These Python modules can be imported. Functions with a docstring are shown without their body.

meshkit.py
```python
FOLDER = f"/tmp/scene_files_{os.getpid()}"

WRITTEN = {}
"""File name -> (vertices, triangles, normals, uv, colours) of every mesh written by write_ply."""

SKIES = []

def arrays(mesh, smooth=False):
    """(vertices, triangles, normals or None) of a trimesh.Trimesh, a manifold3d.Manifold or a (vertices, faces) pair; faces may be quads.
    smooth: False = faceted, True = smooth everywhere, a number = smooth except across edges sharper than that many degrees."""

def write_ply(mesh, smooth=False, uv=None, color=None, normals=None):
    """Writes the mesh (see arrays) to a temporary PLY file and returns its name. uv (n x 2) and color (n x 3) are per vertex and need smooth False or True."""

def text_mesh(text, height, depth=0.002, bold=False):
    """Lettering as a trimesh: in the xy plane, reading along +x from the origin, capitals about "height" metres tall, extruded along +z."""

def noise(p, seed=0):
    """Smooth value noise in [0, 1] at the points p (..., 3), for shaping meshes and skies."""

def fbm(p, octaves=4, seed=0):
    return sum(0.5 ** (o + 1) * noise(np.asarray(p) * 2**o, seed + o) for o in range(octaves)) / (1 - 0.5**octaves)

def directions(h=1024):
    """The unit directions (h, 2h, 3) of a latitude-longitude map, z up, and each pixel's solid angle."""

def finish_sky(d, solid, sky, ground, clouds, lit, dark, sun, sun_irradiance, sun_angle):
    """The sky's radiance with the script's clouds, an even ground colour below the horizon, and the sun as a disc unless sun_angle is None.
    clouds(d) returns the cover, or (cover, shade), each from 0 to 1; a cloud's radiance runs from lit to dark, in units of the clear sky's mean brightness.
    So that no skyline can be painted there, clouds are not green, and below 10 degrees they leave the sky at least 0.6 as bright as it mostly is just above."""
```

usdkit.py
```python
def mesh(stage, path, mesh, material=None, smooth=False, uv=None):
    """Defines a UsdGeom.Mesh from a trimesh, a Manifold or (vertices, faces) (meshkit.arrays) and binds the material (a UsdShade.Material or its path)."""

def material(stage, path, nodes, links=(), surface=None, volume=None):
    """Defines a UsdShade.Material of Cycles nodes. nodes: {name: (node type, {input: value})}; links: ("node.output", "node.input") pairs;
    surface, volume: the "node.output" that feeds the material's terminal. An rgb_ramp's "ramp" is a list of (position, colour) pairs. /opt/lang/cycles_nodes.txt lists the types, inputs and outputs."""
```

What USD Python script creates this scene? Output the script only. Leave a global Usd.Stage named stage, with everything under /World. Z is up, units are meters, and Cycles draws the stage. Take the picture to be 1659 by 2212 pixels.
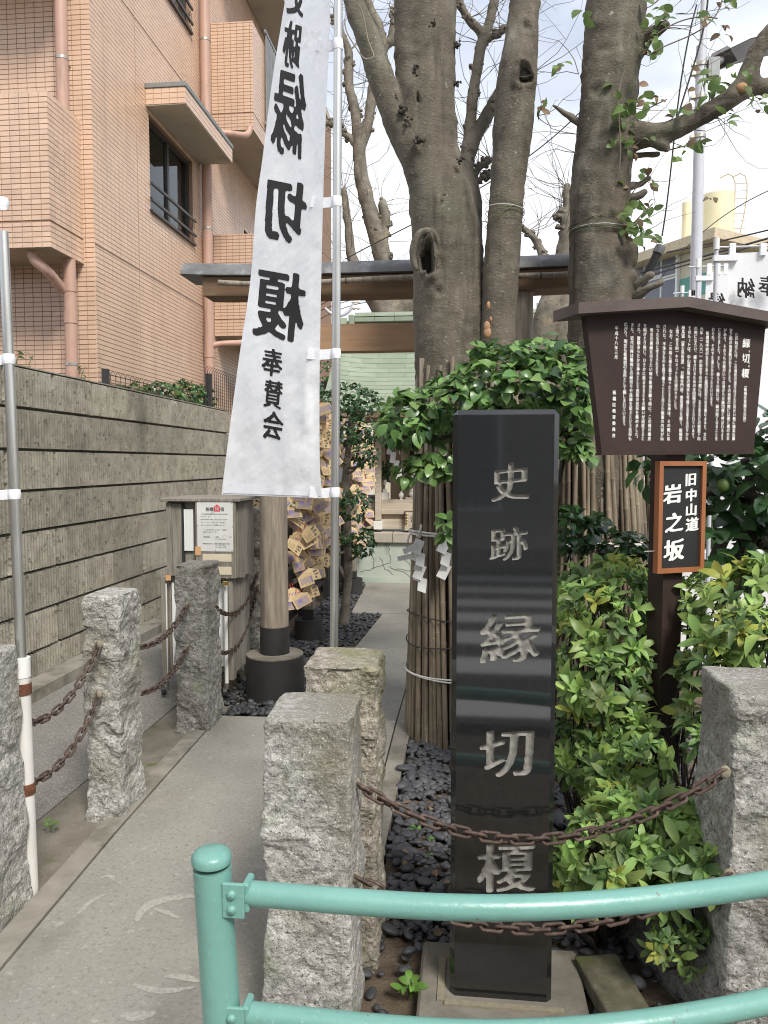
import math, glob, random
import numpy as np, trimesh, manifold3d
import usdkit, meshkit
from pxr import Usd, UsdGeom, UsdLux, UsdShade, Sdf, Gf
from shapely import affinity, box as sbox, union_all
from shapely.geometry import Polygon, LineString, MultiPolygon
from PIL import Image, ImageDraw, ImageFont

stage = Usd.Stage.CreateInMemory()
UsdGeom.SetStageUpAxis(stage, 'Z')
UsdGeom.SetStageMetersPerUnit(stage, 1.0)
UsdGeom.Xform.Define(stage, '/World')
PI = math.pi

# ---------------------------------------------------------------- camera
YAW, PITCH, EYE, FOC = math.radians(6.2), math.radians(-3.65), 1.55, 1660.0
cam = UsdGeom.Camera.Define(stage, '/World/camera')
cam.AddTranslateOp().Set(Gf.Vec3d(0, 0, EYE))
cam.AddRotateZOp().Set(math.degrees(YAW))
cam.AddRotateXOp().Set(90 + math.degrees(PITCH))
cam.CreateFocalLengthAttr(36.0)
cam.CreateHorizontalApertureAttr(36.0 * 1659 / FOC)
cam.CreateVerticalApertureAttr(36.0 * 2212 / FOC)
cam.CreateExposureAttr(1.36)

# ---------------------------------------------------------------- sky and sun (bright overcast)
SUN_EL, SUN_AZ = math.radians(48), math.atan2(0.5, -0.8)          # azimuth = atan2(x, y) of the way to the sun
sun = UsdLux.DistantLight.Define(stage, '/World/sun')
sun.CreateIntensityAttr(0.4)
sun.CreateAngleAttr(16.0)
sun.CreateNormalizeAttr(True)
sun.CreateColorAttr(Gf.Vec3f(1.0, 0.96, 0.90))
sun.AddRotateZOp().Set(-math.degrees(SUN_AZ))
sun.AddRotateXOp().Set(-(90 - math.degrees(SUN_EL)))
usdkit.material(stage, '/World/Looks/sky_clouds', {
    'sky': ('sky_texture', {'sky_type': 'single_scattering', 'sun_disc': False, 'sun_elevation': SUN_EL, 'sun_rotation': SUN_AZ, 'air_density': 1.0, 'aerosol_density': 1.5}),
    'co': ('texture_coordinate', {}),
    'mp': ('mapping', {'scale': (1.0, 1.0, 2.2)}),
    'n': ('noise_texture', {'scale': 2.3, 'detail': 6.0, 'roughness': 0.55}),
    'r': ('rgb_ramp', {'ramp': [(0.30, (0.30, 0.30, 0.30)), (0.52, (0.72, 0.72, 0.72)), (0.66, (1, 1, 1))]}),
    'n2': ('noise_texture', {'scale': 1.1, 'detail': 5.0, 'roughness': 0.5}), 'r2': ('rgb_ramp', {'ramp': [(0.34, (5.6, 6.1, 7.3)), (0.50, (7.2, 7.5, 8.2)), (0.62, (9.2, 9.3, 9.4))]}), 'm': ('mix', {'mix_type': 'mix'}),
    'bg': ('background_shader', {'strength': 0.06})},
    [('co.generated', 'mp.vector'), ('mp.vector', 'n.vector'), ('n.fac', 'r.fac'), ('r.color', 'm.fac'), ('mp.vector', 'n2.vector'), ('n2.fac', 'r2.fac'), ('r2.color', 'm.color2'), ('sky.color', 'm.color1'), ('m.color', 'bg.color')], surface='bg.background')
dome = UsdLux.DomeLight.Define(stage, '/World/sky')
dome.CreateIntensityAttr(1.0)
UsdShade.MaterialBindingAPI.Apply(dome.GetPrim()).Bind(UsdShade.Material.Get(stage, '/World/Looks/sky_clouds'))

# ---------------------------------------------------------------- measured rays: picture point (1659 x 2212) at a real distance
_r = np.array([math.cos(YAW), math.sin(YAW), 0]); _h = np.array([-math.sin(YAW), math.cos(YAW), 0])
_f = math.cos(PITCH) * _h + math.sin(PITCH) * np.array([0, 0, 1.0]); _u = -math.sin(PITCH) * _h + math.cos(PITCH) * np.array([0, 0, 1.0])
EYEP = np.array([0, 0, EYE])
def ray(x, y): return _f * FOC + (x - 829.5) * _r + (1106 - y) * _u
def G(x, y, z=0.0): d = ray(x, y); return EYEP + d * (z - EYE) / d[2]
def P(x, y, Y): d = ray(x, y); return EYEP + d * Y / d[1]
def PX(x, y, X): d = ray(x, y); return EYEP + d * X / d[0]

# ---------------------------------------------------------------- materials
MATS = {}
def mat(name, ramp, scale=6.0, rough=0.7, bump=0.0, bscale=60.0, bdetail=6.0, stretch=(1, 1, 1), detail=5.0, metallic=0.0, spec=0.5, stains=(), rand=0.0, coat=0.0, trans=0.0, rrough=0.0, cells=0.0, cell_cols=None, coord='geo.position', nrough=0.6, bstretch=None, ior=1.5):
    """ramp: colours over a noise; stains: (scale, colour, from, to, stretch) patches of dirt or wear; rand: brightness spread from piece to piece"""
    n = {'geo': ('geometry', {}), 'tc': ('texture_coordinate', {}), 'oi': ('object_info', {}), 'mp': ('mapping', {'scale': stretch}), 'n': ('noise_texture', {'scale': scale, 'detail': detail, 'roughness': nrough}),
         'r': ('rgb_ramp', {'ramp': ramp if np.ndim(ramp[0][-1]) else [(0.28 + 0.44 * i / max(1, len(ramp) - 1), c) for i, c in enumerate(ramp)]}),
         'p': ('principled_bsdf', {'roughness': rough, 'metallic': metallic, 'specular_ior_level': spec, 'coat_weight': coat, 'ior': ior})}
    l = [(coord, 'mp.vector'), ('mp.vector', 'n.vector'), ('n.fac', 'r.fac')]
    out = 'r.color'
    if cells:
        n['v'] = ('voronoi_texture', {'scale': cells}); n['vs'] = ('separate_color', {}); n['vr'] = ('rgb_ramp', {'ramp': cell_cols, 'interpolate': False}); n['vm'] = ('mix', {'mix_type': 'multiply', 'fac': 1.0})
        l += [(coord, 'v.vector'), ('v.color', 'vs.color'), ('vs.r', 'vr.fac'), (out, 'vm.color1'), ('vr.color', 'vm.color2')]; out = 'vm.color'
    for i, (sc, col, lo, hi, st) in enumerate(stains):
        n[f'sm{i}'] = ('mapping', {'scale': st, 'location': (3.1 * i + 1.7, 2.3, 0.9)}); n[f'sn{i}'] = ('noise_texture', {'scale': sc, 'detail': 5.0, 'roughness': 0.62}); n[f'sr{i}'] = ('map_range', {'from_min': lo, 'from_max': hi, 'clamp': True}); n[f'sx{i}'] = ('mix', {'color2': col})
        l += [(coord, f'sm{i}.vector'), (f'sm{i}.vector', f'sn{i}.vector'), (f'sn{i}.fac', f'sr{i}.value'), (f'sr{i}.result', f'sx{i}.fac'), (out, f'sx{i}.color1')]; out = f'sx{i}.color'
    if rand:
        n['ra'] = ('math', {'math_type': 'add'}); n['rf'] = ('math', {'math_type': 'fraction'}); n['rr'] = ('map_range', {'to_min': 1 - rand, 'to_max': 1 + rand}); n['rh'] = ('hsv', {}); n['rq'] = ('map_range', {'to_min': 0.5 - 0.035 * rand, 'to_max': 0.5 + 0.035 * rand}); n['ri'] = ('math', {'math_type': 'multiply', 'value2': 7.31}); n['rg'] = ('math', {'math_type': 'fraction'})
        l += [('geo.random_per_island', 'ra.value1'), ('oi.random', 'ra.value2'), ('ra.value', 'rf.value1'), ('rf.value', 'rr.value'), ('rr.result', 'rh.value'), ('rf.value', 'ri.value1'), ('ri.value', 'rg.value1'), ('rg.value', 'rq.value'), ('rq.result', 'rh.hue'), (out, 'rh.color')]; out = 'rh.color'
    l.append((out, 'p.base_color'))
    if rrough:
        n['gr'] = ('map_range', {'to_min': max(0.02, rough - rrough), 'to_max': rough + rrough}); l += [('n.fac', 'gr.value'), ('gr.result', 'p.roughness')]
    if bump:
        n['bn'] = ('noise_texture', {'scale': bscale, 'detail': bdetail, 'roughness': 0.6}); n['b'] = ('bump', {'distance': bump, 'strength': 1.0})
        n['bm'] = ('mapping', {'scale': bstretch or (1, 1, 1)})
        l += [(coord, 'bm.vector'), ('bm.vector', 'bn.vector'), ('bn.fac', 'b.height'), ('b.normal', 'p.normal')]
    surf = 'p.BSDF'
    if trans:
        n['t'] = ('translucent_bsdf', {}); n['mc'] = ('mix_closure', {'fac': trans}); n['tg'] = ('gamma', {'gamma': 0.85})
        l += [(out, 'tg.color'), ('tg.color', 't.color'), ('p.BSDF', 'mc.closure1'), ('t.BSDF', 'mc.closure2')]; surf = 'mc.closure'
    MATS[name] = usdkit.material(stage, f'/World/Looks/{name}', n, l, surface=surf)
    return MATS[name]

# ---------------------------------------------------------------- scene writing
_used = {}
def path_for(parent, name):
    k = f'{parent}/{name}'
    i = _used.get(k, -1) + 1
    _used[k] = i
    return k if i == 0 else f'{k}_{i:03d}'
ORIGIN = {}
def props(prim, label=None, category=None, group=None, kind=None):
    for k, v in (('label', label), ('category', category), ('group', group), ('kind', kind)):
        if v: prim.SetCustomDataByKey(k, v)
def thing(name, label, category, loc=(0, 0, 0), group=None, kind=None):
    p = path_for('/World', name)
    x = UsdGeom.Xform.Define(stage, p)
    x.AddTranslateOp().Set(Gf.Vec3d(*map(float, loc)))
    ORIGIN[p] = np.array(loc, float)
    props(x.GetPrim(), label, category, group, kind)
    return p
def cat(ms): return [m for m in ms if m is not None]
def join(ms):
    vs, fs, n = [], [], 0
    for m in ms:
        v, f, _ = meshkit.arrays(m)
        vs.append(v); fs.append(f + n); n += len(v)
    return np.vstack(vs), np.vstack(fs)
def part(parent, name, mesh, material, smooth=False, label=None, kind=None):
    """mesh in world coordinates; stored relative to the thing's base"""
    p = path_for(parent, name)
    v, f, _ = meshkit.arrays(mesh)
    root = '/'.join(parent.split('/')[:3])
    v = v - ORIGIN.get(root, 0)
    g = usdkit.mesh(stage, p, (v, f), MATS[material], smooth=smooth)
    props(g.GetPrim(), label, kind=kind)
    return p
def single(name, mesh, material, label=None, category=None, group=None, kind=None, smooth=False):
    p = path_for('/World', name)
    v, f, _ = meshkit.arrays(mesh)
    g = usdkit.mesh(stage, p, (v, f), MATS[material], smooth=smooth)
    props(g.GetPrim(), label, category, group, kind)
    return p
def copy_of(proto, name, label, category, loc, rot=(0, 0, 0), group=None, scale=None):
    p = path_for('/World', name)
    x = UsdGeom.Xform.Define(stage, p)
    x.AddTranslateOp().Set(Gf.Vec3d(*map(float, loc))); x.AddRotateXYZOp().Set(Gf.Vec3f(*map(float, rot)))
    if scale: x.AddScaleOp().Set(Gf.Vec3f(*map(float, scale)))
    x.GetPrim().GetReferences().AddInternalReference(proto); x.GetPrim().SetInstanceable(True)
    props(x.GetPrim(), label, category, group)
    return p

# ---------------------------------------------------------------- shapes
def T(m, loc=(0, 0, 0), rz=0.0, rx=0.0, ry=0.0):
    v, f, _ = meshkit.arrays(m)
    R = trimesh.transformations.euler_matrix(rx, ry, rz, 'sxyz')[:3, :3]
    return v @ R.T + np.array(loc, float), f
def bx(x0, x1, y0, y1, z0, z1, c=0.0):
    """box, edges chamfered by c"""
    if c <= 0:
        return meshkit.arrays(trimesh.creation.box(bounds=[[x0, y0, z0], [x1, y1, z1]]))[:2]
    lo, hi = np.array([x0, y0, z0]), np.array([x1, y1, z1]); pts = []
    for a in range(8):
        s = np.array([(a >> k) & 1 for k in range(3)])
        q = np.where(s, hi, lo); d = np.where(s, -c, c)
        for k in range(3):
            e = q + d; e[k] = q[k]; pts.append(e)
    return meshkit.arrays(manifold3d.Manifold.hull_points(np.array(pts)))[:2]
def frames(pts):
    pts = np.asarray(pts, float); t = np.gradient(pts, axis=0); t /= np.linalg.norm(t, axis=1, keepdims=True) + 1e-12
    ref = np.array([0, 0, 1.0]) if abs(t[0, 2]) < 0.9 else np.array([1.0, 0, 0])
    a = np.cross(t[0], ref); a /= np.linalg.norm(a); A = [a]
    for i in range(1, len(pts)):
        a = A[-1] - t[i] * (A[-1] @ t[i]); A.append(a / (np.linalg.norm(a) + 1e-12))
    A = np.array(A); return pts, t, A, np.cross(t, A)
def tube(pts, rad, n=10, caps=True, wob=0.0, seed=0, ellipse=1.0):
    pts, t, A, B = frames(pts); m = len(pts); rad = np.broadcast_to(rad, (m,)); ang = np.arange(n) * 2 * PI / n
    v = pts[:, None] + rad[:, None, None] * (np.cos(ang)[None, :, None] * A[:, None] + ellipse * np.sin(ang)[None, :, None] * B[:, None])
    if wob:
        d = v - pts[:, None]; k = meshkit.fbm(v * (0.35 / max(wob, 0.05)) if wob > 1 else v * 9.0, 3, seed); v = pts[:, None] + d * (1 + wob * 2 * (k[..., None] - 0.5))
    v = v.reshape(-1, 3); i, j = np.meshgrid(np.arange(m - 1), np.arange(n), indexing='ij')
    a = i * n + j; b = i * n + (j + 1) % n; q = np.stack([a, b, b + n, a + n], -1).reshape(-1, 4)
    f = np.vstack([q[:, [0, 1, 2]], q[:, [0, 2, 3]]])
    if caps:
        v = np.vstack([v, pts[0], pts[-1]]); k = len(v) - 2; j = np.arange(n)
        f = np.vstack([f, np.stack([(j + 1) % n, j, np.full(n, k)], 1), np.stack([(m - 1) * n + j, (m - 1) * n + (j + 1) % n, np.full(n, k + 1)], 1)])
    return v, f
def cyl(x, y, z0, z1, r, n=24, r1=None): return tube([(x, y, z0), (x, y, z0 + (z1 - z0) * 0.5), (x, y, z1)], [r, (r + (r if r1 is None else r1)) / 2, r if r1 is None else r1], n)
def lathe(prof, x, y, z, n=24):
    """prof: (radius, height) pairs"""
    prof = np.array(prof, float); ang = np.arange(n) * 2 * PI / n; m = len(prof)
    v = np.stack([prof[:, :1] * np.cos(ang), prof[:, :1] * np.sin(ang), np.broadcast_to(prof[:, 1:], (m, n))], -1).reshape(-1, 3) + np.array([x, y, z])
    i, j = np.meshgrid(np.arange(m - 1), np.arange(n), indexing='ij'); a = i * n + j; b = i * n + (j + 1) % n
    q = np.stack([a, b, b + n, a + n], -1).reshape(-1, 4); return v, np.vstack([q[:, [0, 1, 2]], q[:, [0, 2, 3]]])
def sweep(poly, pts):
    """polygon of (side, up) pairs swept along pts, frames kept upright"""
    pts = np.asarray(pts, float); t = np.gradient(pts, axis=0); t /= np.linalg.norm(t, axis=1, keepdims=True); s = np.cross(t, [0, 0, 1.0]); s /= np.linalg.norm(s, axis=1, keepdims=True); u = np.cross(s, t)
    poly = np.array(poly, float); n, m = len(poly), len(pts)
    v = (pts[:, None] + poly[None, :, :1] * s[:, None] + poly[None, :, 1:] * u[:, None]).reshape(-1, 3)
    i, j = np.meshgrid(np.arange(m - 1), np.arange(n), indexing='ij'); a = i * n + j; b = i * n + (j + 1) % n
    q = np.stack([a, a + n, b + n, b], -1).reshape(-1, 4); f = [q[:, [0, 1, 2]], q[:, [0, 2, 3]]]
    tv, tf = trimesh.creation.triangulate_polygon(Polygon(poly), engine='earcut')
    idx = [int(np.argmin(((poly - p) ** 2).sum(1))) for p in tv]; tf = np.array(idx)[tf]
    f += [tf, tf[:, ::-1] + (m - 1) * n]
    return v, np.vstack(f)
def spline(pts, n):
    from scipy.interpolate import CubicSpline
    pts = np.asarray(pts, float); d = np.r_[0, np.cumsum(np.linalg.norm(np.diff(pts[:, :3], axis=0), axis=1))]
    return CubicSpline(d, pts)(np.linspace(0, d[-1], n))
def grid_sheet(nx, ny, fn):
    u, v = np.meshgrid(np.linspace(0, 1, nx), np.linspace(0, 1, ny)); p = fn(u.ravel(), v.ravel())
    i, j = np.meshgrid(np.arange(nx - 1), np.arange(ny - 1)); a = (j * nx + i).ravel()
    return p, np.vstack([np.stack([a, a + 1, a + nx + 1], 1), np.stack([a, a + nx + 1, a + nx], 1)])
def rock(x0, x1, y0, y1, z0, z1, step, amp, seed, taper=0.0, freq=7.0, round_=0.012):
    """a block with split, uneven faces"""
    m = manifold3d.Manifold.cube([x1 - x0, y1 - y0, z1 - z0]).translate([x0, y0, z0]).refine_to_length(step)
    v, f, _ = meshkit.arrays(m); c = np.array([(x0 + x1) / 2, (y0 + y1) / 2, (z0 + z1) / 2]); hs = np.array([x1 - x0, y1 - y0, z1 - z0]) / 2
    chip = round_ * (0.6 + 2.2 * np.clip(meshkit.fbm(v * 9, 3, seed + 31) - .35, 0, 1)); R = chip[:, None]
    d = v - c; inner = np.clip(d, -(hs - R), hs - R); e = d - inner; L = np.linalg.norm(e, axis=1, keepdims=True); nn = e / np.maximum(L, 1e-9); v = c + inner + nn * np.minimum(L, R)
    k = ((v[:, 2] - z0) / (z1 - z0)); top = np.clip(nn[:, 2], 0, 1) * 0.72
    big = meshkit.fbm(v * freq * 0.55, 3, seed) - 0.5; mid = 0.5 - np.abs(meshkit.fbm(v * freq * 1.5, 4, seed + 9) - 0.5) * 2; fine = meshkit.fbm(v * freq * 6, 3, seed + 20) - 0.5
    st = meshkit.noise(v * freq * 1.1 + 3 * big[:, None], seed + 5); facet = np.floor(st * 5) / 5 + np.clip((st * 5 % 1) * 3 - 2, 0, 1) / 5 - .5
    v = v + nn * ((1 - top) * amp * (0.8 * big + 0.6 * (mid - 0.25) + 0.45 * fine + 1.7 * facet))[:, None]
    if taper: v[:, :2] = c[:2] + (v[:, :2] - c[:2]) * (1 + taper * (0.5 - k[:, None]))
    v[:, 2] = np.maximum(v[:, 2], z0 - 0.05)
    return v, f

# ---------------------------------------------------------------- lettering
_FONT = ImageFont.truetype(glob.glob('/opt/blender-*/*/datafiles/fonts/Noto Sans CJK*')[0], 88)
_GL = {}
def _raster(on, tol):
    on = np.pad(on, ((0, 0), (1, 1))).astype(np.int8); d = np.diff(on, axis=1); ry, rx0 = np.nonzero(d == 1); rx1 = np.nonzero(d == -1)[1]
    g = union_all(sbox(rx0, -ry - 1, rx1, -ry)).buffer(0.8).buffer(-0.8).simplify(tol)
    return affinity.affine_transform(g, [1 / 96, 0, 0, 1 / 96, -0.5, 0.5])
def glyph(ch, brush=0, tol=0.75, flow=0.0):
    """one character as a polygon in a unit square round (0, 0); brush thickens it with a slanted broad nib, flow lets it rise to the right"""
    k = (ch, brush, tol, flow)
    if k in _GL: return _GL[k]
    im = Image.new('L', (96, 96)); d = ImageDraw.Draw(im); x0, y0, x1, y1 = _FONT.getbbox(ch)
    if ch in '、。': d.text((48, 4 - y0 + 4), ch, 255, _FONT)
    else: d.text((48 - (x0 + x1) / 2, 48 - (y0 + y1) / 2), ch, 255, _FONT)
    if ch in '（）ー': im = im.rotate(-90)
    a = np.asarray(im) > 110
    if brush:
        yy, xx = np.mgrid[-9:10, -9:10]; u, w = .94 * xx - .34 * yy, .34 * xx + .94 * yy
        from scipy.ndimage import binary_dilation, binary_opening, gaussian_filter
        ker = (u / (brush * 1.35)) ** 2 + (w / max(.5, brush * 0.42)) ** 2 <= 1
        a = binary_dilation(a, ker); nz = gaussian_filter(np.random.default_rng(ord(ch)).normal(size=a.shape), 3.2); nz /= np.abs(nz).max()
        a = gaussian_filter(a.astype(float), 1.5) + 0.17 * nz > 0.5
    g = _raster(a, tol)
    if flow: g = affinity.skew(g, 0, flow * 45, origin=(0, 0))
    _GL[k] = g
    return g
def polys(g): return [p for p in getattr(g, 'geoms', [g]) if isinstance(p, Polygon) and p.area > 1e-9]
def flat_mesh(g, edge=None):
    """2-D polygon as triangles in the xy plane"""
    ms = []
    for p in polys(g):
        v, f = trimesh.creation.triangulate_polygon(p, engine='earcut'); v = np.column_stack([v, np.zeros(len(v))])
        if edge: v, f = trimesh.remesh.subdivide_to_size(v, f, edge)
        ms.append((v, f))
    return join(ms)
def place(mesh, origin, ex, ey):
    """a flat mesh's x and y set along ex and ey from origin"""
    v, f = mesh[0], mesh[1]; return np.array(origin, float) + v[:, :1] * np.array(ex, float) + v[:, 1:2] * np.array(ey, float), f
def text_cols(lines, size, pitch, brush=0, tol=1.2):
    """columns of vertical writing, each (x, y of first character's centre, text); returns one flat mesh"""
    gs = []
    for x, y, s in lines:
        for i, ch in enumerate(s):
            if ch not in ' 　': gs += [affinity.translate(affinity.scale(p, size, size, origin=(0, 0)), x, y - i * pitch) for p in polys(glyph(ch, brush, tol))]
    return flat_mesh(MultiPolygon(gs))
def text_rows(lines, size, pitch, brush=0, tol=1.4):
    gs = []
    for x, y, s in lines:
        for i, ch in enumerate(s):
            if ch not in ' 　': gs += [affinity.translate(affinity.scale(p, size, size, origin=(0, 0)), x + i * pitch, y) for p in polys(glyph(ch, brush, tol))]
    return flat_mesh(MultiPolygon(gs))

# ---------------------------------------------------------------- leaves
def leaf_shape(kind):
    """a leaf along +x, length 1, upper side +z, folded a little along the midrib and drooping to the tip"""
    w = {'azalea': [(0, .02), (.25, .13), (.55, .19), (.82, .12), (1, 0)], 'camellia': [(0, .03), (.2, .2), (.48, .27), (.78, .17), (1, 0)], 'broad': [(0, .05), (.14, .22), (.38, .33), (.68, .28), (.88, .13), (1, 0)]}[kind]
    v, f, fold = [], [], {'azalea': .22, 'camellia': .2, 'broad': .14}[kind]
    for i, (x, h) in enumerate(w):
        z = 0.10 * math.sin(PI * x) - 0.16 * x * x
        v += [(x, h, z + fold * h), (x, 0, z), (x, -h, z + fold * h)]
        if i:
            a = 3 * (i - 1); f += [(a, a + 1, a + 4), (a, a + 4, a + 3), (a + 1, a + 2, a + 5), (a + 1, a + 5, a + 4)]
    return np.array(v), np.array(f)[:, ::-1]
LEAF = {k: leaf_shape(k) for k in ('azalea', 'camellia', 'broad')}
def leaf_at(kind, p, d, up, size, rng, roll=0.35):
    v, f = LEAF[kind]; d = d / np.linalg.norm(d); s = np.cross(up, d); s = s / (np.linalg.norm(s) + 1e-9); n = np.cross(d, s)
    a = rng.normal(0, roll); s, n = s * math.cos(a) + n * math.sin(a), n * math.cos(a) - s * math.sin(a)
    c = 1 + rng.normal(0, .5)
    return p + size * (v[:, :1] * d + v[:, 1:2] * s + v[:, 2:] * n * c), f
def foliage(parent, leaves, material, name='leaf', rest='foliage', single_n=300, extra=None):
    """the leaves that show largest are parts of their own, the rest one part"""
    c = np.array([l[0].mean(0) for l in leaves]); a = np.array([np.ptp(l[0], axis=0).max() for l in leaves]); vis = a / np.linalg.norm(c - EYEP, axis=1)
    if extra is not None: vis = vis * extra(c)
    o = np.argsort(-vis)
    ms = [material] if isinstance(material, str) else list(material)
    for i in o[:single_n]: part(parent, name, leaves[i], ms[i % len(ms)], smooth=True)
    for k, m_ in enumerate(ms):
        r_ = [leaves[i] for i in o[single_n:] if i % len(ms) == k]
        if r_: part(parent, rest, join(r_), m_, smooth=True, kind='stuff')
rng = np.random.default_rng(7)
# ================================================================ materials
mat('concrete_path', [(.235, .224, .19), (.275, .263, .225), (.315, .30, .258)], scale=2.2, rough=.85, bump=.0025, bscale=160, stains=[(1.1, (.20, .183, .15), .54, .74, (1, .6, 1)), (90, (.36, .34, .30), .58, .68, (1, 1, 1)), (110, (.13, .12, .10), .60, .70, (1, 1, 1)), (3.2, (.45, .43, .39),   .66, .76, (.55, 1.6, 1)), (60, (.18, .17, .14), .53, .70, (1, 1, 1)), (2.6, (.185, .172, .14), .56, .74, (1, .7, 1)), (38, (.38, .365, .32), .60, .72, (1, 1, 1))])
mat('path_edge', [(.20, .185, .15), (.30, .275, .23)], scale=9, rough=.9, bump=.002, bscale=120, stains=[(4, (.13, .12, .09), .5, .65, (1, 1, 1))])
mat('asphalt', [(.185, .174, .152), (.25, .237, .21)], scale=3, rough=.9, bump=.006, bscale=210, bdetail=3, stains=[(120, (.42, .40, .36), .55, .63, (1, 1, 1)), (140, (.06, .057, .05), .57, .66, (1, 1, 1))])
mat('verge', [(.12, .105, .08), (.18, .16, .125), (.24, .22, .18)], scale=5, rough=.95, bump=.006, bscale=120, stains=[(150, (.30, .28, .24), .60, .68, (1, 1, 1)), (5, (.10, .11, .05), .60, .72, (1, 1, 1))])
mat('soil', [(.06, .043, .028), (.11, .08, .052), (.15, .115, .08)], scale=14, rough=.95, bump=.012, bscale=70)
mat('road', [(.045, .045, .046), (.065, .065, .066)], scale=6, rough=.85, bump=.004, bscale=220)
mat('road_paint', [(.70, .70, .68), (.8, .8, .78)], scale=20, rough=.6)
mat('block', [(.205, .187, .148), (.29, .268, .213), (.375, .348, .283)], scale=9, rough=.95, bump=.008, bscale=110, rand=.17, stains=[(1.3, (.135, .125, .098), .54, .76, (1, 1, .45)), (26, (.11, .10, .08), .56, .68, (1, 1.6, 1)), (150, (.46, .43, .36), .62, .70, (1, 1, 1)), (1.0, (.37, .35, .295), .55, .75, (1, 1, 1))])
mat('mortar', [(.10, .088, .068), (.15, .135, .105)], scale=12, rough=.95)
mat('tile', [(.56, .385, .27), (.61, .425, .30), (.66, .465, .335)], scale=3, rough=.32, spec=.6, rand=.085, stains=[(.6, (.52, .36, .26), .5, .75, (1, 1, .4)), (2.2, (.50, .36, .27), .58, .74, (3, 3, .12))], rrough=.08)
mat('grout', [(.25, .15, .10), (.32, .20, .135)], scale=8, rough=.9)
mat('seal', [(.30, .22, .17), (.36, .27, .21)], scale=8, rough=.8)
mat('soffit', [(.40, .35, .28), (.47, .42, .34)], scale=1.5, rough=.9, stains=[(2, (.27, .24, .2), .55, .75, (1, 1, 1))])
mat('pipe_pink', [(.44, .27, .20), (.50, .32, .24)], scale=3, rough=.5, stains=[(3, (.36, .22, .16), .55, .7, (3, 3, .5))])
mat('steel', [(.42, .40, .34), (.55, .52, .44)], scale=14, rough=.35, metallic=.9)
mat('bronze_frame', [(.035, .03, .026), (.05, .043, .037)], scale=10, rough=.4)
mat('grey_metal', [(.20, .21, .20), (.27, .28, .27)], scale=7, rough=.5, metallic=.3)
mat('curtain', [(.66, .68, .64), (.78, .80, .76)], scale=7, rough=.9, stretch=(14, 14, .4))
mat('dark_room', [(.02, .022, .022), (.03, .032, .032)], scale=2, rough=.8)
usdkit.material(stage, '/World/Looks/window_glass', {'t': ('transparent_bsdf', {'color': (.8, .86, .84)}), 'g': ('glossy_bsdf', {'roughness': .02, 'color': (.9, .95, .95)}), 'f': ('fresnel', {'IOR': 1.65}), 'm': ('mix_closure', {})}, [('f.fac', 'm.fac'), ('t.BSDF', 'm.closure1'), ('g.BSDF', 'm.closure2')], surface='m.closure')
MATS['window_glass'] = UsdShade.Material.Get(stage, '/World/Looks/window_glass')

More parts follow.
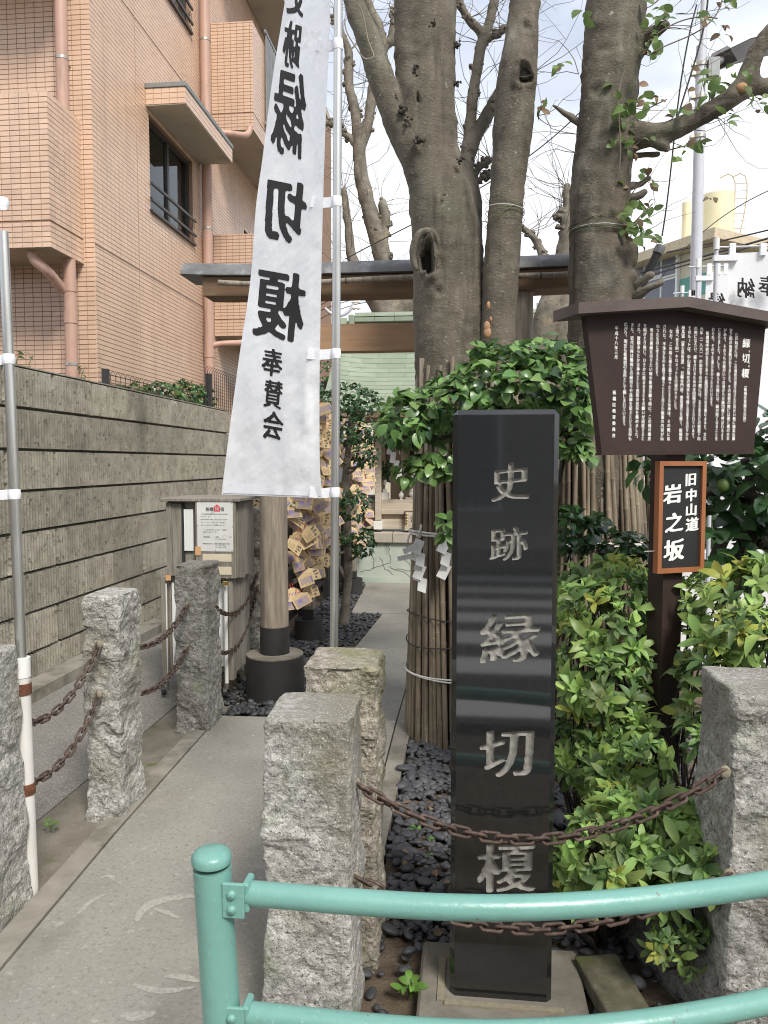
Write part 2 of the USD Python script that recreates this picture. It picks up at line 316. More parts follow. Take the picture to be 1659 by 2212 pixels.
# ================================================================ ground
def ground_piece(name, poly, z, material, thick=.1, parent=None):
    m = trimesh.creation.extrude_polygon(Polygon(poly), thick, engine='earcut'); m.apply_translation([0, 0, z - thick])
    if parent: return part(parent, name, m, material)
    return single(name, m, material, kind='structure')
gp = [(-60, -9.2), (60, -9.2), (60, 90), (-60, 90)]
single('ground', (np.array([[x, y, -.06] for x, y in gp]), np.array([[0, 1, 2], [0, 2, 3]])), 'soil', kind='structure')
single('road', bx(-40, 40, -6.9, -.30, -.058, -.004), 'road', kind='structure')
cw = thing('crosswalk', None, None, kind='structure')
for y0, y1 in ((-.93, -.43), (-1.87, -1.41), (-2.83, -2.35), (-3.7, -3.26), (-4.5, -4.1), (-5.4, -4.97), (-6.35, -5.9)):
    part(cw, 'stripe', bx(-2.1, 2.3, y0, y1, -.004, .0), 'road_paint')
single('pavement', bx(-40, 40, -9.2, -6.9, -.058, .06), 'concrete_path', kind='structure')
# concrete path in three slabs, with darker cast edges
pa = thing('path', None, None, kind='structure')
ground_piece('slab', [(-1.36, -.30), (-1.36, 1.2), (-1.455, 3.0), (-1.50, 4.50), (-.42, 4.53), (-.40, 1.6), (-.36, -.30)], 0, 'concrete_path', parent=pa)
ground_piece('slab', [(-.96, 4.542), (-.98, 5.4), (-.86, 7.80), (-.40, 7.83), (-.42, 4.542)], -.004, 'concrete_path', parent=pa)
ground_piece('slab', [(-1.19, 7.815), (-1.29, 9.84), (.35, 9.84), (.30, 7.842)], -.003, 'concrete_path', parent=pa)
ground_piece('edging', [(-1.47, -.3), (-1.47, 1.2), (-1.555, 3.0), (-1.60, 4.53), (-1.51, 4.52), (-1.463, 3.0), (-1.368, 1.2), (-1.368, -.3)], .004, 'path_edge', parent=pa)
ground_piece('edging', [(-.352, -.3), (-.392, 1.6), (-.41, 4.53), (-.39, 7.8), (-.30, 7.8), (-.318, 4.53), (-.325, 1.6), (-.28, -.3)], .006, 'path_edge', parent=pa)
mat('path_worn', [(.33, .317, .275), (.40, .385, .338)], scale=40, rough=.9, stains=[(80, (.28, .268, .23), .44, .60, (1, 1, 1))])
wr = np.random.default_rng(17)
for pts_, w0 in (([(298, 1990), (330, 1952), (375, 1940), (428, 1938)], .022), ([(330, 1962), (360, 1972), (388, 1985)], .010), ([(168, 1975), (195, 1950), (228, 1932)], .011), ([(216, 1898), (232, 1893), (246, 1902)], .010), ([(275, 2016), (290, 2010)], .012), ([(288, 2126), (340, 2140), (420, 2132)], .012), ([(262, 2190), (300, 2196), (335, 2186)], .02), ([(355, 2110), (400, 2112), (430, 2122)], .014), ([(120, 2002), (138, 1992)], .012)):
    c_ = spline([G(*q)[:2].tolist() + [0] for q in pts_] if len(pts_) > 2 else [G(*pts_[0]), (G(*pts_[0]) + G(*pts_[1])) / 2, G(*pts_[1])], 16)[:, :2]; t_ = np.gradient(c_, axis=0); t_ /= np.linalg.norm(t_, axis=1, keepdims=True); nn_ = np.stack([-t_[:, 1], t_[:, 0]], 1); wd = w0 * np.sin(np.linspace(.15, PI - .15, 16)) ** .6
    L_ = c_ + nn_ * (wd * (1 + wr.normal(0, .10, 16)))[:, None]; R_ = c_ - nn_ * (wd * (1 + wr.normal(0, .10, 16)))[:, None]; v = np.column_stack([np.vstack([L_, R_]), np.full(32, .0012)]); part(pa, 'worn_patch', (v, np.array([[i, i + 16, i + 17, i + 1] for i in range(15)])), 'path_worn')
single('verge', bx(-1.86, -1.472, -.3, 5.0, -.08, -.018), 'verge', kind='structure')
single('alley', bx(-2.98, -1.863, -.3, 16, -.08, -.012), 'asphalt', kind='structure')
single('kerb', bx(-2.975, -2.80, -.3, 9.6, -.05, .075, .008), 'path_edge', kind='structure')

# ================================================================ ribbed block wall
W = thing('block_wall', 'long grey ribbed concrete block wall along the left side of the alley', 'wall', (-3, 7, 0))
part(W, 'mortar_core', bx(-3.16, -3.026, -1.0, 9.46, -.05, 2.175), 'mortar')
zj = [-.04] + [1.92 - .28 * k for k in range(6, -1, -1)] + [2.195]
for c in range(len(zj) - 1):
    y = -1.0 + (.30 if c % 2 else 0.0); z0, z1 = zj[c] + .005, zj[c + 1] - .005
    while y < 9.4:
        y1 = min(y + .592, 9.46)
        if y1 > 3.9:
            ny, nz = int(round((y1 - y) / .035)) * 5 + 1, 13
            def face(u, v, y=y, y1=y1, z0=z0, z1=z1):
                e0 = np.minimum(np.minimum(u, 1 - u), np.minimum(v, 1 - v)); v = np.where(v < 1 / 12, v * .3, np.where(v > 11 / 12, 1 - (1 - v) * .3, .025 + (v - 1 / 12) * 1.14)); Y, Z = y + .006 + (y1 - y - .010) * u, z0 + (z1 - z0) * v; ph = (Y / .035) % 1.0
                rib = np.where((ph > .12) & (ph < .52), 1.0, 0.0); q = np.stack([Y * 0 + c, Y, Z], -1)
                rough = meshkit.fbm(q * np.array([1, 34, 46]), 2, 5); lump = meshkit.noise(q * np.array([1, 60, 62]), 8)
                X = -2.985 + rib * (.010 + .004 * lump) + (1 - rib) * (-.030 + .090 * np.clip(rough - .45, 0, 1) * (lump > .42))
                X = np.where(e0 < 1e-6, -3.03, X)
                return np.stack([X, Y, Z], -1)
            v, f = grid_sheet(ny, nz, face); part(W, 'block', (v, f), 'block')
        y += .6
part(W, 'coping', bx(-3.17, -2.984, -1.0, 9.462, 2.196, 2.205), 'block')

# ================================================================ tiled apartment building
B = thing('apartment_building', 'tall apartment building clad in small salmon orange tiles behind the block wall', 'building', (-4, 8, 0))
TILES = []
def tiles(o, u, n, w, h, holes=(), pu=.1, pv=.05, v=(0, 0, 1), u0=0.0, v0=0.0):
    """small tiles laid on a rectangle: origin o, along u (length w) and up v (height h), outward n; holes are (u0, u1, v0, v1)"""
    o, u, v, n = (np.array(a, float) for a in (o, u, v, n)); nu, nv = int(math.ceil((w - u0) / pu)), int(math.ceil((h - v0) / pv)); q = []
    for i in range(nu):
        for j in range(nv):
            a0, a1, b0, b1 = max(0, u0 + i * pu) + .0025, min(w, u0 + (i + 1) * pu) - .0025, max(0, v0 + j * pv) + .0025, min(h, v0 + (j + 1) * pv) - .0025
            if a1 - a0 < .008 or b1 - b0 < .008: continue
            for h0, h1, g0, g1 in holes:
                if a1 > h0 and a0 < h1 and b1 > g0 and b0 < g1:
                    if a0 < h0: a1 = min(a1, h0)
                    elif a1 > h1: a0 = max(a0, h1)
                    elif b0 < g0: b1 = min(b1, g0)
                    elif b1 > g1: b0 = max(b0, g1)
                    else: a1 = a0
            if a1 - a0 > .008 and b1 - b0 > .008: q.append((a0, a1, b0, b1))
    q = np.array(q); k = len(q); t = .007 + rng.normal(0, .0005, k); c = .0012
    S = lambda a, b, d: o + a[:, None] * u + b[:, None] * v + d[:, None] * n
    z = np.zeros(k) - .004
    V = np.stack([S(q[:, 0], q[:, 2], z), S(q[:, 1], q[:, 2], z), S(q[:, 1], q[:, 3], z), S(q[:, 0], q[:, 3], z), S(q[:, 0] + c, q[:, 2] + c, t), S(q[:, 1] - c, q[:, 2] + c, t), S(q[:, 1] - c, q[:, 3] - c, t), S(q[:, 0] + c, q[:, 3] - c, t)], 1)
    F = np.array([[4, 5, 6], [4, 6, 7], [0, 1, 5], [0, 5, 4], [1, 2, 6], [1, 6, 5], [2, 3, 7], [2, 7, 6], [3, 0, 4], [3, 4, 7]])
    if np.dot(np.cross(u, v), n) < 0: F = F[:, ::-1]
    TILES.append((V, F))
NX, NY = (1, 0, 0), (0, -1, 0)
XF, YC = -3.90, 7.83
# end wall and long wall, with the window openings cut through
wins = [(9.29, 10.79, 4.66, 5.79), (9.29, 10.79, 7.56, 8.72)]
slab = manifold3d.Manifold.cube([.22, 14.2, 11.0]).translate([XF - .22, YC, 0])
for y0, y1, z0, z1 in wins + [(13.3, 14.1, 3.75, 5.6), (13.3, 14.1, 6.8, 8.7)]: slab -= manifold3d.Manifold.cube([1, y1 - y0, z1 - z0]).translate([XF - .5, y0, z0])
part(B, 'wall', slab, 'grout')
part(B, 'wall', bx(-9, XF - .221, YC, YC + .2, 0, 11), 'grout')
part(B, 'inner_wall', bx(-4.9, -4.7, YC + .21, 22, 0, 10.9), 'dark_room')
part(B, 'roof_slab', bx(-9, XF + .02, YC - .02, 22, 11.001, 11.2), 'soffit')
ys, zs = [YC, 8.93, 10.83, 11.62, 14.2, 18.0], [1.9, 3.84, 6.73, 9.62, 11.0]
for i in range(len(ys) - 1):
    for j in range(len(zs) - 1):
        y0, y1, z0, z1 = ys[i] + (.009 if i else -.008), ys[i + 1] - .009, zs[j] + .009, zs[j + 1] - .009
        hs = [(a - y0, b - y0, c - z0, d - z0) for a, b, c, d in wins + [(13.3, 14.1, 3.75, 5.6), (13.3, 14.1, 6.8, 8.7)] if b > y0 and a < y1 and d > z0 and c < z1]
        tiles((XF, y0, z0), (0, 1, 0), NX, y1 - y0, z1 - z0, hs)
for y in ys[1:5]: part(B, 'joint_seal', bx(XF - .002, XF + .003, y - .006, y + .006, 1.5, 11), 'seal')
for z in zs[1:4]: part(B, 'joint_seal', bx(XF - .0025, XF + .0025, YC, 18, z - .006, z + .006), 'seal')
tiles((XF - 3.2, YC, 1.9), (1, 0, 0), NY, 3.208, 7.5, (), u0=.008)
def balcony(x0, x1, y0, y1, z0, z1, ntop, front_holes=()):
    part(B, 'balcony_slab', bx(x0, x1 - .002, y0 + .002, y1 - .002, z0 + .0, z0 + .16), 'soffit')
    part(B, 'balcony_parapet', bx(x0, x1, y0, y0 + .14, z0 + .161, z1 - .001), 'grout')
    part(B, 'balcony_parapet', bx(x1 - .14, x1, y0 + .141, y1 - .002, z0 + .161, z1 - .001), 'grout')
    part(B, 'balcony_coping', bx(x0, x1 - .0, y0 + .0, y0 + .14, z1, z1 + .006), 'tile')
    part(B, 'balcony_coping', bx(x1 - .14, x1, y0 + .141, y1 - .002, z1, z1 + .006), 'tile')
    zz = z0 + .25
    for a, b in ((z0 + .0, zz - .008), (zz + .008, z1 + .004)):
        tiles((x0, y0, a), (1, 0, 0), NY, x1 - x0 + .008, b - a); tiles((x1, y0 - .008, a), (0, 1, 0), NX, y1 - y0 + .008, b - a)
bx1 = -4.02; q = PX(100, 197, bx1)
balcony(-7.4, bx1, q[1], YC, 3.63, q[2], 0)
balcony(-7.4, bx1, q[1], YC, 6.50, 7.95, 0)
xr = P(545, 130, 11.66)[0]
for z0, z1 in ((3.50, 5.03), (6.57, 8.15), (9.62, 11.0)): balcony(XF + .009, xr, 11.66, 16.5, z0, z1, 0)
g = thing('louvre_railing', 'grey vertical louvre railing on the upper right balcony of the apartment building', 'railing', (xr, 13, 7))
for k in range(34): part(g, 'louvre', bx(xr + .035, xr + .05, 12.3 + k * .1, 12.36 + k * .1, 6.95, 8.30), 'grey_metal')
part(g, 'rail', bx(xr + .03, xr + .056, 12.25, 15.75, 8.301, 8.35), 'grey_metal'); part(g, 'rail', bx(xr + .03, xr + .056, 12.25, 15.75, 6.90, 6.949), 'grey_metal')
# the canopy over the window: tiled rim, grey capping, plain underside
cx = P(398, 200, 9.18)[0]; cz0, cz1 = 5.86, 6.05
part(B, 'canopy', bx(XF + .009, cx - .004, 9.20, 11.05, cz0 - .01, cz1 - .01), 'soffit')
tiles((XF + .008, 9.20, cz0), (1, 0, 0), NY, cx - XF - .008, cz1 - cz0, (), pv=.0633); tiles((cx, 9.195, cz0), (0, 1, 0), NX, 1.86, cz1 - cz0, (), pv=.0633)
part(B, 'canopy_cap', bx(XF + .01, cx + .02, 9.18, 11.07, cz1, cz1 + .06, .006), 'grey_metal')
part(B, 'sill', bx(XF - .05, XF + .045, 9.27, 10.81, 4.625, 4.658, .004), 'bronze_frame')
part(B, 'sill', bx(XF - .05, XF + .045, 9.27, 10.81, 7.525, 7.558, .004), 'bronze_frame')
for y0, y1, z0, z1 in wins:
    w = part(B, 'window', join([bx(XF - .12, XF - .05, y0 + .001, y0 + .05, z0 + .001, z1 - .001), bx(XF - .12, XF - .05, y1 - .05, y1 - .001, z0 + .001, z1 - .001), bx(XF - .12, XF - .05, y0 + .051, y1 - .051, z1 - .05, z1 - .001), bx(XF - .12, XF - .05, y0 + .051, y1 - .051, z0 + .001, z0 + .05), bx(XF - .115, XF - .055, (y0 + y1) / 2 - .03, (y0 + y1) / 2 + .03, z0 + .052, z1 - .052)]), 'bronze_frame')
    part(w, 'pane', bx(XF - .09, XF - .084, y0 + .052, (y0 + y1) / 2 - .032, z0 + .052, z1 - .052), 'window_glass'); part(w, 'pane', bx(XF - .09, XF - .084, (y0 + y1) / 2 + .032, y1 - .052, z0 + .052, z1 - .052), 'window_glass')
    part(w, 'curtain', bx(XF - .15, XF - .14, (y0 + y1) / 2 + .05, y1 - .02, z0, z1), 'curtain'); part(w, 'curtain', bx(XF - .17, XF - .16, y0 + .16, y0 + .42, z0 + .05, z1 - .05), 'curtain')
    for k in (0, 1): part(w, 'guard_bar', bx(XF + .02, XF + .05, y0 - .02, y1 + .02, z0 + .09 + k * .2, z0 + .13 + k * .2, .006), 'bronze_frame')
for z0 in (3.76, 6.81):
    w = part(B, 'window', bx(XF - .12, XF - .10, 13.31, 14.09, z0, z0 + 1.83), 'bronze_frame'); part(w, 'pane', bx(XF - .098, XF - .09, 13.4, 14.0, z0 + .1, z0 + 1.7), 'window_glass')
# rainwater pipes with sockets and clips
def rainpipe(x, y, z0, z1, r, clips, sockets):
    p = part(B, 'rainwater_pipe', cyl(x, y, z0, z1, r, 20), 'pipe_pink', smooth=40)
    for z in sockets: part(p, 'socket', cyl(x, y, z, z + .12, r * 1.1, 20), 'pipe_pink', smooth=40)
    for z in clips: part(p, 'clip', join([cyl(x, y, z, z + .03, r * 1.06, 20), bx(x - .008, x + .008, y, y + r + .12, z + .01, z + .02)]), 'steel', smooth=40)
q = P(133, 100, 7.66); rainpipe(q[0], 7.66, 3.8, 8.0, .062, (5.62, 7.2), (4.4, 6.85))
q = P(153, 700, 7.62); rainpipe(q[0], 7.62, 1.5, 3.63, .062, (2.55,), (2.98, 3.3))
a = P(72, 545, 7.3); b = P(158, 612, 7.62); part(B, 'pipe_elbow', tube(spline([(a[0], 7.3, 3.66), (a[0] + .01, 7.3, 3.55), (a[0] + .10, 7.35, 3.46), (b[0] - .1, 7.56, 3.34), (b[0], 7.62, 3.28)], 24), .05, 16), 'pipe_pink', smooth=40)
px = XF + .10; rainpipe(px, PX(447, 400, px)[1], 1.2, 10.9, .072, (2.5, 4.95, 7.6), (3.1, 6.2, 9.3))
yy = PX(447, 400, px)[1]
for zz in (6.35, 3.32): part(B, 'branch_pipe', tube(spline([(px, yy, zz - .06), (px + .25, yy + .1, zz), (px + .42, yy + .25, zz + .03), (px + .5, yy + .4, zz + .1), (px + .52, yy + .45, zz + .22)], 18), .045, 14), 'pipe_pink', smooth=40)
V = np.concatenate([t[0] for t in TILES]); F8 = np.concatenate([np.broadcast_to(t[1], (len(t[0]), 10, 3)) for t in TILES])
c = V.mean(1); d = np.linalg.norm(c - EYEP, axis=1); k = c - EYEP; zz = k @ _f; sx, sy = 829.5 + FOC * (k @ _r) / zz, 1106 - FOC * (k @ _u) / zz
o = np.argsort(d + 1e3 * ((sx < 5) | (sx > 1659) | (sy < 5) | (sy > 2212)))
for i in o[:300]: part(B, 'tile', (V[i], F8[i]), 'tile')
rest = o[300:]; part(B, 'tile_field', (V[rest].reshape(-1, 3), (F8[rest] + 8 * np.arange(len(rest))[:, None, None]).reshape(-1, 3)), 'tile', kind='stuff')
TILES.clear()
# ================================================================ materials of the foreground
mat('granite', [(.17, .165, .145), (.37, .36, .325), (.60, .585, .54)], scale=42, rough=.8, bump=.009, bscale=95, detail=4, stains=[(7, (.27, .285, .20), .57, .72, (1, 1, .8)), (1.7, (.24, .225, .19), .5, .7, (1, 1, 1.4)), (130, (.06, .058, .05), .57, .66, (1, 1, 1)), (2.6, (.20, .185, .135), .53, .72, (1, 1, .5)), (170, (.75, .73, .69), .60, .68, (1, 1, 1))])
mat('granite_warm', [(.16, .14, .11), (.30, .27, .215), (.48, .445, .37)], scale=42, rough=.85, bump=.009, bscale=95, detail=4, stains=[(130, (.07, .06, .045), .57, .66, (1, 1, 1)), (3.2, (.19, .185, .085), .50, .70, (1, 1, .6)), (170, (.68, .65, .57), .60, .68, (1, 1, 1))])
mat('granite_dark', [(.14, .135, .12), (.26, .25, .225), (.42, .41, .37)], scale=38, rough=.85, bump=.009, bscale=95, detail=4, stains=[(7, (.27, .285, .20), .57, .72, (1, 1, .8)), (1.7, (.24, .225, .19), .5, .7, (1, 1, 1.4)), (120, (.05, .048, .04), .55, .66, (1, 1, 1)), (3.0, (.085, .07, .045), .50, .70, (1, 1, .8))])
mat('black_granite', [(.0095, .010, .010), (.015, .0155, .015)], scale=60, rough=.045, ior=1.78, stains=[(700, (.045, .048, .048), .60, .70, (1, 1, 1))], rrough=.02)
mat('carved', [(.14, .135, .117), (.22, .21, .185), (.31, .295, .262)], scale=60, rough=.95, bump=.002, bscale=300)
mat('base_concrete', [(.13, .115, .09), (.20, .18, .145), (.27, .245, .205)], scale=5, rough=.9, bump=.002, bscale=150, stains=[(4, (.09, .08, .06), .5, .7, (1, 1, 1))])
mat('mossy_brick', [(.07, .065, .038), (.12, .11, .07), (.17, .155, .11)], scale=22, rough=.95, bump=.003, bscale=160, stains=[(6, (.085, .095, .03), .44, .62, (1, 1, 1))])
mat('rust_chain', [(.045, .031, .025), (.085, .056, .043), (.15, .10, .076)], scale=38, rough=.7, bump=.0008, bscale=260, metallic=.25, stains=[(60, (.20, .165, .145), .6, .72, (1, 1, 1))])
mat('rust', [(.06, .022, .012), (.15, .055, .025), (.24, .10, .045)], scale=30, rough=.85, bump=.001, bscale=200)
mat('green_paint', [(.15, .325, .278), (.17, .355, .305)], scale=4, rough=.33, rrough=.1, spec=.5, bump=.0016, bscale=40, stains=[(48, (.20, .15, .12), .685, .70, (1, 1, 1)), (3, (.125, .28, .24), .5, .75, (1, 1, 1)), (120, (.25, .42, .37), .64, .69, (1, 1, .4)), (26, (.13, .07, .045),   .70, .71, (1, 1, 1))], coat=.12)
mat('alu', [(.55, .54, .50), (.66, .65, .61)], scale=6, rough=.32, metallic=.85, stains=[(4, (.42, .40, .35), .5, .72, (8, 8, .5))])
mat('white_pipe', [(.62, .60, .55), (.72, .70, .66)], scale=5, rough=.5, stains=[(6, (.22, .10, .035), .60, .66, (3, 3, .28))])
mat('white_plastic', [(.74, .73, .69), (.8, .79, .76)], scale=6, rough=.5)
mat('banner_cloth', [(.93, .935, .94), (.95, .955, .96)], scale=5, rough=.85, bump=.0016, bscale=40, bdetail=3, trans=.3, spec=.2)
mat('cloth_strap', [(.74, .75, .77), (.82, .83, .85)], scale=20, rough=.85, bump=.001, bscale=60)
mat('ink', [(.012, .011, .011), (.02, .018, .018)], scale=20, rough=.8)
mat('sign_brown', [(.030, .0175, .0145), (.044, .026, .021)], scale=6, rough=.65, spec=.3, bump=.0006, bscale=40, stretch=(1, 1, 1), stains=[(2, (.052, .032, .027), .5, .75, (1, 1, 1))])
mat('roof_brown', [(.075, .056, .048), (.115, .088, .076)], scale=9, rough=.75, bump=.001, bscale=60, stains=[(16, (.26, .31, .24), .68, .72, (1, 1, 1)), (5, (.15, .075, .06), .60, .72, (1, 1, 1))])
mat('sign_white', [(.74, .73, .69), (.8, .79, .75)], scale=10, rough=.6)
mat('orange_wood', [(.28, .10, .038), (.36, .135, .052)], scale=7, rough=.45, stretch=(2, 2, .4))
mat('black_board', [(.010, .010, .010), (.018, .018, .018)], scale=200, rough=.6, bump=.0008, bscale=260)
mat('sand_mortar', [(.20, .175, .115), (.29, .255, .18)], scale=60, rough=.95, bump=.002, bscale=200)

# ================================================================ rough stone posts
def stone(x0, x1, y0, y1, h, amp, seed, m, label, taper=.03, step=.009, group='stone posts along the shrine path', freq=9.0):
    s = thing('stone_post', label, 'stone post', ((x0 + x1) / 2, (y0 + y1) / 2, 0), group)
    part(s, 'post', rock(x0, x1, y0, y1, -.05, h, step, amp * 1.25, seed, taper, freq), m)
    return s
def xat(x, y, Y): return P(x, y, Y)[0]
SF = stone(xat(568, 1900, 1.95), xat(757, 1900, 1.95), 1.95, 2.20, .875, .011, 1, 'granite', 'pale square granite post in front, beside the black pillar, right behind the green rail', taper=.02)
SB = stone(xat(655, 1700, 2.26), xat(812, 1700, 2.26), 2.26, 2.50, .935, .016, 2, 'granite_warm', 'yellowish mossy granite post just behind the pale front post', taper=.0)
S1 = stone(xat(-150, 1700, 2.25), xat(-42, 1700, 2.25), 2.25, 2.50, .92, .012, 3, 'granite', 'rough granite post cut by the left edge of the photo, beside the white rusty pipe', taper=.12)
S2 = stone(xat(180, 1500, 3.12), xat(258, 1500, 3.12), 3.12, 3.36, .98, .017, 14, 'granite', 'jagged granite post in the middle of the left row, nearest to the wall', taper=.04)
S3 = stone(xat(377, 1400, 4.22), xat(447, 1400, 4.22), 4.22, 4.48, .965, .014, 5, 'granite_dark', 'slim grey granite post standing in front of the wooden cabinet', taper=.05)
SR = stone(xat(1582, 1700, 2.02), xat(1582, 1700, 2.02) + .27, 2.02, 2.33, .955, .013, 6, 'granite', 'large granite post at the right edge beside the azalea bush', taper=.03)
SM = stone(-1.64, -1.42, 5.55, 5.75, 1.22, .018, 8, 'granite_dark', 'dark mossy stone post behind the cabinet, half hidden by the round wooden column', taper=.02, step=.02)

# ================================================================ rusty chains, link by link
def link_mesh(L, R, w, nu=18, nv=7):
    """a link along x: two straight sides and two bows, wire radius w"""
    a = np.linspace(0, 2 * PI, nu, endpoint=False); cx = np.where(np.cos(a) > 0, 1, -1) * (L / 2 - R); p = np.stack([cx + R * np.cos(a), R * np.sin(a), 0 * a], 1)
    b = np.arange(nv) * 2 * PI / nv; out = np.stack([np.cos(a), np.sin(a), 0 * a], 1)
    v = (p[:, None] + w * (np.cos(b)[None, :, None] * out[:, None] + np.sin(b)[None, :, None] * np.array([0, 0, 1.0]))).reshape(-1, 3)
    i, j = np.meshgrid(np.arange(nu), np.arange(nv), indexing='ij'); q = np.stack([i * nv + j, ((i + 1) % nu) * nv + j, ((i + 1) % nu) * nv + (j + 1) % nv, i * nv + (j + 1) % nv], -1).reshape(-1, 4)
    return v, np.vstack([q[:, [0, 1, 2]], q[:, [0, 2, 3]]])
def chain(a, b, sag, label, pitch=.042, w=.0048, ends=(True, True), group='rusty chains between the stone posts'):
    a, b = np.array(a, float), np.array(b, float); t = np.linspace(0, 1, 400)[:, None]; p = a + (b - a) * t; p[:, 2] -= sag * 4 * (t * (1 - t))[:, 0]
    d = np.r_[0, np.cumsum(np.linalg.norm(np.diff(p, axis=0), axis=1))]; n = max(3, int(round(d[-1] / pitch))); c = thing('chain', label, 'chain', (a + b) / 2, group)
    s = np.linspace(0, d[-1], n + 1); q = np.stack([np.interp(s, d, p[:, k]) for k in range(3)], 1); r_ = np.random.default_rng(int(abs(a[0] * 1000) + n)); tot = d[-1] / n
    for i in range(n):
        x = q[i + 1] - q[i]; x /= np.linalg.norm(x); y = np.cross([0, 0, 1.0], x); y /= np.linalg.norm(y); z = np.cross(x, y); an = (PI / 4 if i % 2 else -PI / 4) + r_.normal(0, .16)
        y, z = y * math.cos(an) + z * math.sin(an), z * math.cos(an) - y * math.sin(an)
        v, f = link_mesh(tot * 1.44, w * 2.5, w); part(c, 'link', ((q[i] + q[i + 1]) / 2 + v[:, :1] * x + v[:, 1:2] * y + v[:, 2:] * z, f), 'rust_chain', smooth=True)
    for e, pt in zip(ends, (a, b)):
        if e: part(c, 'mortar_patch', T((trimesh.creation.icosphere(2, .015).vertices * np.array([1, .6, 1.15]), trimesh.creation.icosphere(2).faces), pt), 'sand_mortar', smooth=True)
A = P(768, 1692, 2.06); Bp = P(1566, 1668, 2.0)
chain(A, Bp, .17, 'long rusty chain across the lower part of the black pillar')
chain(P(766, 1893, 2.06), P(1575, 1890, 2.0), .15, 'lower rusty chain hanging behind the upper green rail')
for k, (za, zb, y2, y3, w_) in enumerate(((.70, .655, 1392, 1306, 'upper'), (.47, .43, 1500, 1398, 'lower'))):
    s2 = P(214, y2, 3.10); s3 = P(405, y3, 4.20); s1 = (xat(-30, 1700, 2.4) + .0, 2.44, za)
    chain(s1, s2, .16, f'{w_} rusty chain between the cut-off left post and the jagged middle post')
    chain((xat(262, 1500, 3.25), 3.26, s2[2] - .03), s3, .10, f'{w_} rusty chain between the jagged middle post and the slim post by the cabinet')
    chain(P(456, (1302, 1392)[k], 4.35), P(557, (1235, 1265)[k], 5.52), .17 if k == 0 else .22, f'{w_} rusty chain sagging from the slim post towards the wooden column')

# ================================================================ green pipe barrier
GB = thing('pipe_barrier', 'turquoise green painted steel pipe barrier curving across the foreground', 'barrier', P(480, 2212, 1.43) * np.array([1, 1, 0]))
pt, pb = P(457, 1852, 1.43), P(480, 2212, 1.43); ax = (pb - pt) / (pt[2] - pb[2]); foot = pt + ax * (pt[2] + .05)
part(GB, 'post', tube([foot, pt + ax * .4, pt + ax * .02], .0375, 32), 'green_paint', smooth=40)
k0 = [(.0005, .014), (.022, .012), (.034, .006), (.0395, -.002), (.0395, -.014), (.0375, -.016)]
part(GB, 'cap', lathe(k0[::-1], *(pt + np.array([0, 0, .006])), n=32), 'green_paint', smooth=50)
zr = P(520, 1928, 1.43)[2]; zl = P(545, 2192, 1.43)[2]
def railpts(l): return spline(l, 60)
R1 = railpts([P(535, 1929, 1.43), G(780, 1949, zr), G(1040, 1961, zr), G(1300, 1952, zr), G(1659, 1908, zr), G(2000, 1838, zr), G(2300, 1740, zr)])
R2 = R1.copy(); R2[:, 2] += zl - zr
part(GB, 'rail', tube(R1, .0238, 28), 'green_paint', smooth=50); part(GB, 'rail', tube(R2, .0238, 28), 'green_paint', smooth=50)
for z in (zr, zl):
    c0 = P(496, 1929 if z == zr else 2192, 1.43); e = np.array([1, .02, 0])
    br = part(GB, 'bracket', bx(c0[0] - .006, c0[0] + .038, c0[1] - .031, c0[1] - .023, z - .036, z + .034, .002), 'green_paint')
    part(GB, 'bracket_end', bx(c0[0] + .030, c0[0] + .045, c0[1] - .022, c0[1] + .024, z - .030, z + .030, .004), 'green_paint')
    for dz in (-.017, .013):
        part(br, 'bolt', T(lathe([(.009, 0), (.0095, .003), (.007, .007), (.001, .0085)], 0, 0, 0, 14), (c0[0] + .014, c0[1] - .031, z + dz), rx=PI / 2), 'green_paint', smooth=50)

# ================================================================ polished black stone pillar with carved characters
YS = 2.115; xl, xrr = P(975, 1500, YS + .014)[0], P(1201, 1500, YS)[0]; zt = P(1090, 885, YS + .014)[2]; ch = .014; dep = .27
ST = thing('stone_pillar', 'tall polished black granite pillar with five large carved characters', 'stone pillar', ((xl + xrr) / 2, YS + dep / 2, 0))
pts = []
for z, i_ in ((.02, 0), (zt - ch, 0), (zt, ch)):
    for (a, b) in ((0, ch), (ch, 0)):
        for sx in (0, 1):
            for sy in (0, 1):
                x = xl + max(a, i_) if sx == 0 else xrr - max(a, i_); y = YS + max(b, i_) if sy == 0 else YS + dep - max(b, i_); pts.append((x, y, z))
body = manifold3d.Manifold.hull_points(np.array(pts))
chars = [('史', 1103, 1040, 92, 92), ('跡', 1099, 1174, 92, 84), ('縁', 1102, 1377, 146, 124), ('切', 1096, 1627, 132, 126), ('榎', 1094, 1875, 146, 128)]
carved = []
for chx, cx_, cy_, w_, h_ in chars:
    g = affinity.scale(glyph(chx, {'縁': 1.9, '榎': 1.8, '跡': 2.0}.get(chx, 2.8), .8, .13), w_ * YS / FOC, h_ * YS / FOC, origin=(0, 0)); o = P(cx_, cy_, YS)
    for p in polys(g):
        cs = manifold3d.CrossSection([np.array(r_.coords)[:-1] for r_ in [p.exterior, *p.interiors]], manifold3d.FillRule.EvenOdd)
        body -= cs.extrude(.03).translate([0, 0, -.015]).rotate([90, 0, 0]).translate([float(o[0]), YS, float(o[2])])
    v, f = flat_mesh(g, .0045); import shapely
    dd = shapely.distance(shapely.points(v[:, :2]), g.boundary); v[:, 2] = -.0085 * np.sqrt(np.clip(dd / .0085, 0, 1)); carved.append(place((v, f), o, (1, 0, 0), (0, 0, 1)))
    carved[-1] = (carved[-1][0] - np.outer(v[:, 2], (0, 1, 0)), f)
part(ST, 'shaft', body, 'black_granite')
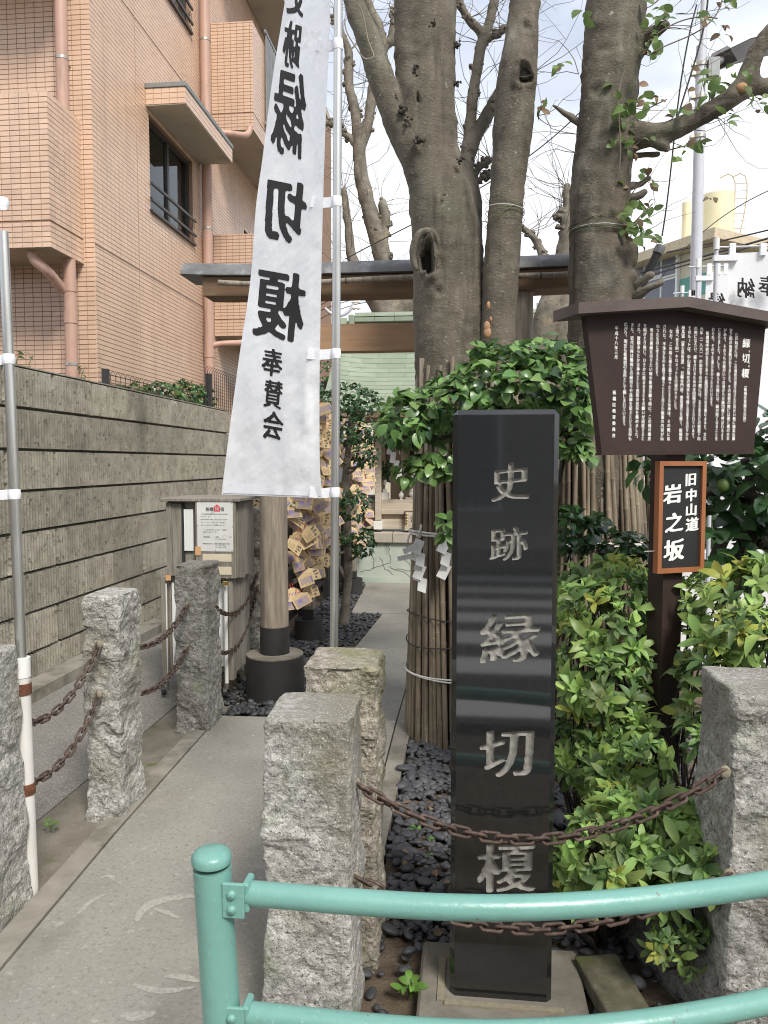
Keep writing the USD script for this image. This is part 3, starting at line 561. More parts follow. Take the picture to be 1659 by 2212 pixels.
for c in carved: part(ST, 'carved_character', c, 'carved', smooth=True)
zb_ = .03; BS = thing('pillar_base', 'low square concrete base under the black pillar', 'plinth', (.1, 2.3, 0))
c0, c1 = G(914, 2030, zb_), G(1238, 2028, zb_)
part(BS, 'plinth', bx(c0[0], c1[0], 1.86, c0[1], -.05, zb_, .008), 'base_concrete')
part(BS, 'rim', join([bx(xl - .035, xl - .015, YS - .03, YS + .16, zb_, zb_ + .006), bx(xl - .014, xrr + .03, YS - .045, YS - .025, zb_, zb_ + .006)]), 'sand_mortar')
q0, q1 = G(1262, 2072, .05), G(1375, 2195, .05)
mb = T(rock(-.065, .065, -.13, .13, 0, .055, .012, .003, 31, freq=14, round_=.008), ((q0[0] + q1[0]) / 2 + .012, (q0[1] + q1[1]) / 2 + .01, 0), rz=.22)
single('brick', mb, 'mossy_brick', 'mossy rectangular block lying on the soil right of the pillar base', 'block', smooth=True)
single('boulder', T(rock(-.10, .10, -.27, .27, -.05, .17, .018, .02, 33, freq=7, round_=.025), (G(1445, 2110)[0] + .06, 2.36, 0), rz=.35), 'granite_dark', 'low dark edging stone behind the mossy block', 'stone', smooth=True)
single('boulder', T(rock(-.15, .15, -.16, .16, -.05, .20, .02, .03, 37, freq=6, round_=.03), (.98, 2.72, 0), rz=-.3), 'granite_dark', 'dark edging stone under the azaleas beside the right post', 'stone', smooth=True)

# ================================================================ left pole in its white pipe
LP = thing('flag_pole', 'aluminium flag pole with white cloth loops rising from a rusty white pipe at the left', 'pole', G(66, 1925))
b0 = G(66, 1925); a1 = P(46, 1420, 2.54); dirv = (a1 - b0) / (a1[2] - b0[2]); at = lambda z: b0 + dirv * z
up = P(4, 420, 2.60); d2 = (up - a1) / (up[2] - a1[2])
pp = part(LP, 'pipe', tube([at(-.04), at(.4), at(a1[2])], .027, 24, caps=False), 'white_pipe', smooth=40)
part(LP, 'pipe_rim', tube([at(a1[2] - .07), at(a1[2] - .03), at(a1[2])], .0295, 24), 'white_plastic', smooth=40)
for y in (1487, 1702):
    z = P(50, y, 2.54)[2]; part(LP, 'rusty_band', tube([at(z - .02), at(z), at(z + .02)], .0305, 20), 'rust', smooth=40); part(LP, 'band_screw', bx(at(z)[0] - .05, at(z)[0] - .02, at(z)[1] - .035, at(z)[1] - .015, z - .018, z + .016, .003), 'rust')
part(LP, 'pole', tube([a1 - d2 * .1, a1 + d2 * .45, a1 + d2 * 1.5], [.0185, .0185, .0165], 24), 'alu', smooth=40)
def loop(parent, c, r, h, reach, dirx):
    m = [lathe([(r, -h / 2), (r + .0015, -h / 4), (r + .0022, 0), (r + .0012, h / 4), (r, h / 2)], *c, n=24)]
    e = np.array(dirx); s = np.cross(e, [0, 0, 1.0]); k = np.linspace(0, 1, 6)
    m.append(sweep([(-.0035, -h / 2), (.0035, -h / 2), (.0035, h / 2), (-.0035, h / 2)], [np.array(c) + e * (r * .6 + reach * t) + np.array([0, 0, -.004 * math.sin(3 * t)]) for t in k]))
    part(parent, 'cloth_loop', join(m), 'cloth_strap', smooth=35)
for y in (432, 775, 1067):
    z = P(20, y, 2.57)[2]; loop(LP, a1 + d2 * (z - a1[2]), .020, .035, .10, (-1, .1, 0))

# ================================================================ white banner, seen from behind
YP = 2.75; pb_ = P(721.5, 1400, YP); ptp = P(731, 0, YP); dp = (ptp - pb_) / (ptp[2] - pb_[2]); pol = lambda z: pb_ + dp * (z - pb_[2])
BP = thing('flag_pole', 'aluminium flag pole holding the large white banner beside the tree', 'pole', pol(0))
part(BP, 'pole', tube([pol(-.03), pol(1.2), pol(2.6), pol(4.0)], .0153, 24), 'alu', smooth=40)
ly = np.array([-260, 0, 63, 177, 353, 450, 590, 790, 1070]); lx = np.array([650, 616, 606, 588, 566, 553, 543, 515, 479]); ry_ = np.array([-260, 0, 300, 600, 900, 1000, 1078]); rx_ = np.array([717, 714, 702, 694, 690, 691, 697])
from scipy.interpolate import PchipInterpolator
XL, XR = PchipInterpolator(ly, lx), PchipInterpolator(ry_, rx_)
def banner_pt(x, y, lift=0.0):
    x, y = np.asarray(x, float), np.asarray(y, float); a, b = XL(y), XR(y); u = (b - x) / (b - a); k = np.clip((y + 260) / 1340, 0, 1); YL = 3.16 - .17 * k + .02 * np.sin(y / 170); Y = YP + (YL - YP) * (u * .8 + .2 * u * u)
    q = np.stack([x, y, u], -1); fold = (meshkit.fbm(np.stack([x / 95, y / 260, 0 * x + 4], -1), 3, 3) - .5) * .055 * np.minimum(1, 6 * u) + (meshkit.fbm(np.stack([(x + .55 * y) / 30, (y - .35 * x) / 60, 0 * x + 9], -1), 4, 6) - .5) * .014 + .012 * np.sin((x + .42 * y) / 42 + 2 * np.sin(y / 210)) * np.clip((y - 600) / 400, 0, 1) * np.minimum(1, 4 * u)
    Y = Y + fold - lift
    d = _f * FOC + (x - 829.5)[..., None] * _r + (1106 - y)[..., None] * _u
    return EYEP + d * (Y / d[..., 1])[..., None]
BN = thing('banner', 'large white cloth banner with black brush writing seen mirrored from behind', 'banner', pol(1.4))
def bsheet(u, v): y = -260 + 1336 * v; yy = y - 8 * u * v; return banner_pt(XR(y) + (XL(y) - XR(y)) * u, yy)
part(BN, 'cloth', grid_sheet(70, 260, bsheet), 'banner_cloth', smooth=True)
part(BN, 'hem', grid_sheet(60, 4, lambda u, v: banner_pt(XR(1050 + 20 * v) + (XL(1050 + 20 * v) - XR(1050 + 20 * v)) * (u * .97 + .015), 1050 + 22 * v - 7 * u, .0025)), 'cloth_strap', smooth=True)
for chx, cx_, cy_, w_, h_ in (('史', 640, -10, 44, 104), ('跡', 631, 97, 46, 124), ('縁', 624, 244, 86, 226), ('切', 616, 456, 106, 168), ('榎', 604, 660, 132, 184), ('奉', 588, 783, 54, 72), ('賛', 590, 852, 50, 74), ('会', 590, 919, 54, 74)):
    v, f = flat_mesh(glyph(chx, {'縁': 2.2, '榎': 2.2, '跡': 2.4, '賛': 2.0, '奉': 2.4, '会': 3.0}.get(chx, 4.0), .7, .16), .06); w_ *= .93; h_ *= .93; ym = cy_ - v[:, 1] * h_; part(BN, 'character', (banner_pt(cx_ - v[:, 0] * w_ - (ym - cy_) * .09, ym, .0022), f), 'ink', smooth=True)
for y in (97, 436, 764, 1063):
    c = pol(P(725, y, YP)[2]); s0 = banner_pt(np.array([XR(y) - 26.]), np.array([float(y)]), .004)[0]; dv = s0 - c; ln = np.linalg.norm(dv); loop(BN, c, .0165, .036, ln - .01, dv / ln)

# ================================================================ brown information board and the small black sign under it
YB = math.radians(25); ex = np.array([math.cos(YB), math.sin(YB), 0]); nb = np.array([math.sin(YB), -math.cos(YB), 0]); ez = np.array([0, 0, 1.0]); pc = P(1452, 1300, 2.86)
def on_plane(x, y, off): d = ray(x, y); o = pc + nb * off; k = ((o - EYEP) @ nb) / (d @ nb); p = EYEP + d * k - pc; return np.array([p @ ex, p[2] + pc[2]])
def solid(poly, off0, off1):
    """polygon in (along, height) on the board's plane, thickened from off0 to off1 towards the viewer"""
    m = trimesh.creation.extrude_polygon(Polygon(poly) if not hasattr(poly, 'area') else poly, off1 - off0, engine='earcut'); v = m.vertices
    return pc * np.array([1, 1, 0]) + v[:, :1] * ex + v[:, 1:2] * ez + (v[:, 2:] + off0) * nb, m.faces[:, ::-1]
IB = thing('information_board', 'dark brown roofed board with white vertical writing on a square post', 'information board', (pc[0], pc[1], 0))
part(IB, 'post', solid([(-.042, -.1), (.042, -.1), (.042, 1.95), (-.042, 1.95)], -.084, 0.0), 'sign_brown')
bp = [on_plane(1300, 978, .03), on_plane(1628, 976, .03), on_plane(1654, 700, .03), on_plane(1497, 668, .03), on_plane(1264, 664, .03)]
part(IB, 'board', solid(bp, .0005, .03), 'sign_brown')
rl = on_plane(1250, 653, .085); rp = on_plane(1487, 640, .085); rr = rp + (rp - rl) * np.array([1, -1]); rr[1] = rp[1] + (on_plane(1659, 672, .085)[1] - rp[1]) * (rr[0] - rp[0]) / (on_plane(1659, 672, .085)[0] - rp[0])
tk = .036
part(IB, 'roof', solid([rl + [0, -tk], rp + [0, -tk], rr + [0, -tk], rr, rp, rl], -.07, .085), 'roof_brown')
part(IB, 'bottom_rail', solid([bp[0] + [-.004, -.008], bp[1] + [.004, -.008], bp[1] + [.004, -.0005], bp[0] + [-.004, -.0005]], .0, .034), 'sign_brown')
body_txt = ['　江戸時代には、この場所の道をはさんだ向かい側に旗本近藤', '登之助の抱屋敷がありました。その垣根の際には榎と槻の古木', 'があり、そのうちの榎がいつの頃からか縁切榎と呼ばれるよう', 'になりました。そして、嫁入りの際には、縁が短くなることを', 'おそれ、その下を通らなかったといいます。', '　板橋宿中宿の名主であった飯田侃家の古文書によると、文久', '元年（一八六一）の和宮下向の際には、五十宮などの姫君下向', 'の例にならい、榎をさけるための迂回路がつくられています。', 'そのルートは、中山道が現在の環状七号線と交差する辺りから', '練馬道（富士見街道）、日曜寺門前、愛染通りを経て、板橋宿', '上宿へ至る約一キロメートルの道のりでした。', '　なお、この時に榎を菰で覆ったとする伝承は、その際に出', 'された、不浄なものを筵で覆うことと命じた触書の内容が伝', 'わったものと考えられます。', '　男女の悪縁を切りたい時や断酒を願う時に、この榎の樹皮', 'を削ぎとり煎じ、ひそかに飲ませるとその願いが成就すると', 'され、霊験あらたかな神木として庶民の信仰を集めました。', 'また、近代以降は難病との縁切りや良縁を結ぶという信仰も', '広がり、現在も板橋宿の名所として親しまれています。']
xs = [1455, 1418, 1380, 1343, 1303, 1267, 1228, 1190, 1150, 1109, 1071, 1030, 988, 944, 905, 862, 822, 779, 737]
cols = []
for i, (x, s) in enumerate(zip(xs, body_txt)):
    y0 = 486 - 2.35 * i; t = on_plane(1106 + x / 3, 553 + y0 / 3, .03); bt = on_plane(1106 + x / 3, 553 + 1183 / 3, .03); cols.append((t, (t[1] - bt[1]) / (len(s) - 1 if len(s) > 25 else 27), s))
pitch = np.median([c[1] for c in cols if len(c[2]) > 25])
m = [text_cols([(t[0], t[1], s)], pitch * 1.12, c_ if len(s) > 25 else pitch, 1.9, 1.5) for t, c_, s in cols]
t = on_plane(1106 + 1517 / 3, 553 + 565 / 3, .03); m.append(text_cols([(t[0], t[1], '縁切榎')],   .038, .054, 2.4, 1.2))
tt = on_plane(1106 + 1540 / 3, 553 + 545 / 3, .03); m.append(text_cols([(tt[0], tt[1], 'えん　きり　えのき')], .0105, .0135, 1.0, 1.6))
t = on_plane(1106 + 1513 / 3, 553 + 838 / 3, .03); m.append(text_cols([(t[0], t[1], '（板橋区登録文化財）')], pitch * 1.12, pitch * 1.04, 1.9, 1.5))
t = on_plane(1106 + 677 / 3, 553 + 470 / 3, .03); m.append(text_cols([(t[0], t[1], '平成十八年三月')], pitch * 1.12, pitch * 1.12, 2.0, 1.5))
t = on_plane(1106 + 663 / 3, 553 + 885 / 3, .03); m.append(text_cols([(t[0], t[1], '板橋区教育委員会')], pitch * 1.12, pitch * 1.45, 2.0, 1.5))
part(IB, 'writing', place(join(m), pc * np.array([1, 1, 0]) + nb * .0308, ex, ez), 'sign_white')
SS = thing('small_sign', 'small upright black sign with orange wooden frame and white brush writing on the board post', 'sign', pc + np.array([0, 0, -.2]))
f0 = on_plane(1425, 996, .026); f1 = on_plane(1520, 1234, .026); f0[0] = -.088 if f0[0] < -.12 else f0[0]
sl, sr_, st_, sb_ = f0[0], f1[0], f0[1], f1[1]
fr = Polygon([(sl, sb_), (sr_, sb_), (sr_, st_), (sl, st_)], [[(sl + .017, sb_ + .017), (sr_ - .017, sb_ + .017), (sr_ - .017, st_ - .017), (sl + .017, st_ - .017)]])
part(SS, 'frame', solid(fr, .002, .028), 'orange_wood'); part(SS, 'panel', solid([(sl + .0165, sb_ + .0165), (sr_ - .0165, sb_ + .0165), (sr_ - .0165, st_ - .0165), (sl + .0165, st_ - .0165)], .002, .018), 'black_board')
gs = []
for chx, X_, Y_, w_ in (('旧', 1492, 1036, .052), ('中', 1493, 1069, .052), ('山', 1493, 1101, .052), ('道', 1495, 1132, .056), ('岩', 1453, 1067, .078), ('之', 1456, 1128, .078), ('坂', 1456, 1188, .086)):
    o = on_plane(X_, Y_, .018); gs.append(place(flat_mesh(glyph(chx, 3.6, .8, .12)), [0, 0, 0], (w_ * 1.12, 0, 0), (0, w_, 0))); gs[-1] = (gs[-1][0] + np.array([o[0], o[1], 0]), gs[-1][1])
part(SS, 'writing', place(join(gs), pc * np.array([1, 1, 0]) + nb * .0188, ex, ez), 'sign_white')
part(SS, 'bolt', T(cyl(0, 0, -.03, .03, .003, 8), pc + ex * (sl - .015) + nb * .01 + np.array([0, 0, on_plane(1400, 1192, .02)[1] - pc[2]]), ry=PI / 2, rz=YB), 'steel')
# ================================================================ materials of the shrine precinct
mat('old_wood', [(.17, .14, .105), (.26, .215, .165), (.35, .30, .235)], scale=9, rough=.8, bump=.0015, bscale=60, stretch=(5, 5, .5), bstretch=(6, 6, .4), stains=[(3, (.13, .11, .09), .52, .75, (6, 6, .5))])
mat('cabinet_wood', [(.145, .128, .10), (.225, .203, .165), (.31, .285, .238)], scale=10, rough=.8, bump=.001, bscale=70, stretch=(6, 6, .5), bstretch=(8, 8, .4), stains=[(4, (.34, .32, .27), .55, .75, (6, 6, .5))])
mat('beam_wood', [(.30, .175, .09), (.39, .24, .135)], scale=6, rough=.7, stretch=(.4, 5, 6), stains=[(3, (.14, .08, .045), .55, .75, (.5, 3, 4))])
mat('dark_beam', [(.15, .09, .048), (.22, .14, .08)], scale=6, rough=.75, stretch=(.4, 5, 6))
mat('hinoki', [(.36, .30, .225), (.47, .40, .31), (.55, .48, .385)], scale=5, rough=.75, stretch=(.5, 3, 7), rand=.06, bump=.0008, bscale=50)
mat('hinoki_back', [(.36, .27, .18), (.45, .345, .235)], scale=3, rough=.8, stretch=(3, 3, .6))
mat('copper_grey', [(.135, .132, .13), (.185, .182, .18)], scale=5, rough=.55, metallic=.15, stains=[(9, (.28, .28, .285), .52, .70, (1, 1, 1)), (6, (.10, .10, .10), .58, .7, (1, 1, 1))])
mat('copper_green', [(.22, .26, .19), (.27, .31, .232)], scale=3, rough=.7, rand=.08, stains=[(2, (.20, .25, .17), .5, .75, (1, 1, 1))])
mat('black_iron', [(.022, .021, .02), (.035, .033, .031)], scale=8, rough=.55)
mat('teal_plaster', [(.31, .37, .31), (.39, .445, .378), (.47, .505, .435)], scale=2.5, rough=.9, bump=.002, bscale=60, stains=[(1.5, (.46, .45, .38), .50, .72, (1, 1, 1)), (7, (.20, .24, .20), .60, .72, (1, 1, .6))])
mat('crack', [(.07, .085, .07), (.10, .11, .09)], scale=10, rough=.95)
mat('carved_stone', [(.36, .32, .265), (.46, .41, .34)], scale=12, rough=.9, bump=.004, bscale=70)
mat('porcelain', [(.78, .77, .70), (.82, .81, .75)], scale=3, rough=.15)
mat('straw', [(.50, .42, .25), (.62, .53, .34)], scale=30, rough=.9, bump=.002, bscale=120)
mat('paper', [(.80, .80, .78), (.84, .84, .82)], scale=8, rough=.9, trans=.4)
mat('poster', [(.62, .61, .57), (.72, .71, .67)], scale=9, rough=.5, stains=[(9, (.40, .36, .30), .62, .72, (1, 1, 1))])
mat('print_black', [(.05, .05, .055), (.07, .07, .075)], scale=9, rough=.8)
mat('print_red', [(.62, .06, .09), (.68, .09, .11)], scale=9, rough=.7)
mat('print_violet', [(.20, .165, .33), (.27, .225, .40)], scale=30, rough=.8)
mat('cord_red', [(.55, .06, .025), (.65, .10, .04)], scale=20, rough=.8)
mat('ema_wood', [(.50, .355, .17), (.57, .42, .22), (.63, .475, .265)], scale=14, rough=.65, stretch=(3, 3, 12), rand=.13)
mat('brass', [(.62, .42, .13), (.70, .50, .18)], scale=9, rough=.3, metallic=.9)
mat('tape_tan', [(.60, .34, .16), (.66, .40, .20)], scale=9, rough=.6)
mat('pale_label', [(.62, .54, .38), (.72, .64, .48)], scale=9, rough=.7)
mat('rope_white', [(.62, .60, .55), (.74, .72, .67)], scale=60, rough=.9, bump=.001, bscale=300)
mat('wire_dark', [(.02, .02, .02), (.035, .033, .03)], scale=30, rough=.7)
mat('bamboo', [(.13, .10, .068), (.215, .172, .118), (.305, .25, .175)], scale=5, rough=.55, stretch=(5, 5, .7), rand=.22, bump=.0008, bscale=60, bstretch=(4, 4, .3), stains=[(2.4, (.085, .065, .048), .53, .72, (3, 3, .7)), (5, (.42, .38, .31), .60, .74, (5, 5, .4))])

# ================================================================ wooden gate (torii) with copper cap
YT = 4.95; TXL, TXR = P(590, 1000, YT)[0], P(1122, 680, YT)[0]
TG = thing('wooden_gate', 'wooden shrine gate with round columns and a grey copper capped top beam', 'gate', ((TXL + TXR) / 2, YT, 0))
zc = lambda y: P(800, y, YT)[2]
for X in (TXL, TXR):
    part(TG, 'column', tube([(X, YT, .30), (X, YT, 1.3), (X, YT, 2.66)], [.094, .090, .084], 28), 'old_wood', smooth=40)
    part(TG, 'sleeve', cyl(X, YT, .292, .47, .0975, 28), 'black_iron', smooth=40)
    pl = part(TG, 'base', cyl(X, YT, -.05, .275, .192, 36), 'black_iron', smooth=40)
    part(pl, 'base_top', lathe([(.19, .276), (.189, .284), (.10, .290)], X, YT, 0, 36), 'base_concrete', smooth=40)
    for k in range(5):
        a = k * 1.257 + .5; part(pl, 'mortar_line', bx(X + .14 * math.cos(a) - .042, X + .14 * math.cos(a) + .042, YT + .14 * math.sin(a) - .004, YT + .14 * math.sin(a) + .004, .286, .2915), 'sand_mortar')
xa, xb = P(407, 580, YT)[0], TXR + (TXL - P(407, 580, YT)[0]); xs_ = np.linspace(xa, xb, 41); k_ = ((xs_ - (xa + xb) / 2) / ((xb - xa) / 2)); line = np.stack([xs_, 0 * xs_ + YT, 0 * xs_ + zc(600) + .02 * k_ ** 4], 1)
arc = [(.15 * math.cos(a), .10 * math.sin(a)) for a in np.linspace(0, PI, 15)]
part(TG, 'cap', sweep(arc + [(-.142, -.004), (.142, -.004)], line), 'copper_grey', smooth=35)
li = line[2:-2] - np.array([0, 0, .006]); part(TG, 'top_beam', sweep([(-.10, -.115), (.10, -.115), (.12, -.002), (-.12, -.002)], li), 'dark_beam', smooth=30)
part(TG, 'tie_beam', bx(TXL - .06, TXR + .06, YT - .045, YT + .045, zc(761), zc(701), .004), 'beam_wood')
bmb = [P(472, 610, YT - .17), P(700, 609, YT - .165), P(860, 600, YT - .17), P(1000, 597, YT - .165), P(1236, 592, YT - .17)]
BPo = thing('bamboo_pole', 'weathered bamboo pole tied along the front of the gate beam', 'bamboo pole', bmb[2]); part(BPo, 'pole', tube(spline(bmb, 30), .017, 12), 'old_wood', smooth=40)
for x in (560, 760, 1180): part(BPo, 'tie', T(lathe([(.018, -.004), (.0205, 0), (.018, .004)], 0, 0, 0, 12), spline(bmb, 60)[int((x - 472) / 764 * 59)], ry=PI / 2), 'wire_dark')

# ================================================================ black fence behind the plaques
FE = thing('iron_fence', 'black slatted metal fence running behind the plaque rack', 'fence', (-1.66, 7, 0))
for k in range(52): part(FE, 'picket', bx(-1.685, -1.660, 5.85 + k * .078, 5.85 + k * .078 + .026, .06, 1.05), 'black_iron')
for z in (.16, .55, .95): part(FE, 'rail', bx(-1.658, -1.635, 5.8, 9.9, z, z + .045), 'black_iron')
for y in (5.82, 7.3, 8.6, 9.85): part(FE, 'fence_post', bx(-1.64, -1.57, y, y + .07, -.05, 1.12, .004), 'black_iron')

# ================================================================ wooden cabinet on castors
CY = 4.86; cxl, cxr = P(362, 1200, CY)[0], P(510, 1200, CY)[0]; cz = lambda y: P(440, y, CY)[2]; CD = .40
CB = thing('cabinet', 'weathered wooden cabinet on castors with a notice on its hinged door', 'cabinet', ((cxl + cxr) / 2, CY + .2, 0))
part(CB, 'roof', join([bx(cxl - .03, cxr + .04, CY - .045, CY + CD + .08, cz(1083), cz(1076), .003)]), 'cabinet_wood')
part(CB, 'body', bx(cxl + .002, cxr, CY + .012, CY + CD, cz(1243), cz(1084)), 'cabinet_wood')
for k in range(7): part(CB, 'board', bx(cxr + .0005, cxr + .008, CY + .02 + k * .054, CY + .02 + k * .054 + .050, cz(1248) - .008 * (k % 3), cz(1086)), 'cabinet_wood')
part(CB, 'frame_post', bx(cxl, cxl + .036, CY - .012, CY + .011, cz(1244), cz(1086)), 'cabinet_wood'); part(CB, 'frame_post', bx(cxl + .037, cxl + .10, CY - .004, CY + .011, cz(1244), cz(1088)), 'cabinet_wood')
part(CB, 'window_glass', bx(cxl + .118, cxl + .18, CY - .006, CY - .001, cz(1190), cz(1100)), 'curtain'); part(CB, 'window_bar', bx(cxl + .103, cxl + .117, CY - .008, CY + .011, cz(1215), cz(1088)), 'dark_room')
xd0, xd1 = P(422, 1100, CY - .03)[0], P(509, 1100, CY - .03)[0]
dr = part(CB, 'door', bx(xd0, xd1, CY - .036, CY - .014, cz(1247), cz(1078), .002), 'cabinet_wood')
NT = thing('notice', 'white paper notice with a red plaque emblem pinned on the cabinet door', 'notice', (xd0, CY - .04, 1.2))
xp0, xp1 = P(425.5, 1100, CY - .037)[0], P(503, 1100, CY - .037)[0]; zp0, zp1 = P(460, 1191, CY - .037)[2], P(460, 1083, CY - .037)[2]; yp = CY - .0375
part(NT, 'sheet', bx(xp0, xp1, yp - .002, yp, zp0, zp1), 'poster')
sx_ = lambda z: xp0 + (z - 695) / (1255 - 695) * (xp1 - xp0); sz_ = lambda z: zp1 - (z - 490) / (1270 - 490) * (zp1 - zp0); u_ = (xp1 - xp0) / 560
rows = [(sx_(865), sz_(612), '板橋', 62 * u_), (sx_(1092), sz_(612), '宿', 62 * u_)]
m = [text_rows([(x, z, s)], h * 1.15, h, 1.8, 1.4) for x, z, s, h in rows]
for y, x, s, h in ((690, 765, 'この板橋縁宿事業は地域の活性化を目指し', 23), (728, 765, '行われています', 23), (772, 765, '史跡や商店街を楽しみながら巡って頂き、', 23), (818, 765, 'よりワクワクして頂けるように各所に', 23), (860, 765, 'おみくじや占いをご用意致しました。', 23), (933, 800, 'くじはお持ち帰りになるか、板橋の', 23), (970, 800, '榎もとに結んで下さい', 23), (1045, 800, '故障連絡先　　　八百番', 22), (1150, 795, '事業お問合せ先　板橋商店連合会第一支部', 22), (1078, 985, '03-3961-8454', 14), (1180, 985, '03-3961-9646', 14), (1207, 985, '03-3961-3936', 14)):
    m.append(text_rows([(sx_(x), sz_(y), s)], 26 * u_, h * u_, .9, 2.2))
part(NT, 'writing', place(join(m), (0, yp - .0026, 0), (1, 0, 0), (0, 0, 1)), 'print_black')
hx, hz, hw = sx_(1010), sz_(600), 47 * u_
part(NT, 'emblem', place(flat_mesh(Polygon([(-hw, -hw), (hw, -hw), (hw, hw * .55), (0, hw * 1.35), (-hw, hw * .55)]).difference(affinity.scale(glyph('縁', .8, 1.5), 1.6 * hw, 1.6 * hw, origin=(0, 0)))), (hx, yp - .0027, hz), (1, 0, 0), (0, 0, 1)), 'print_red')
for x, y in ((705, 498), (992, 500), (1240, 512), (705, 872), (1247, 885), (978, 1250), (1238, 1250)): part(NT, 'pin', T(lathe([(.003, 0), (.001, .003)], 0, 0, 0, 8), (sx_(x), yp - .002, sz_(y)), rx=PI / 2), 'print_black')
part(CB, 'label_plate', bx(P(438, 1205, CY - .037)[0], P(500, 1205, CY - .037)[0], CY - .0385, CY - .0362, cz(1211), cz(1195)), 'pale_label'); part(CB, 'label_plate', bx(P(460, 1230, CY - .037)[0], P(500, 1230, CY - .037)[0], CY - .0385, CY - .0362, cz(1239), cz(1222)), 'pale_label')
part(CB, 'tape', bx(P(422, 1190, CY - .04)[0], P(434, 1190, CY - .04)[0], CY - .042, CY - .0405, cz(1198), cz(1179)), 'tape_tan'); part(CB, 'tape', bx(P(358, 1250, CY - .02)[0], P(369, 1250, CY - .02)[0], CY - .022, CY - .0185, cz(1254), cz(1243)), 'tape_tan')
lx0, lx1 = P(350, 1300, CY)[0], P(504, 1300, CY)[0]
part(CB, 'lower_body', bx(lx0 + .03, lx1 - .001, CY + .05, CY + CD - .02, .16, cz(1248)), 'cabinet_wood'); part(CB, 'lower_door', bx(lx0 + .055, lx1 - .055, CY + .035, CY + .049, .20, cz(1262)), 'curtain')
for X in (lx0, lx1 - .03): part(CB, 'lower_post', bx(X, X + .030, CY - .016, CY + .05, .12, cz(1246), .002), 'cabinet_wood')
for X, Y in ((lx0 + .02, CY), (lx1 - .05, CY), (lx0 + .02, CY + .33), (lx1 - .05, CY + .33)):
    lg = part(CB, 'leg', cyl(X, Y, .09, cz(1262) if Y == CY else .3, .014, 12), 'white_plastic', smooth=40); part(lg, 'castor', T(cyl(0, 0, -.012, .012, .034, 18), (X - .02, Y, .036), ry=PI / 2, rz=.5), 'black_iron', smooth=40); part(lg, 'collar', cyl(X, Y, .06, .10, .017, 12), 'steel', smooth=40)
pk = P(487, 1255, CY - .045); PL = thing('padlock', 'brass padlock hanging below the cabinet door', 'padlock', pk)
part(PL, 'lock_body', bx(pk[0] - .017, pk[0] + .017, pk[1] - .008, pk[1] + .006, pk[2] - .028, pk[2], .003), 'brass'); part(PL, 'shackle', tube([pk + np.array([.011 * math.cos(a), 0, .008 + .014 * math.sin(a)]) for a in np.linspace(0, PI, 10)], .0026, 8), 'steel', smooth=40)

# ================================================================ plaque racks and the votive plaques
def rack(y0, y1, x, posts, zt, label):
    r_ = thing('plaque_rack', label, 'plaque rack', (x, (y0 + y1) / 2, 0))
    for y in posts:
        part(r_, 'rack_post', bx(x - .05, x + .05, y - .05, y + .05, .2, zt, .004), 'old_wood'); part(r_, 'sleeve', bx(x - .053, x + .053, y - .053, y + .053, .185, .27), 'black_iron'); part(r_, 'base', cyl(x, y, -.05, .18, .125, 28), 'black_iron', smooth=40)
    for z in (.62, .9, 1.18, 1.46, 1.74, 2.0): part(r_, 'bar', bx(x + .0505, x + .066, y0, y1, z, z + .03), 'old_wood')
    return r_
rack(5.75, 7.35, -1.385, (6.6,), 2.1, 'wooden rack loaded with votive plaques behind the white banner')
rack(8.2, 9.75, -1.36, (9.0,), 2.05, 'farther wooden plaque rack behind the small clipped tree')
house = np.array([(-.07, -.10), (.07, -.10), (.07, -.018), (0, .012), (-.07, -.018)]) * .95
em = trimesh.creation.extrude_polygon(Polygon(house), .008, engine='earcut'); em = (em.vertices[:, [0, 2, 1]] * np.array([1, -1, 1]), em.faces)
def ema_proto(kind, loc, rot):
    p = path_for('/World', 'votive_plaque'); x = UsdGeom.Xform.Define(stage, p); x.AddTranslateOp().Set(Gf.Vec3d(*map(float, loc))); x.AddRotateXYZOp().Set(Gf.Vec3f(*rot)); ORIGIN[p] = np.zeros(3)
    part(p, 'board', em, 'ema_wood'); part(p, 'cord', tube([(-.006, -.004, .0), (-.004, -.006, .02), (.002, .01, .045), (.008, .03, .05)], .0022, 5), 'cord_red')
    yy = -.0086
    if kind == 0:
        part(p, 'writing', join([T(bx(-.052, .05, yy - .0004, yy, -.034 - k * .0088, -.030 - k * .0088)) for k in range(7)] + [bx(-.03, .0, yy - .0012, yy - .0006, -.062, -.036)]), 'print_violet')
    elif kind == 1:
        part(p, 'writing', place(text_cols([(.028, -.026, '縁切榎'), (.046, -.022, '奉納')], .024, .025, 1.6, 2.0), (0, yy - .0004, 0), (1, 0, 0), (0, 0, 1)), 'print_black')
        part(p, 'drawing', join([bx(-.05 + k * .012, -.047 + k * .012, yy - .0004, yy, -.085, -.03 - .006 * ((k * 7) % 4)) for k in range(5)]), 'dark_beam')
    else:
        part(p, 'writing', join([bx(-.05 + k * .012, -.045 + k * .012, yy - .0004, yy, -.085 + .008 * (k % 3), -.028) for k in range(8)] + [bx(.045, .058, yy - .0008, yy, -.08, -.03)]), 'print_violet')
    return p
er = np.random.default_rng(11); kinds = ('with violet printed lines', 'with black brush writing and a drawing', 'with violet columns of print')
def elabel(k, near): return f"plaque {kinds[k]} in the pile " + ('behind the white banner' if near else 'behind the small clipped tree'), f"plaques {kinds[k]} " + ('behind the banner' if near else 'behind the clipped tree')
spots = []
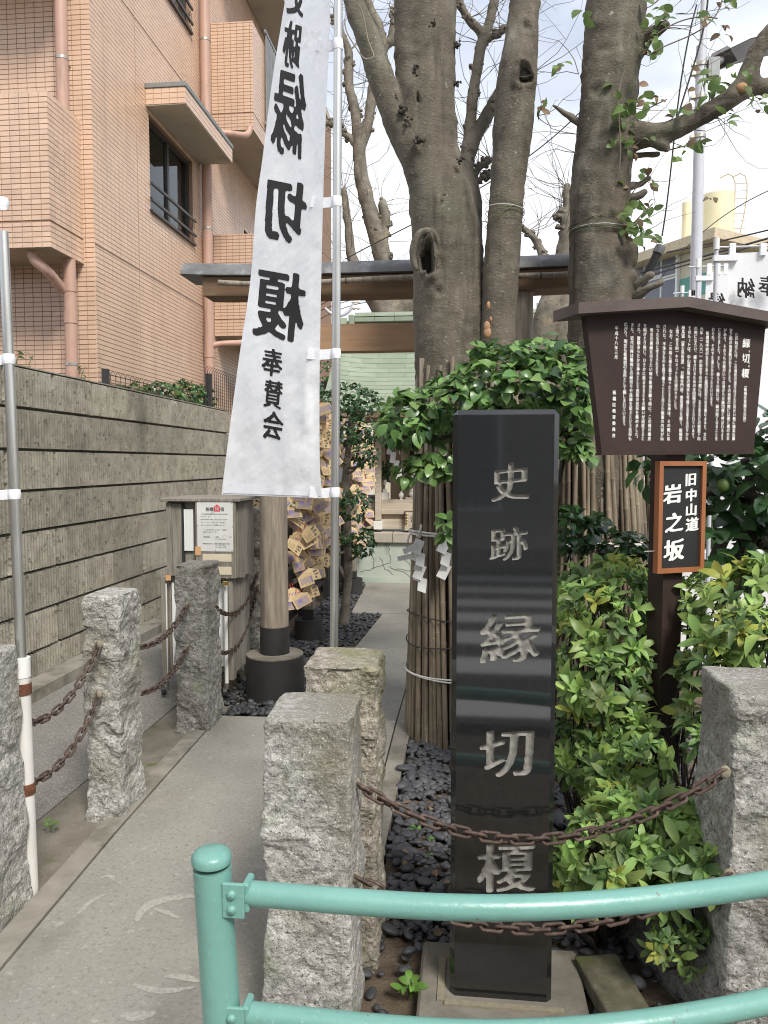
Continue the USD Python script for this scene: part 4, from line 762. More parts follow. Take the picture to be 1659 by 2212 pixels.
for (x, ya, yb, zlo, n) in ((-1.33, 5.55, 7.30, .46, 220), (-1.31, 8.25, 9.65, .50, 80)):
    for k in range(n):
        y = er.uniform(ya, yb); t = (y - ya) / (yb - ya); lo = zlo + (.42 * t if ya < 6 else .1); z = lo + (2.06 - lo) * er.uniform(0, 1) ** .9; bulge = abs(math.sin((z - .35) / .28 * PI))
        z = .46 + .28 * round((z - .46) / .28 * 2) / 2 + er.normal(0, .03); z = max(z, lo)
        out = er.uniform(.0, .14) * (.5 + .5 * bulge); spots.append((x + out, y, z, er.normal(-16, 12), er.normal(36, 13), er.normal(0, 8) + er.choice([0, 0, 0, 0, 36, -30])))
pro = None; PR = []
for k, (x, y, z, tilt, yaw, roll) in enumerate(spots):
    rot = (tilt * .9, roll, yaw)
    if k < 3: PR.append(ema_proto(k, (x, y, z), rot)); lb, gr_ = elabel(k, True); props(stage.GetPrimAtPath(PR[-1]), lb, 'votive plaque', gr_)
    else: kk = k % 3 if er.uniform() < .8 else 0; lb, gr_ = elabel(kk, y < 7.8); copy_of(PR[kk], 'votive_plaque', lb, 'votive plaque', (x, y, z), rot, gr_)

# ================================================================ little shrine on its plastered base
YH = 9.86; H = lambda x, y, Y=YH: P(x, y, Y)
SX0, SX1 = -1.62, .95; zs0 = H(850, 1172)[2]; zs1 = H(850, 1150)[2]
SB_ = thing('shrine_base', 'cracked pale teal plaster base with a tooled stone kerb under the little shrine', 'plinth', (-.35, 10.8, 0))
part(SB_, 'plaster', bx(SX0, SX1, YH, YH + 2.4, -.05, zs0 - .002), 'teal_plaster'); part(SB_, 'skirting', bx(SX0 + .002, SX1 - .002, YH - .012, YH - .0005, -.05, H(850, 1247)[2]), 'teal_plaster')
for k in range(4): part(SB_, 'kerb_stone', bx(SX0 + .02 + k * .64, SX0 + .655 + k * .64, YH - .05, YH + .3, zs0, zs1, .008), 'carved_stone')
cr = np.random.default_rng(5); ck = []
def crack(x, y, dx, dy, n, w):
    p = [np.array([x, y])]
    for _ in range(n): p.append(p[-1] + np.array([dx, dy]) * cr.uniform(.5, 1.3) + cr.normal(0, 2.2, 2))
    P3 = [H(*q, YH - .002) for q in p]
    for a, b in zip(P3[:-1], P3[1:]):
        d = b - a; nrm = np.array([-d[2], 0, d[0]]); nrm = nrm / (np.linalg.norm(nrm) + 1e-9) * w; ck.append((np.array([a - nrm, b - nrm, b + nrm, a + nrm]), np.array([[0, 1, 2], [0, 2, 3]])))
    return p
for x, y, dx, dy, n in ((842, 1175, 0, 6, 9), (841, 1216, -7, 3, 9), (842, 1222, 6, 3, 9), (800, 1190, 1, 7, 8), (800, 1200, -5, 3, 5), (870, 1200, 4, 5, 7), (820, 1205, 5, 4, 8), (855, 1230, 7, 0, 6), (880, 1180, 2, 7, 9)): crack(x, y, dx, dy, n, .0032)
part(SB_, 'crack', join(ck), 'crack')
SHN = thing('little_shrine', 'small wooden shrine with a curved green copper shingle roof', 'shrine', (-.35, 10.8, zs1))
def hb(x0, y0, x1, y1, d0, d1, m='hinoki', name='board', c=.002):
    a, b = H(x0, y1, YH + d0), H(x1, y0, YH + d0); return part(SHN, name, bx(a[0], b[0], YH + d0, YH + d1, a[2], b[2], c), m)
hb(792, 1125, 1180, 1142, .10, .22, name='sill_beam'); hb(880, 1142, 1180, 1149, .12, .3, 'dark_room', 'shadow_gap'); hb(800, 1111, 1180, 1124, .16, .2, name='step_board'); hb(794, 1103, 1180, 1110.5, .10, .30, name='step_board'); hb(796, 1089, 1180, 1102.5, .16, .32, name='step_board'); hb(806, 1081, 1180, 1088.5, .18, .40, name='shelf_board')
for xx in (817, 1120):
    a = H(xx - 6.5, 1124, YH + .05); b = H(xx + 6.5, 930, YH + .05); part(SHN, 'shrine_post', bx(a[0], b[0], YH + .02, YH + .098, a[2], 2.5, .004), 'hinoki')
    a = H(xx - 9, 1143, YH + .05); b = H(xx + 9, 1125, YH + .05); part(SHN, 'post_foot', bx(a[0], b[0], YH - .0, YH + .11, a[2], b[2], .003), 'porcelain')
zf = H(850, 1081, YH + .2)[2]
part(SHN, 'back_wall', bx(-1.05, .55, YH + .62, YH + .66, zf, 2.6), 'hinoki_back')
for X in (-1.15, .60): part(SHN, 'side_wall', bx(X - .02, X + .02, YH + .12, YH + .7, zf, 2.6), 'hinoki_back')
for X in (-.88, -.35, .15): part(SHN, 'door_stile', bx(X - .025, X + .025, YH + .59, YH + .615, zf, 2.5, .003), 'hinoki')
part(SHN, 'door_window', bx(-.78, -.42, YH + .60, YH + .618, zf + .42, zf + .75), 'dark_room')
part(SHN, 'lintel', bx(-1.2, .65, YH + .03, YH + .10, 2.32, 2.48, .004), 'hinoki'); part(SHN, 'veranda', bx(-1.55, -1.22, YH + .2, YH + .8, zf - .06, zf + .05), 'copper_grey')
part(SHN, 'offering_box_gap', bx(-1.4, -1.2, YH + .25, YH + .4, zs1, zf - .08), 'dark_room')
# roof: shingle courses on a concave slope, each shingle a piece of its own
RX0, RX1, RYe, RYr, RZe, RZr = -1.72, 1.02, YH - .55, YH + .95, 2.18, H(850, 697, YH + .95)[2]
def rz_(t): return RZe + (RZr - RZe) * (.62 * t + .38 * t * t)
dk = [(RYe + .03 + (RYr - RYe - .03) * t, rz_(t) - .045) for t in np.linspace(0, 1, 12)] + [(RYr + 1.3, RZe)]
part(SHN, 'roof_deck', (np.array([[x, y, z] for y, z in dk for x in (RX0 + .02, RX1 - .02)]), np.array([[2 * i, 2 * i + 1, 2 * i + 3, 2 * i + 2] for i in range(len(dk) - 1)])), 'hinoki_back')
nr = 20; sr2 = np.random.default_rng(3)
for i in range(nr):
    t0, t1 = i / nr, (i + 1.25) / nr; t1 = min(t1, 1.0); x = RX0 - .16 * (i % 2) - .05
    while x < RX1:
        w = .37; a, b = max(x, RX0), min(x + w - .003, RX1); x += w
        if b - a < .02: continue
        up = lambda X: .045 * max(0, (RX0 + .55 - X) / .55) ** 2 + .045 * max(0, (X - RX1 + .55) / .55) ** 2; j = sr2.normal(0, .0012)
        y0, y1 = RYe + (RYr - RYe) * t0, RYe + (RYr - RYe) * t1; z0, z1 = rz_(t0) + j + .014, rz_(t1) + j
        v = np.array([[a, y0, z0 + up(a)], [b, y0, z0 + up(b)], [b, y1, z1 + up(b)], [a, y1, z1 + up(a)], [a, y0, z0 - .016 + up(a)], [b, y0, z0 - .016 + up(b)]]); part(SHN, 'shingle', (v, np.array([[0, 1, 2], [0, 2, 3], [4, 5, 1], [4, 1, 0], [3, 2, 5], [3, 5, 4]])), 'copper_green')
x = P(765, 690, RYr)[0]; part(SHN, 'ridge_end', bx(x - .06, x + .02, RYr - .14, RYr + .14, RZr - .05, RZr + .10, .012), 'copper_green')
xx = x + .022
while xx < RX1 + .1:
    part(SHN, 'ridge_tile', T(sweep([(.11 * math.cos(a), .07 * math.sin(a)) for a in np.linspace(0, PI, 9)], [(0, 0, 0), (.14, 0, 0), (.277, 0, 0)]), (xx, RYr, RZr + .075)), 'copper_green', smooth=30); part(SHN, 'ridge_course', bx(xx, xx + .277, RYr - .125, RYr + .125, RZr + .0, RZr + .06, .004), 'copper_green'); xx += .28
part(SHN, 'verge', sweep([(-.04, -.04), (.04, -.04), (.05, .02), (-.05, .02)], [(RX0 - .02, RYe + (RYr - RYe) * t, rz_(t) + .02 + .045) for t in np.linspace(0, 1, 12)]), 'copper_green', smooth=30)
part(SHN, 'eave_board', bx(RX0 + .01, RX1 - .01, RYe + .0, RYe + .03, RZe - .075, RZe - .02), 'dark_beam')
# offering box, vases, rope
ob0, ob1 = H(874, 1147, YH - .02), H(968, 1105, YH - .02); OB = thing('offering_box', 'pale wooden offering box with black writing in front of the shrine', 'offering box', (ob0[0] + .2, YH, ob0[2]))
part(OB, 'box', bx(ob0[0] + .01, ob1[0], YH - .015, YH + .09, ob0[2] + .07, ob1[2], .004), 'hinoki'); part(OB, 'foot_board', bx(ob0[0], ob1[0] + .01, YH - .028, YH + .09, ob0[2] + .005, ob0[2] + .068, .004), 'hinoki'); part(OB, 'lid', bx(ob0[0] + .0, ob1[0] + .01, YH - .025, YH + .095, ob1[2], ob1[2] + .02, .003), 'hinoki')
for k in range(5): part(OB, 'stud', T(trimesh.creation.icosphere(1, .012), H(879, 1111 + k * 6.2, YH - .02)), 'brass', smooth=True)
part(OB, 'writing', place(text_rows([(H(893, 1122, YH - .02)[0], 0, '浄財')], .095, .125, 2.2, 1.2), (0, YH - .0156, H(893, 1122, YH - .02)[2]), (1, 0, 0), (0, 0, 1)), 'print_black')
def vase(name, label, x, prof, m='porcelain'):
    o = H(x, 1081, YH + .25); o[2] = zf; v = thing(name, label, 'vase', o); part(v, 'body', lathe(prof, *o, n=20), m, smooth=50); return v, o
VB, o = vase('sakaki_vase', 'square white stand with a vase of dark sakaki leaves on the shrine shelf', 831, [(.012, .20), (.02, .22), (.026, .24), (.024, .27)]); part(VB, 'stand', bx(o[0] - .055, o[0] + .055, YH + .2, YH + .30, zf + .001, zf + .105, .004), 'porcelain')
part(VB, 'neck', bx(o[0] - .022, o[0] + .022, YH + .225, YH + .27, zf + .106, zf + .15, .004), 'porcelain'); SKV = (VB, o)
vase('white_jar', 'small white waisted porcelain jar on the shrine shelf', 866.5, [(.028, 0), (.012, .02), (.032, .05), (.036, .08), (.014, .105), (.017, .12), (.001, .12)])
vase('white_jar', 'round lidded white porcelain pot with a pointed knob on the shrine shelf', 892, [(.03, .045), (.055, .07), (.057, .10), (.04, .125), (.052, .126), (.02, .155), (.006, .165), (.009, .175), (.001, .185)])
part(SHN, 'pot_stand', bx(H(876, 1081, YH + .22)[0], H(915, 1081, YH + .22)[0], YH + .21, YH + .36, zf + .0005, zf + .044, .002), 'hinoki')
rp_ = [H(838, 938, YH - .02), H(866, 947, YH - .03), H(890, 953, YH - .03), H(912, 948, YH - .03), H(990, 935, YH - .02)]; SHR = thing('straw_rope', 'twisted straw rope with a white paper streamer across the shrine front', 'rope', rp_[2])
cv = spline(rp_, 80)
for ph in (0, 2.09, 4.19):
    _, t, Aa, Bb = frames(cv); s = np.arange(80) * .42 + ph; part(SHR, 'strand', tube(cv + .017 * (np.cos(s)[:, None] * Aa + np.sin(s)[:, None] * Bb), .021, 8), 'straw', smooth=True)
def streamer(parent, top, w, h, dx, n=4, tilt=0.0, yaw=0.0):
    q = np.array(top, float)
    for k in range(n):
        m = np.array([[-.5, 0, 0], [.5, 0, 0], [.5, 0, -1], [-.5, 0, -1]]) * np.array([w, 1, h]); m = np.vstack([m, m + np.array([0, .0012, 0])]); f = np.array([[0, 1, 2], [0, 2, 3], [5, 4, 7], [5, 7, 6], [0, 4, 5], [0, 5, 1], [2, 6, 7], [2, 7, 3], [1, 5, 6], [1, 6, 2], [3, 7, 4], [3, 4, 0]])
        part(parent, 'paper_fold', T((m, f), q, rx=-.55 if w < .06 else 0, ry=tilt, rz=yaw + (.25 if k % 2 else -.2)), 'paper'); c, s = math.cos(tilt), math.sin(tilt)
        q = q + np.array([dx * c - h * .72 * s, -.003, -h * .72 * c - dx * s])
streamer(SHR, H(843, 958, YH - .05), .07, .14, .055, 4, .12)
for k in (0, 1): part(SHR, 'tail', tube(spline([H(873, 952, YH - .05), H(861, 962, YH - .05), H(863, 975, YH - .05), H(864, 982, YH - .05)] if k == 0 else [H(904, 1040, YH + .1), H(905, 1050, YH + .1), H(904, 1058, YH + .1)], 12), .006 if k == 0 else .014, 6), 'rope_white' if k == 0 else 'cord_red', smooth=True)
# ================================================================ trees
mat('bark', [(.072, .060, .043), (.115, .097, .070), (.168, .145, .107)], scale=7, rough=.9, bump=.006, bscale=62, stretch=(1, 1, .6), bstretch=(1, 1, 1.5), stains=[(1.2, (.105, .108, .07), .54, .72, (1, 1, .6)), (40, (.26, .235, .185), .61, .70, (1, 1, 2.0)), (4, (.235, .215, .17), .56, .74, (1.6, 1.6, .6)), (5, (.08, .068, .05), .62, .78, (2.2, 2.2, .4)), (22, (.30, .28, .23), .66, .72, (1, 1, 1)), (3, (.05, .04, .03), .54, .72, (3, 3, .35)), (70, (.05, .042, .032), .62, .70, (1, 1, 1))])
mat('bark_grey', [(.11, .095, .072), (.17, .15, .115), (.24, .215, .17)], scale=7, rough=.9, bump=.004, bscale=60, stains=[(5, (.30, .235, .15), .62, .70, (1, 1, .7)), (20, (.08, .068, .05), .56, .68, (1, 1, 2.5))])
mat('bark_dark', [(.035, .028, .021), (.06, .05, .038)], scale=9, rough=.9, bump=.004, bscale=60)
mat('bark_scar', [(.32, .17, .085), (.42, .25, .14)], scale=12, rough=.85, bump=.002, bscale=80)
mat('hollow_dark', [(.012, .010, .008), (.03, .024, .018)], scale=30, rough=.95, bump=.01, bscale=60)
mat('twig', [(.13, .105, .08), (.20, .165, .125)], scale=20, rough=.9)
def tree_mesh(chains, step=.028, it=10, amp=.010, seed=0, minus=(), seg=18, bark=True, wrinkle=.55, freq=1.0):
    hs = []
    for c in chains:
        c = [(np.array(p, float), float(r)) for p, r in c]; s = [manifold3d.Manifold.sphere(r, seg).translate(list(map(float, p))) for p, r in c]
        hs += [manifold3d.Manifold.batch_hull([a, b]) for a, b in zip(s[:-1], s[1:])]
    m = manifold3d.Manifold.batch_boolean(hs, manifold3d.OpType.Add)
    m = m.refine_to_length(step); v, f, _ = meshkit.arrays(m); t = trimesh.Trimesh(v, f, process=True); trimesh.smoothing.filter_taubin(t, .5, -.52, it)
    v, f, n = meshkit.arrays(t, True); q = v * freq
    d = amp * (1.6 * (meshkit.fbm(q * 4.2, 3, seed) - .5) + 1.0 * (meshkit.fbm(q * np.array([13, 13, 30]), 3, seed + 4) - .5)) - amp * .9 * wrinkle * np.clip(meshkit.noise(q * np.array([5, 5, 44]), seed + 7) - .72, 0, 1) * 3
    d = d + amp * 1.5 * (meshkit.fbm(q * np.array([8, 8, 1.3]), 3, seed + 11) - .5) + amp * 1.3 * np.clip(meshkit.fbm(q * 9, 2, seed + 13) - .62, 0, 1) * 3
    v = v + n * d[:, None]
    for c, rx, rz, deep in minus: # a hollow or a knot pressed into the bark, with a callus ring
        k = np.sqrt(((v[:, 0] - c[0]) / rx) ** 2 + ((v[:, 2] - c[2]) / rz) ** 2 + ((v[:, 1] - c[1]) / .16) ** 2); ang = np.arctan2((v[:, 2] - c[2]) / rz, (v[:, 0] - c[0]) / rx); w = 1 + .18 * np.sin(3 * ang + c[0] * 9) + .08 * np.sin(7 * ang)
        k = k / w; v[:, 1] += deep * np.clip(1 - k, 0, 1) ** .45 * (n[:, 1] < .3) - np.exp(-((k - 1.32) / .22) ** 2) * min(.025, deep * .3) * (n[:, 1] < .3)
    return v, f
px = lambda x, y, r, Y: (P(x, y, Y), r * Y / FOC)
def knobs(path, n, r, seed, n2=3):
    """burr-like bud clusters along a branch"""
    g = np.random.default_rng(seed); c = spline([np.r_[p, q] for p, q in path], 60); out = []
    for _ in range(n):
        b = c[g.integers(3, 58)]; d = g.normal(size=3); d /= np.linalg.norm(d); d[1] *= .7
        for k in range(n2):
            o = b[:3] + d * b[3] * g.uniform(.8, 1.25) + g.normal(0, .35 * r, 3); s = trimesh.creation.icosphere(1, r * g.uniform(.5, 1.1)); v = s.vertices * (1 + g.normal(0, .18, (len(s.vertices), 1))); out.append((v + o, s.faces))
    return join(out)
def twigs(starts, seed, L=.5, r=.004, n=1, droop=0.0):
    g = np.random.default_rng(seed); out = []
    for p, d in starts:
        for _ in range(n):
            q = [np.array(p, float)]; dd = np.array(d, float) + g.normal(0, .35, 3); dd /= np.linalg.norm(dd); l = L * g.uniform(.5, 1.2)
            for k in range(6): dd = dd + g.normal(0, .22, 3) + np.array([0, 0, .08 - droop]); dd /= np.linalg.norm(dd); q.append(q[-1] + dd * l / 6)
            out.append(tube(q, np.linspace(r, r * .35, 7), 4, caps=False))
            if g.uniform() < .75:
                b = q[3]; dd2 = dd + g.normal(0, .7, 3); dd2 /= np.linalg.norm(dd2); out.append(tube([b, b + dd2 * l * .25 + g.normal(0, .02, 3), b + dd2 * l * .5], [r * .6, r * .5, r * .25], 4, caps=False))
    return join(out)

Y1 = 4.42
T1 = thing('large_tree', 'old hackberry trunk with a hollow and several thick limbs behind the black pillar', 'tree', P(1003, 1620, Y1) * np.array([1, 1, 0]))
main = [px(1000, 1560, 88, Y1), px(992, 1100, 84, Y1), px(978, 800, 82, Y1), px(970, 640, 76, Y1), px(966, 520, 74, Y1), px(952, 420, 68, Y1), px(938, 330, 52, Y1), px(927, 200, 53, Y1), px(924, 0, 62, Y1 + .05), px(918, -160, 62, Y1 + .1)]
seam = [px(900, 330, 40, Y1 - .02), px(892, 180, 36, Y1 - .03), px(884, 0, 33, Y1), px(878, -150, 32, Y1)]
left = [px(950, 440, 54, Y1), px(905, 350, 40, Y1 - .03), px(868, 280, 32, Y1 - .05), px(830, 190, 28, Y1 - .06), px(800, 100, 25, Y1 - .06), px(763, 0, 21, Y1 - .05), px(722, -130, 20, Y1)]
shoulder = [px(985, 640, 56, Y1 + .02), px(996, 520, 46, Y1 + .05), px(1005, 430, 34, Y1 + .1), px(1003, 380, 20, Y1 + .16)]
stem2 = [px(1030, 1500, 46, Y1 - .12), px(1055, 1000, 40, Y1 - .10), px(1072, 760, 38, Y1 - .1), px(1080, 620, 37, Y1 - .1), px(1092, 450, 37, Y1 - .12), px(1106, 300, 41, Y1 - .12), px(1118, 160, 42, Y1 - .12), px(1126, 100, 35, Y1 - .1), px(1134, 0, 31, Y1 - .08), px(1140, -150, 30, Y1 - .05)]
hol = P(922, 556, Y1 - .19); kn2 = P(1134, 158, Y1 - .23)
part(T1, 'trunk', tree_mesh([main, seam, left, shoulder], seed=2, step=.02, it=9, amp=.012, minus=[(hol, .034, .082, .13), (P(948, 628, Y1 - .2), .026, .026, .02), (P(903, 215, Y1 - .1), .01, .03, .03)]), 'bark', smooth=True)
part(T1, 'stem', tree_mesh([stem2], seed=6, step=.02, amp=.009, minus=[(kn2, .042, .046, .07), (P(1138, 55, Y1 - .2), .026, .026, .02)]), 'bark', smooth=True)
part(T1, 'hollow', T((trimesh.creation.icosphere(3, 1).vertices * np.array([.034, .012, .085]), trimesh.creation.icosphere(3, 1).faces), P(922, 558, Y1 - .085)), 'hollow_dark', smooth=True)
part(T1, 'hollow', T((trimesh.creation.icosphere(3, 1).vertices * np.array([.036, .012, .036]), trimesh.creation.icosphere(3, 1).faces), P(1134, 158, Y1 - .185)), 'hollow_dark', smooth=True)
th = [px(922 + 30 * math.cos(a), 548 - 50 * math.sin(a), 6.5 + 2.0 * math.sin(a), Y1 - .185 + .012 * abs(math.cos(a))) for a in np.linspace(-.7, PI + .7, 22)]
part(T1, 'callus', tree_mesh([th], step=.012, it=4, amp=.006, seed=9), 'bark', smooth=True)
bg = np.random.default_rng(21); bur = []
for x, y, r, Y in ((868, 238, 12, Y1 - .15), (905, 305, 13, Y1 - .17), (898, 152, 9, Y1 - .19), (880, 262, 8, Y1 - .15), (937, 50, 7, Y1 - .19), (987, 180, 8, Y1 - .02), (985, 100, 8, Y1 - .02), (1035, 200, 4, Y1 - .2), (995, 345, 7, Y1 - .15), (960, 420, 3, Y1 - .2), (1088, 275, 3, Y1 - .22), (855, 215, 6, Y1 - .12)):
    c, rr_ = px(x, y, r, Y)
    for k in range(16): s = trimesh.creation.icosphere(1, rr_ * bg.uniform(.16, .42)); bur.append((s.vertices * (1 + bg.normal(0, .22, (len(s.vertices), 1))) + c + bg.normal(0, rr_ * .48, 3) * np.array([1, .5, 1]), s.faces))
part(T1, 'burl', join(bur), 'bark_dark', smooth=True, kind='stuff')
for x, y, w, h in ((1055, 660, 4, 9), (1052, 705, 7, 11), (1053, 718, 8, 12), (1060, 690, 3, 6)):
    c, rr_ = px(x, y, 1, Y1 - .245 if x < 1056 else Y1 - .23); part(T1, 'bark_scar', T((trimesh.creation.icosphere(2, 1).vertices * np.array([w, 5, h]) * rr_, trimesh.creation.icosphere(2, 1).faces), c), 'bark_scar', smooth=True)
# limbs behind: pale knobbly shoots from the same crown
shoots = [[px(1003, 400, 17, Y1 + .2), px(1012, 300, 13, Y1 + .24), px(1022, 200, 11, Y1 + .26), px(1040, 95, 11, Y1 + .28), px(1056, 55, 11, Y1 + .3), px(1078, -40, 9, Y1 + .3)], [px(1000, 370, 16, Y1 + .22), px(1020, 310, 14, Y1 + .24), px(1050, 250, 13, Y1 + .26), px(1085, 190, 12, Y1 + .28)], [px(1040, 70, 10, Y1 + .28), px(1010, 40, 9, Y1 + .26), px(994, 10, 9, Y1 + .25), px(985, -40, 8, Y1 + .25)], [px(1044, 90, 8, Y1 + .28), px(1080, 70, 7, Y1 + .28), px(1100, 55, 6, Y1 + .28)], [px(1010, 410, 8, Y1 + .2), px(1035, 360, 7, Y1 + .22), px(1060, 345, 7, Y1 + .22)], [px(1000, 420, 7, Y1 + .2), px(1040, 385, 6, Y1 + .2), px(1075, 365, 5, Y1 + .22)]]
part(T1, 'branch', tree_mesh(shoots, step=.02, it=3, amp=.008, seed=12, seg=12, freq=2), 'bark_grey', smooth=True)
part(T1, 'bud_knobs', join([knobs(s, 22, .013, 40 + i, 2) for i, s in enumerate(shoots)]), 'bark_grey', smooth=True, kind='stuff')
part(T1, 'twigs', twigs([(s[k][0], (bg.normal(), .1, .5)) for s in shoots for k in range(1, len(s)) for _ in range(4)], 5, .5, .0024), 'twig', kind='stuff')
def ropes_on_tree(T_, x, y, r, Y, seed):
    g = np.random.default_rng(seed); c, rr_ = px(x, y, r, Y)
    tr = thing('cord_binding', T_, 'cord', c)
    for k in range(5): dz = g.normal(0, .022); a = np.linspace(0, 2 * PI, 40); tl = g.normal(0, .018); part(tr, 'strand', tube(np.stack([c[0] + (rr_ + .006) * np.cos(a), c[1] + (rr_ + .006) * np.sin(a), c[2] + dz + tl * np.cos(a)], 1), .0017, 5), 'rope_white' if k == 1 else 'moss_cord')
mat('moss_cord', [(.10, .13, .055), (.16, .19, .09)], scale=30, rough=.9)
ropes_on_tree('thin pale cords wound round the slim right stem of the hollow tree', 1091, 458, 38, Y1 - .12, 3)

Y2 = 4.45
T2 = thing('large_tree', 'thick leaning trunk with a long side limb and vine leaves behind the information board', 'tree', P(1300, 1600, Y2) * np.array([1, 1, 0]))
m2 = [px(1292, 1600, 82, Y2), px(1298, 1100, 78, Y2), px(1303, 760, 74, Y2), px(1302, 620, 70, Y2), px(1290, 520, 58, Y2), px(1296, 420, 59, Y2), px(1303, 330, 58, Y2), px(1313, 230, 56, Y2), px(1322, 120, 57, Y2), px(1333, 0, 60, Y2), px(1340, -150, 58, Y2)]
lim = [px(1345, 300, 34, Y2), px(1380, 292, 25, Y2 - .05), px(1420, 290, 22, Y2 - .1), px(1460, 280, 20, Y2 - .12), px(1500, 258, 20, Y2 - .14), px(1545, 235, 20, Y2 - .16), px(1590, 205, 21, Y2 - .18), px(1608, 182, 21, Y2 - .18)]
lim2 = [lim[-1], px(1622, 140, 17, Y2 - .18), px(1640, 100, 16, Y2 - .2), px(1670, 60, 16, Y2 - .22), px(1740, 0, 14, Y2 - .25)]; lim3 = [lim[-1], px(1640, 190, 15, Y2 - .14), px(1680, 180, 14, Y2 - .1), px(1760, 150, 13, Y2 - .1)]
lim4 = [px(1372, 110, 20, Y2), px(1395, 78, 13, Y2 - .05), px(1425, 62, 11, Y2 - .1), px(1440, 52, 10, Y2 - .12)]; drop = [px(1415, 296, 17, Y2 - .1), px(1440, 322, 8, Y2 - .12)]; burl = [px(1350, 530, 20, Y2 - .05), px(1365, 545, 15, Y2 - .1), px(1362, 575, 10, Y2 - .08)]; bur2 = [px(1352, 600, 28, Y2), px(1362, 640, 22, Y2 - .03)]
part(T2, 'trunk', tree_mesh([m2, lim, lim2, lim3, lim4, drop, burl, bur2], seed=15, step=.02, it=8, amp=.012, minus=[(P(1291, 188, Y2 - .16), .032, .036, .02), (P(1288, 455, Y2 - .16), .03, .02, .02), (P(1318, 100, Y2 - .16), .08, .022, .012)]), 'bark', smooth=True)
part(T2, 'cut_face', T((trimesh.creation.icosphere(2, 1).vertices * np.array([.030, .02, .026]), trimesh.creation.icosphere(2, 1).faces), P(1602, 190, Y2 - .18 - .046)), 'bark_scar', smooth=True)
stubs = [[px(1368, 620, 8, Y2 - .1), px(1395, 600, 7, Y2 - .15), px(1408, 594, 8, Y2 - .16)], [px(1375, 640, 11, Y2 - .12), px(1400, 622, 8, Y2 - .2), px(1428, 610, 8, Y2 - .22)], [px(1330, 432, 9, Y2), px(1378, 425, 8, Y2 - .05), px(1392, 415, 7, Y2 - .06)], [px(1335, 408, 8, Y2), px(1385, 398, 6, Y2), px(1400, 385, 6, Y2)], [px(1268, 275, 9, Y2), px(1235, 255, 6, Y2), px(1195, 228, 3, Y2)], [px(1345, 338, 8, Y2), px(1400, 334, 5, Y2), px(1422, 332, 5, Y2)]]
[part(T2, 'stub', tree_mesh([s_], step=.02, it=2, amp=.006, seed=18, seg=12, freq=2), 'bark_grey', smooth=True) for s_ in stubs]
ropes_on_tree('greenish cords wound round the thick trunk left of the school', 1296, 490, 60, Y2, 8)
part(T2, 'twigs', twigs([(P(x, y, Y2 - .1), (dx, 0, dz)) for x, y, dx, dz in ((1340, 300, .2, 1), (1350, 230, .6, .6), (1352, 140, 1, .5), (1385, 70, 1, -.1), (1430, 60, 1, .1), (1500, 250, .3, .7), (1560, 220, .4, .8), (1480, 275, .5, -.3), (1610, 210, .7, -.4), (1352, 440, .7, .5), (1358, 500, .8, .2), (1250, 160, -1, .3), (1248, 290, -1, .2), (1245, 330, -1, .1), (1395, 390, .6, .2), (1420, 300, 1, -.2), (1390, 20, .8, .3), (1460, 30, .7, -.3), (1360, 320, .3, 1), (1400, 285, .6, .5), (1540, 235, .2, -.9), (1155, 155, 1, .2), (1160, 250, .8, -.3))], 9, .42, .0024, 2), 'twig', kind='stuff')

# third, gnarled pruned trees behind the gate
Y3 = 6.3
T3 = thing('pruned_tree', 'gnarled pruned tree with knobbly cut branches behind the right gate column', 'tree', P(1180, 1200, Y3) * np.array([1, 1, 0]))
c3 = [[px(1168, 1100, 30, Y3), px(1172, 760, 30, Y3), px(1180, 700, 27, Y3), px(1190, 660, 25, Y3), px(1196, 632, 22, Y3), px(1200, 600, 20, Y3), px(1215, 560, 16, Y3), px(1222, 500, 13, Y3), px(1226, 440, 10, Y3), px(1224, 405, 9, Y3)], [px(1185, 680, 16, Y3), px(1215, 672, 14, Y3 - .05), px(1245, 655, 12, Y3 - .05)], [px(1222, 640, 22, Y3), px(1220, 720, 26, Y3), px(1218, 780, 28, Y3)], [px(1212, 560, 12, Y3), px(1190, 590, 12, Y3), px(1178, 570, 10, Y3), px(1158, 520, 9, Y3), px(1140, 500, 9, Y3), px(1118, 490, 7, Y3)], [px(1222, 500, 9, Y3), px(1212, 460, 8, Y3), px(1232, 470, 8, Y3)]]
part(T3, 'trunk', tree_mesh(c3, step=.03, it=2, amp=.016, seed=25, seg=14, freq=1.4), 'bark_grey', smooth=True, kind=None); part(T3, 'bud_knobs', join([knobs(s, 20, .02, 60 + i) for i, s in enumerate(c3[:1] + c3[3:])]), 'bark_grey', smooth=True, kind='stuff')
part(T3, 'twigs', twigs([(c3[a][b][0], (bg.normal(), 0, .6)) for a, b in ((0, 9), (0, 8), (0, 7), (3, 4), (3, 5), (3, 3), (4, 1), (0, 9), (3, 5), (0, 8), (0, 7))], 8, .55, .003, 4), 'twig', kind='stuff')
Y4 = 11.5
T4 = thing('pruned_tree', 'large mottled pollarded tree with forked knobbly limbs behind the shrine roof', 'tree', P(850, 900, Y4) * np.array([1, 1, 0]))
